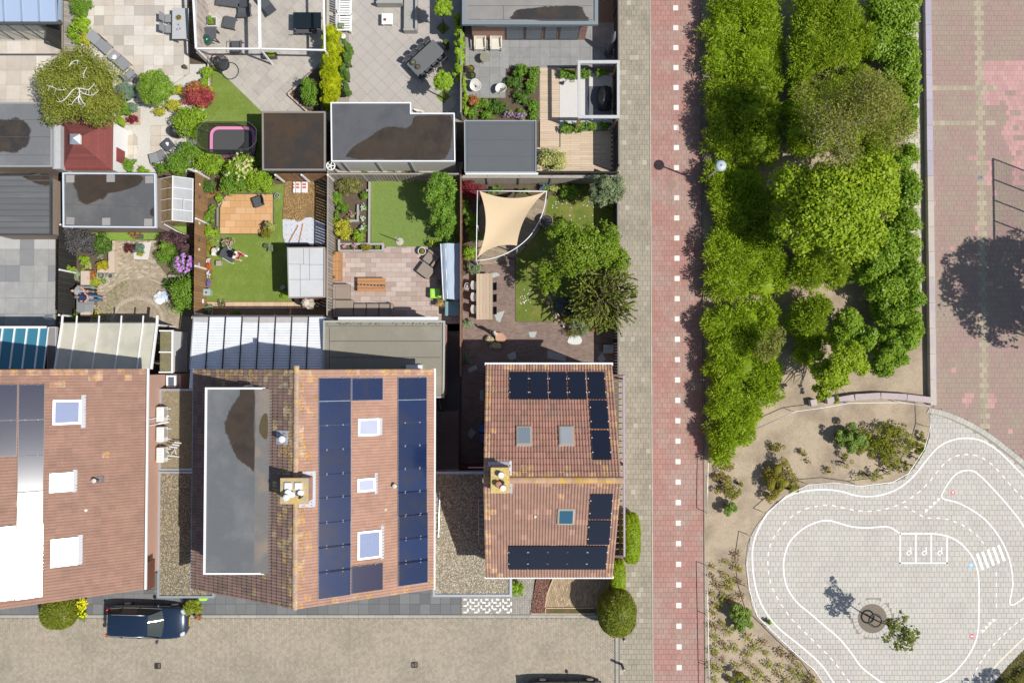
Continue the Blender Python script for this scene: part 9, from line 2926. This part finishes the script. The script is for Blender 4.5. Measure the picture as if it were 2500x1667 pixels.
t.location.z=.02
obj('bin_body',MB().rbox(0,0,.45,.45,.5,.9,.05),mat('bin_purple',(.12,.05,.22),.5),t)
obj('bin_lid',MB().rbox(0,0,.93,.50,.56,.06,.05),kb['bin_purple'],t)
bar=k0('passage_gate','red and white gate at the end of the dark passage','gate',P3('M',350,1065),world=True)
gq=P('M',350,1075,1.9)
obj('gate_panel',MB().box(gq[0],gq[1],.95,1.6,.06,1.9),mat('gate_red',(.20,.045,.04),.6,.08,5),bar)
obj('top_rail',MB().box(gq[0]+.3,gq[1]+.05,1.92,1.,.08,.08),k1,bar)
# ================================================================== front gardens, cars, people
FR['DOG']=(980,230,19.6)
fy1,fy0=P('N',0,700)[1],P('N',0,1052)[1]
xg0,xg1=P('N',265,1000)[0]+.01,XK-.02
fg=k6('front_garden_paving',[(xg0,fy0+.02),(P('N',792,0)[0],fy0+.02),(P('N',830,0)[0],fy1),(xg0,fy1)],-.01,ky)
M_gb=mat('grey_front_brick',(.33,.305,.265),.85,.10,2.5,piece=.15)
k9(fg,[(P('N',640,0)[0],fy0+.03),(P('N',790,0)[0],fy0+.03),(P('N',828,0)[0],fy1),(P('N',640,0)[0],fy1)],(.205,.10),'grey_brick',[M_gb],z=.015,th=.02,gap=.010,ang=PI/2,bond=.5,nmax=0)
k9(fg,[(xg0+.01,fy0+.03),(P('N',639,0)[0],fy0+.03),(P('N',639,0)[0],P('N',0,918)[1]),(xg0+.01,P('N',0,918)[1])],(.205,.10),'grey_brick',[M_gb],z=.015,th=.02,gap=.010,bond=.5,nmax=0)
wb_h=MB().box(0,0,0,.205,.10,.02).mesh('white_brick',mat('white_brick',(.74,.73,.70),.7,.05,5,piece=.06))
for j in range(5):
 for i in range(9):
  x_,y_=295+i*41+(20 if j%2 else 0),936+j*24
  v=(i+j)%2
  if x_>648 or(j==4 and v):
   continue
  p_=P('N',x_,y_+(8 if v else 0))
  link('white_brick',wb_h,fg,(p_[0],p_[1],.012),(0,0,PI/2 if v else 0))
tt=k6('tan_front_terrace',PP('W',[(690,215),(2080,215),(2080,880),(410,880),(440,600)]),-.012,ky)
k9(tt,PP('W',[(820,150),(1880,150),(1700,755),(690,755),(700,520),(760,340)]),(.205,.10),'tan_brick',[mat('tan_front_brick',(.42,.32,.195),.85,.12,2.5,piece=.22),mat('tan_front_brick_dark',(.34,.255,.16),.85,.12,2.5,piece=.2)],z=.02,th=.02,gap=.010,ang=radians(78),bond=.5,nmax=0)
be=k0('front_border','pale stone edging around the narrow mossy bed at the street','edging',P3('W',1000,820),world=True)
for a,b in(((680,768),(1560,768)),((412,866),(1560,866)),((678,775),(672,858)),((820,220),(745,400)),((745,400),(690,560)),((690,560),(676,755))):
 A_,B_=Vector(P('W',*a,.1)),Vector(P('W',*b,.1))
 d=B_-A_
 n_=max(1,round(d.length/.5))
 for k in range(n_):
  p_=A_+d*((k+.5)/n_)
  link('edge_stone',MB().box(0,0,.04,d.length/n_-.012,.055,.12).mesh('edge_stone',mat('peach_edge_stone',(.56,.42,.29),.85,.1,4,piece=.1)),be,(p_.x,p_.y,0),(0,0,atan2(d.y,d.x)))
obj('moss',MB().prism(PP('W',[(690,785),(1560,785),(1560,850),(690,850)]),0,.05),mat('mossy_bed',(.10,.10,.025),.95,.4,8,col2=(.16,.10,.05),scale2=4),be)
gc=k6('heather_bed',PP('W',[(515,215),(770,215),(700,480),(665,845),(405,845),(440,600)]),.01,kj)
rng=np.random.default_rng(9)
hp_=PP('W',[(520,200),(765,200),(695,480),(660,840),(412,840),(445,600)])
pts=[]
while len(pts)<2600:
 q_=(rng.uniform(min(p[0]for p in hp_),max(p[0]for p in hp_)),rng.uniform(min(p[1]for p in hp_),max(p[1]for p in hp_)))
 if j6(q_,hp_):
  pts.append((*q_,.05+.08*rng.random()))
n_=len(pts)
o=link('heather',kW('heather',np.array(pts),kc(n_,rng)+np.array([0,0,.4]),kc(n_,rng)+np.array([0,0,1.]),np.full(n_,.07),np.full(n_,.04),rng.random(n_),k4('leaf_heather',(.20,.12,.06),(.42,.23,.21),.2)))
o['kind']='stuff'
o.parent=gc
def jH(label,f,x,y,rx_,ry_,h,m,leaf=(.07,.035),dens=700,name='topiary',cat='topiary',power=2.6,core=.94,z0=0.):
 """clipped dense form: superellipsoid shell of short leaves"""
 k=FR[f][2]
 zc=z0+h*.5
 s_=(kH-zc)/FPX/k
 c=P(f,x,y,zc)
 a,b,cc_=rx_*s_,ry_*s_,h*.5
 t=k0(name,label,cat,(*c,z0),world=True)
 rng_=np.random.default_rng(int(x*7+y))
 n_=int(dens*(2*PI*a*b+3.*(a+b)*cc_))
 d=kc(n_,rng_)
 r_=(np.abs(d[:,0])**power+np.abs(d[:,1])**power+np.abs(d[:,2])**power)**(-1/power)
 sh_=d*r_[:,None]*np.array([a,b,cc_])
 lump=1+.02*np.sin(d[:,:1]*13+d[:,1:2]*9)+rng_.normal(0,.012,(n_,1))
 C=np.array([c[0],c[1],zc])+sh_*lump
 nr=d/np.array([a,b,cc_])
 nr/=np.linalg.norm(nr,axis=1,keepdims=True)
 D=nr*.7+kc(n_,rng_)*.6
 link('foliage',kW('foliage',C,D,kc(n_,rng_)+nr,leaf[0]*rng_.uniform(.7,1.3,n_),leaf[1]*rng_.uniform(.7,1.3,n_),rng_.random(n_),m),t)
 mb=MB()
 nu,nv=24,12
 for j in range(nv+1):
  th=PI*j/nv
  for i in range(nu):
   ph_=2*PI*i/nu
   q_=(sin(th)*cos(ph_),sin(th)*sin(ph_),cos(th))
   rr=(abs(q_[0])**power+abs(q_[1])**power+abs(q_[2])**power)**(-1/power)*core
   mb.v.append((c[0]+q_[0]*rr*a,c[1]+q_[1]*rr*b,zc+q_[2]*rr*cc_))
 mb.idx([(j*nu+i,(j+1)*nu+i,(j+1)*nu+(i+1)%nu,j*nu+(i+1)%nu)for j in range(nv)for i in range(nu)])
 obj('inner_growth',mb,m,t,smooth=True)
 return t
LM_yew=k4('needle_yew',(.10,.13,.01),(.215,.23,.025),.15,.55)
jH('large clipped yew dome at the street corner','W',1950,835,335,395,3.,LM_yew,(.09,.04),650,power=2.3)
jH('clipped lime hedge block between yew dome and corner house','W',1965,170,125,270,1.5,kD,(.08,.04),700,name='clipped_hedge',cat='hedge',power=5)
jH('bulging lime hedge at the pavement beside the corner house','N',1545,470,68,185,1.7,kD,(.09,.045),600,name='clipped_hedge',cat='hedge',power=3.2)
jH('green conifer ball in front of the left house','J',485,990,140,125,1.5,LM_yew,(.12,.05),480,power=2.4)
sh('small leafy green bush at the pale gravel roof corner','N',685,845,52,1.,ka,68,(.13,.06))
yb_s=sh('low green bush with dense yellow blossom beside the conifer ball','J',672,965,45,.7,k3,90,(.08,.05))
rs=random.Random(6)
kp(yb_s,[tuple(Vector((*P('J',672+rs.uniform(-36,36),950+rs.uniform(-75,75),.7),.55+rs.random()*.2)))for _ in range(50)],.09,k4('petal_gold',(.68,.52,.01),(.80,.66,.02),.2),12,size=.075)
sh('yellow green grassy bush in front of the dark car','J',1585,940,80,.9,k4('leaf_grassy',(.17,.21,.015),(.33,.36,.04),.25),78,(.20,.03),outward=.8)
sh('rust brown dried fern below the grassy bush','J',1625,1025,32,.4,ja,28,(.10,.04),core=None)
t=k0('letter_box','bright lime green letter box at the garage corner','letter box',P3('J',1663,880,1.1))
t.location.z=0
obj('box_body',MB().rbox(0,0,1.,.42,.16,.30,.03),mat('lime_box',(.36,.72,.06),.4),t)
obj('pole',MB().box(0,0,.42,.06,.06,.84),k8,t)
# ---------------------------------------------------------------- cars
def car(label,loc,rz,paint):
 t=k0('parked_car',label,'car',(*loc,-.05),rz,group='parked cars')
 st=[(2.30,.50,.30,.56,.62),(2.22,.66,.24,.66,.72),(2.05,.79,.22,.74,.81),(1.75,.87,.22,.82,.90),(1.35,.90,.22,.89,.97),(1.,.905,.22,.94,1.02),(.3,.91,.22,.97,1.),(-.6,.91,.22,.985,1.),(-1.5,.90,.22,.99,1.),(-2.,.86,.24,.98,1.),(-2.2,.80,.28,.94,.97),(-2.30,.70,.34,.80,.84)]
 mb=MB()
 ring=[]
 for x,w,zb_,zs_,zt_ in st:
  half=[(w*.90,zb_),(w*.985,zb_+.18),(w,(zb_+zs_)/2+.05),(w*.985,zs_-.02),(w*.90,zs_+.015),(w*.55,zt_),(0,zt_+.012)]
  full=half+[(-a,b)for a,b in half[-2::-1]]
  ring.append(len(full))
  mb.v+=[(x,a,b)for a,b in full]
 m_=ring[0]
 for j in range(len(st)-1):
  mb.idx([(j*m_+i,j*m_+i+1,(j+1)*m_+i+1,(j+1)*m_+i)for i in range(m_-1)])
 mb.idx([tuple(range(m_))[::-1],tuple(range((len(st)-1)*m_,len(st)*m_))])
 obj('body',mb,paint,t,smooth=True)
 obj('underbody',MB().box(0,0,.26,4.1,1.6,.14),k5,t)
 rx=[.32,.1,-.4,-1.,-1.6,-1.95]
 rz_=[1.43,1.475,1.51,1.51,1.48,1.44]
 rw=[.60,.62,.635,.635,.62,.58]
 mb=MB()
 ny=8
 for x,z,w in zip(rx,rz_,rw):
  for k in range(ny+1):
   u=-1+2*k/ny
   mb.v.append((x,w*u,z-.055*u**4-.012*u*u))
 mb.idx([(i*(ny+1)+k,i*(ny+1)+k+1,(i+1)*(ny+1)+k+1,(i+1)*(ny+1)+k)for i in range(5)for k in range(ny)])
 rf=obj('roof',mb,paint,t,smooth=True)
 def strip(A,B,n=8):
  m2=MB()
  for k in range(n+1):
   m2.v+=[A(k/n),B(k/n)]
  m2.idx([(2*k,2*k+1,2*k+3,2*k+2)for k in range(n)])
  return m2
 m_gl=mat('car_glass',(.02,.026,.028),.04,0.,spec=.8,coat=.5)
 obj('windscreen',strip(lambda s:(1.12-.18*(2*s-1)**2,.76*(2*s-1),1.),lambda s:(.33,.57*(2*s-1),1.425-.03*(2*s-1)**4)),mat('windscreen_glass',(.04,.052,.052),.02,.1,4,spec=.5),t,smooth=True)
 obj('rear_window',strip(lambda s:(-1.96,.55*(1-2*s),1.425),lambda s:(-2.21,.70*(1-2*s),1.)),m_gl,t,smooth=True)
 for s_ in(1,-1):
  m2=MB()
  lo=[(.92,.845),(.3,.86),(-.6,.865),(-1.4,.85),(-2.02,.78)]
  hi=[(.33,.61),(.1,.625),(-.5,.64),(-1.2,.635),(-1.93,.585)]
  for(xa,wa),(xb,wb)in zip(lo,hi):
   m2.v+=[(xa,s_*wa,1.),(xb,s_*wb,1.41)]
  m2.idx([(2*k,2*k+1,2*k+3,2*k+2)for k in range(4)])
  sw=obj('side_window',m2,m_gl,t)
  link('pillar',MB().tube([(-.28,s_*.868,1.),(-.25,s_*.645,1.42)],.03,5).mesh('pillar',k5),sw)
  link('pillar',MB().tube([(-1.3,s_*.86,1.),(-1.25,s_*.635,1.42)],.03,5).mesh('pillar',k5),sw)
  obj('roof_rail',MB().tube([(.15,s_*.60,1.475),(-.5,s_*.615,1.505),(-1.75,s_*.595,1.465)],.02,6),ku,t,smooth=True)
  obj('window_trim',MB().tube([(x,s_*(w+.012),1.)for x,w in lo],.014,5),ku,t)
  mi=obj('wing_mirror',MB().ell((.72,s_*1.02,1.02),(.09,.12,.08),10,6),paint,t,smooth=True)
  obj('mirror_arm',MB().tube([(.78,s_*.86,.98),(.75,s_*.96,1.)],.02,5),k5,mi)
  obj('headlight',MB().ell((2.02,s_*.62,.72),(.20,.15,.09),12,6,0,Matrix.Rotation(-s_*.5,3,'Z')),mat('headlight_glass',(.55,.58,.60),.08,.02,3,spec=.8),t,smooth=True)
  obj('tail_light',MB().ell((-2.2,s_*.72,.95),(.08,.12,.12),10,6),mat('tail_red',(.35,.01,.012),.2),t,smooth=True)
  for xw in(1.40,-1.35):
   wt_=obj('wheel',MB().tube([(xw,s_*.74,.315),(xw,s_*.915,.315)],.315,20),mat('tyre_rubber',(.02,.02,.021),.9),t)
   obj('rim',MB().tube([(xw,s_*.90,.315),(xw,s_*.925,.315)],.21,16),ku,wt_)
 obj('grille',MB().box(2.275,0,.48,.06,.85,.16),k5,t)
 pl=obj('number_plate',MB().box(2.325,0,.44,.02,.52,.11),mat('plate_yellow',(.62,.42,.02),.5),t)
 obj('number_plate',MB().box(-2.32,0,.72,.02,.52,.11),kb['plate_yellow'],t)
 obj('wiper',MB().tube([(1.08,-.5,1.02),(.98,.1,1.08)],.012,4),k5,t)
 obj('aerial',MB().tube([(-1.6,0,1.48),(-1.72,0,1.58)],.01,4),k5,t)
 return t
M_navy=mat('navy_car_paint',(.012,.026,.055),.25,.04,2,metal=.2,coat=1.)
xf=P('CAR',2140,700,.5)[0]
xr_=P('CAR',185,800,.9)[0]
yc_=P('CAR',900,872,1.5)[1]
car('dark navy estate car parked in front of the left garage',((xf+xr_)/2,yc_),radians(-1.5),M_navy)
ys_=P('Z',1380,1665,1.4)[1]-.95
car('dark car at the lower frame edge whose shadow falls on the street',(P('Z',1385,1665)[0]-.1,ys_-.25),radians(0),mat('black_car_paint',(.012,.012,.014),.3,.04,2,coat=1.))
# ---------------------------------------------------------------- people and dog
def jF(name,joints,edges,m,parent,sub=1,root=0):
 """continuous skin over a joint skeleton: joints = [(x,y,z,r)], grown with the Skin modifier"""
 me=bpy.data.meshes.new(name)
 me.from_pydata([j[:3]for j in joints],edges,[])
 o=bpy.data.objects.new(name,me)
 COL.objects.link(o)
 md=o.modifiers.new('skin','SKIN')
 md.use_smooth_shade=True
 for i,j in enumerate(joints):
  sv=me.skin_vertices[0].data[i]
  sv.radius=(j[3],j[3]if len(j)<5 else j[4])
  sv.use_root=i==root
 if sub:
  sd=o.modifiers.new('subdivision','SUBSURF')
  sd.levels=sd.render_levels=sub
 bpy.context.view_layer.update()
 dg=bpy.context.evaluated_depsgraph_get()
 me2=bpy.data.meshes.new_from_object(o.evaluated_get(dg))
 me2.name=name
 me2.materials.clear()
 me2.materials.append(m)
 bpy.data.objects.remove(o)
 return link(name,me2,parent)
def jO(label,loc,rz,J,m_top,m_leg,m_hair,m_shoe=None,bald=False,sleeves=True,scale=1.):
 """J: joint positions; facing local +x"""
 t=k0('person',label,'person',loc,rz)
 t.scale=(scale,)*3
 m_skin=mat('skin',(.55,.32,.23),.6,.05,8)
 g=lambda k,r:(*J[k],r)
 js=[g('hip',.13),g('chest',.135),g('neck',.055),g('head',.085)]
 es=[(0,1),(1,2),(2,3)]
 top_j=[g('hip',.155),g('chest',.165),(*[(a*.75+b*.25)for a,b in zip(J['neck'],J['head'])],.075)]
 top_e=[(0,1),(1,2)]
 leg_j=[(*J['hip'],.165)]
 leg_e=[]
 for s_ in 'LR':
  b=len(js)
  js+=[g('sh'+s_,.07),g('el'+s_,.045),g('wr'+s_,.032)]
  es+=[(1,b),(b,b+1),(b+1,b+2)]
  c=len(top_j)
  mid=tuple(a*.5+d*.5 for a,d in zip(J['sh'+s_],J['el'+s_]))
  top_j+=[(*J['sh'+s_],.085),(*(J['el'+s_]if sleeves else mid),.065)]
  top_e+=[(1,c),(c,c+1)]
  b=len(js)
  js+=[g('kn'+s_,.06),g('an'+s_,.042),g('to'+s_,.035)]
  es+=[(0,b),(b,b+1),(b+1,b+2)]
  c=len(leg_j)
  th=tuple(a*.6+d*.4 for a,d in zip(J['hip'],J['kn'+s_]))
  th=(th[0],th[1]*1.3+(.05 if J['kn'+s_][1]>0 else-.05),th[2])
  leg_j+=[(*th,.105),(*J['kn'+s_],.082),(*J['an'+s_],.062)]
  leg_e+=[(0,c),(c,c+1),(c+1,c+2)]
 body=jF('body',js,es,m_skin,t)
 jF('top',top_j,top_e,m_top,t)
 jF('trousers',leg_j,leg_e,m_leg,t)
 h=Vector(J['head'])
 f=Vector((1,0,0.))
 up=(h-Vector(J['neck'])).normalized()
 f=(f-up*f.dot(up)).normalized()
 si=up.cross(f)
 R_=Matrix((f,si,up)).transposed()
 obj('face',MB().ell(tuple(h+up*.02),(.095,.078,.125),14,10,0,R_),m_skin,body,smooth=True)
 ft=MB()
 ft.ell(tuple(h+f*.098+up*0.),(.018,.014,.025),8,5,0,R_)
 obj('nose',ft,m_skin,body)
 for s_ in(-1,1):
  obj('eye',MB().ell(tuple(h+f*.082+si*.034*s_+up*.03),(.010,.014,.009),8,5),k5,body)
  obj('ear',MB().ell(tuple(h+si*.078*s_+up*.015),(.018,.010,.03),8,5),m_skin,body)
 obj('mouth',MB().ell(tuple(h+f*.086-up*.045),(.008,.026,.008),8,5,0,R_),mat('lips',(.42,.16,.13),.6),body)
 if not bald:
  obj('hair',MB().ell(tuple(h-f*.018+up*.045),(.105,.092,.115),14,9,.04,R_),m_hair,t,smooth=True)
 for s_ in 'LR':
  w_,e_=Vector(J['wr'+s_]),Vector(J['el'+s_])
  d=(w_-e_).normalized()
  sd=d.cross(Vector((0,0,1)))
  sd=sd.normalized()if sd.length>1e-3 else Vector((0,1,0))
  dn=d.cross(sd)
  hb=MB()
  hb.ell(tuple(w_+d*.05),(.05,.05,.022),10,6)
  for k in range(4):
   b0=w_+d*.085+sd*(.027-.018*k)
   L_=(.062,.072,.068,.052)[k]
   hb.tube([tuple(b0),tuple(b0+d*L_*.55-dn*.006),tuple(b0+d*L_-dn*.022)],[.0095,.009,.007],6)
  b0=w_+d*.03+sd*.04
  hb.tube([tuple(b0),tuple(b0+d*.035+sd*.025),tuple(b0+d*.06+sd*.028-dn*.01)],[.012,.0105,.008],6)
  obj('hand',hb,m_skin,body,smooth=True)
  if m_shoe:
   a_,o_=Vector(J['an'+s_]),Vector(J['to'+s_])
   obj('shoe',MB().tube([tuple(a_+(a_-o_)*.25-Vector((0,0,.03))),tuple(a_.lerp(o_,.5)-Vector((0,0,.015))),tuple(o_+(o_-a_)*.3)],[.05,.055,.042],8),m_shoe,t,smooth=True)
 return t
SIT=dict(hip=(0,0,.52),chest=(-.17,0,.86),neck=(-.25,0,1.04),head=(-.27,0,1.18),shL=(-.23,.19,.97),shR=(-.23,-.19,.97),elL=(-.06,.25,.74),elR=(-.06,-.25,.74),wrL=(.13,.08,.68),wrR=(.10,-.08,.70),knL=(.44,.11,.54),knR=(.44,-.11,.54),anL=(.72,.10,.12),anR=(.72,-.10,.12),toL=(.90,.11,.06),toR=(.90,-.11,.06))
M_navyc=mat('navy_cloth',(.014,.026,.075),.9,.1,8)
M_jean=mat('blue_jeans',(.055,.12,.22),.9,.15,8)
fx,fy_=P('PE',1330,840,.05)
jO('seated person in navy shirt and blue jeans on the grey bench',(fx-.95,fy_,0.),0,SIT,M_navyc,M_jean,mat('grey_hair',(.16,.13,.11),.9),None)
SIT2=dict(SIT)
SIT2.update(anL=(.58,.10,.12),anR=(.60,-.10,.12),toL=(.76,.11,.06),toR=(.78,-.11,.06),knL=(.42,.12,.55),knR=(.42,-.10,.55))
fx2,fy2=P('PE',1110,640,.05)
jO('bald seated person in grey shirt and black trousers on the grey bench',(fx2-.80,fy2+.02,0.),0,SIT2,mat('grey_shirt',(.26,.27,.27),.9,.1,8),mat('black_trousers',(.02,.02,.021),.9,.1,8),None,None,bald=True)
bn=k0('garden_bench','low bench with grey seat pads under the two seated people','bench',(fx-.95,fy_-.15,0))
obj('seat',MB().box(.02,.08,.36,.56,1.55,.05),ks,bn)
for k,yy in enumerate((-.48,.02,.52)):
 link('seat_pad',MB().rbox(.02,yy+.06,.405,.54,.48,.05,.03).mesh('seat_pad',kU),bn)
M_=Matrix.Translation((-.33,.08,.66))@Matrix.Rotation(radians(-12),4,'Y')
obj('backrest',MB().box(0,0,0,.06,1.55,.56,0,M_),kU,bn)
for sx in(-.2,.24):
 for sy in(-.6,.76):
  link('leg',MB().box(sx,sy,.17,.06,.06,.34).mesh('leg',ks),bn)
a_,b_=Vector(P('PF',1040,735)),Vector(P('PF',1130,605))
c_=(a_+b_)/2
ST_=dict(hip=(-.05,0,.88),chest=(.02,0,1.20),neck=(.05,0,1.38),head=(.10,0,1.51),shL=(.03,.17,1.32),shR=(.03,-.17,1.32),elL=(.10,.25,1.08),elR=(.12,-.24,1.08),wrL=(.30,.22,.98),wrR=(.28,-.2,.96),knL=(.10,.12,.47),knR=(-.02,-.13,.47),anL=(.10,.16,.08),anR=(-.12,-.17,.09),toL=(.26,.17,.04),toR=(.04,-.19,.04))
jO('person in white top and red trousers standing on the family lawn',(c_.x,c_.y,.03),radians(-20),ST_,mat('white_cloth',(.72,.68,.62),.9,.05,8),mat('crimson_cloth',(.42,.012,.045),.9,.08,8),mat('auburn_hair',(.12,.035,.02),.8,.2,20),k1,sleeves=False)
dp=P('DOG',880,790,.3)
dg_=k0('dog','small white dog with dark ears beside the L shaped shed','dog',(dp[0],dp[1]-.02,.022),radians(172))
DJ=[(-.20,0,.30,.085),(0,0,.30,.075),(.17,0,.31,.095),(.28,0,.40,.06),(.36,0,.46,.065),(.46,0,.43,.035),(.18,.07,.18,.035),(.19,.075,.09,.024),(.20,.075,.02,.022),(.18,-.07,.18,.035),(.20,-.075,.09,.024),(.21,-.075,.02,.022),(-.20,.07,.20,.05),(-.17,.08,.14,.03),(-.25,.08,.09,.022),(-.23,.08,.02,.022),(-.20,-.07,.20,.05),(-.16,-.08,.14,.03),(-.24,-.08,.09,.022),(-.22,-.08,.02,.022),(-.31,0,.38,.022),(-.36,0,.46,.015)]
DE=[(0,1),(1,2),(2,3),(3,4),(4,5),(2,6),(6,7),(7,8),(2,9),(9,10),(10,11),(0,12),(12,13),(13,14),(14,15),(0,16),(16,17),(17,18),(18,19),(0,20),(20,21)]
bd_=jF('body',DJ,DE,mat('dog_fur',(.66,.60,.52),.95,.1,10),dg_)
for s_ in(-1,1):
 obj('ear',MB().ell((.34,s_*.065,.50),(.03,.025,.055),8,6,0,Matrix.Rotation(s_*.5,3,'X')),k5,bd_)
 obj('eye',MB().ell((.405,s_*.035,.475),(.008,.008,.008),6,5),k5,bd_)
obj('nose',MB().ell((.492,0,.435),(.014,.014,.012),8,5),k5,bd_)
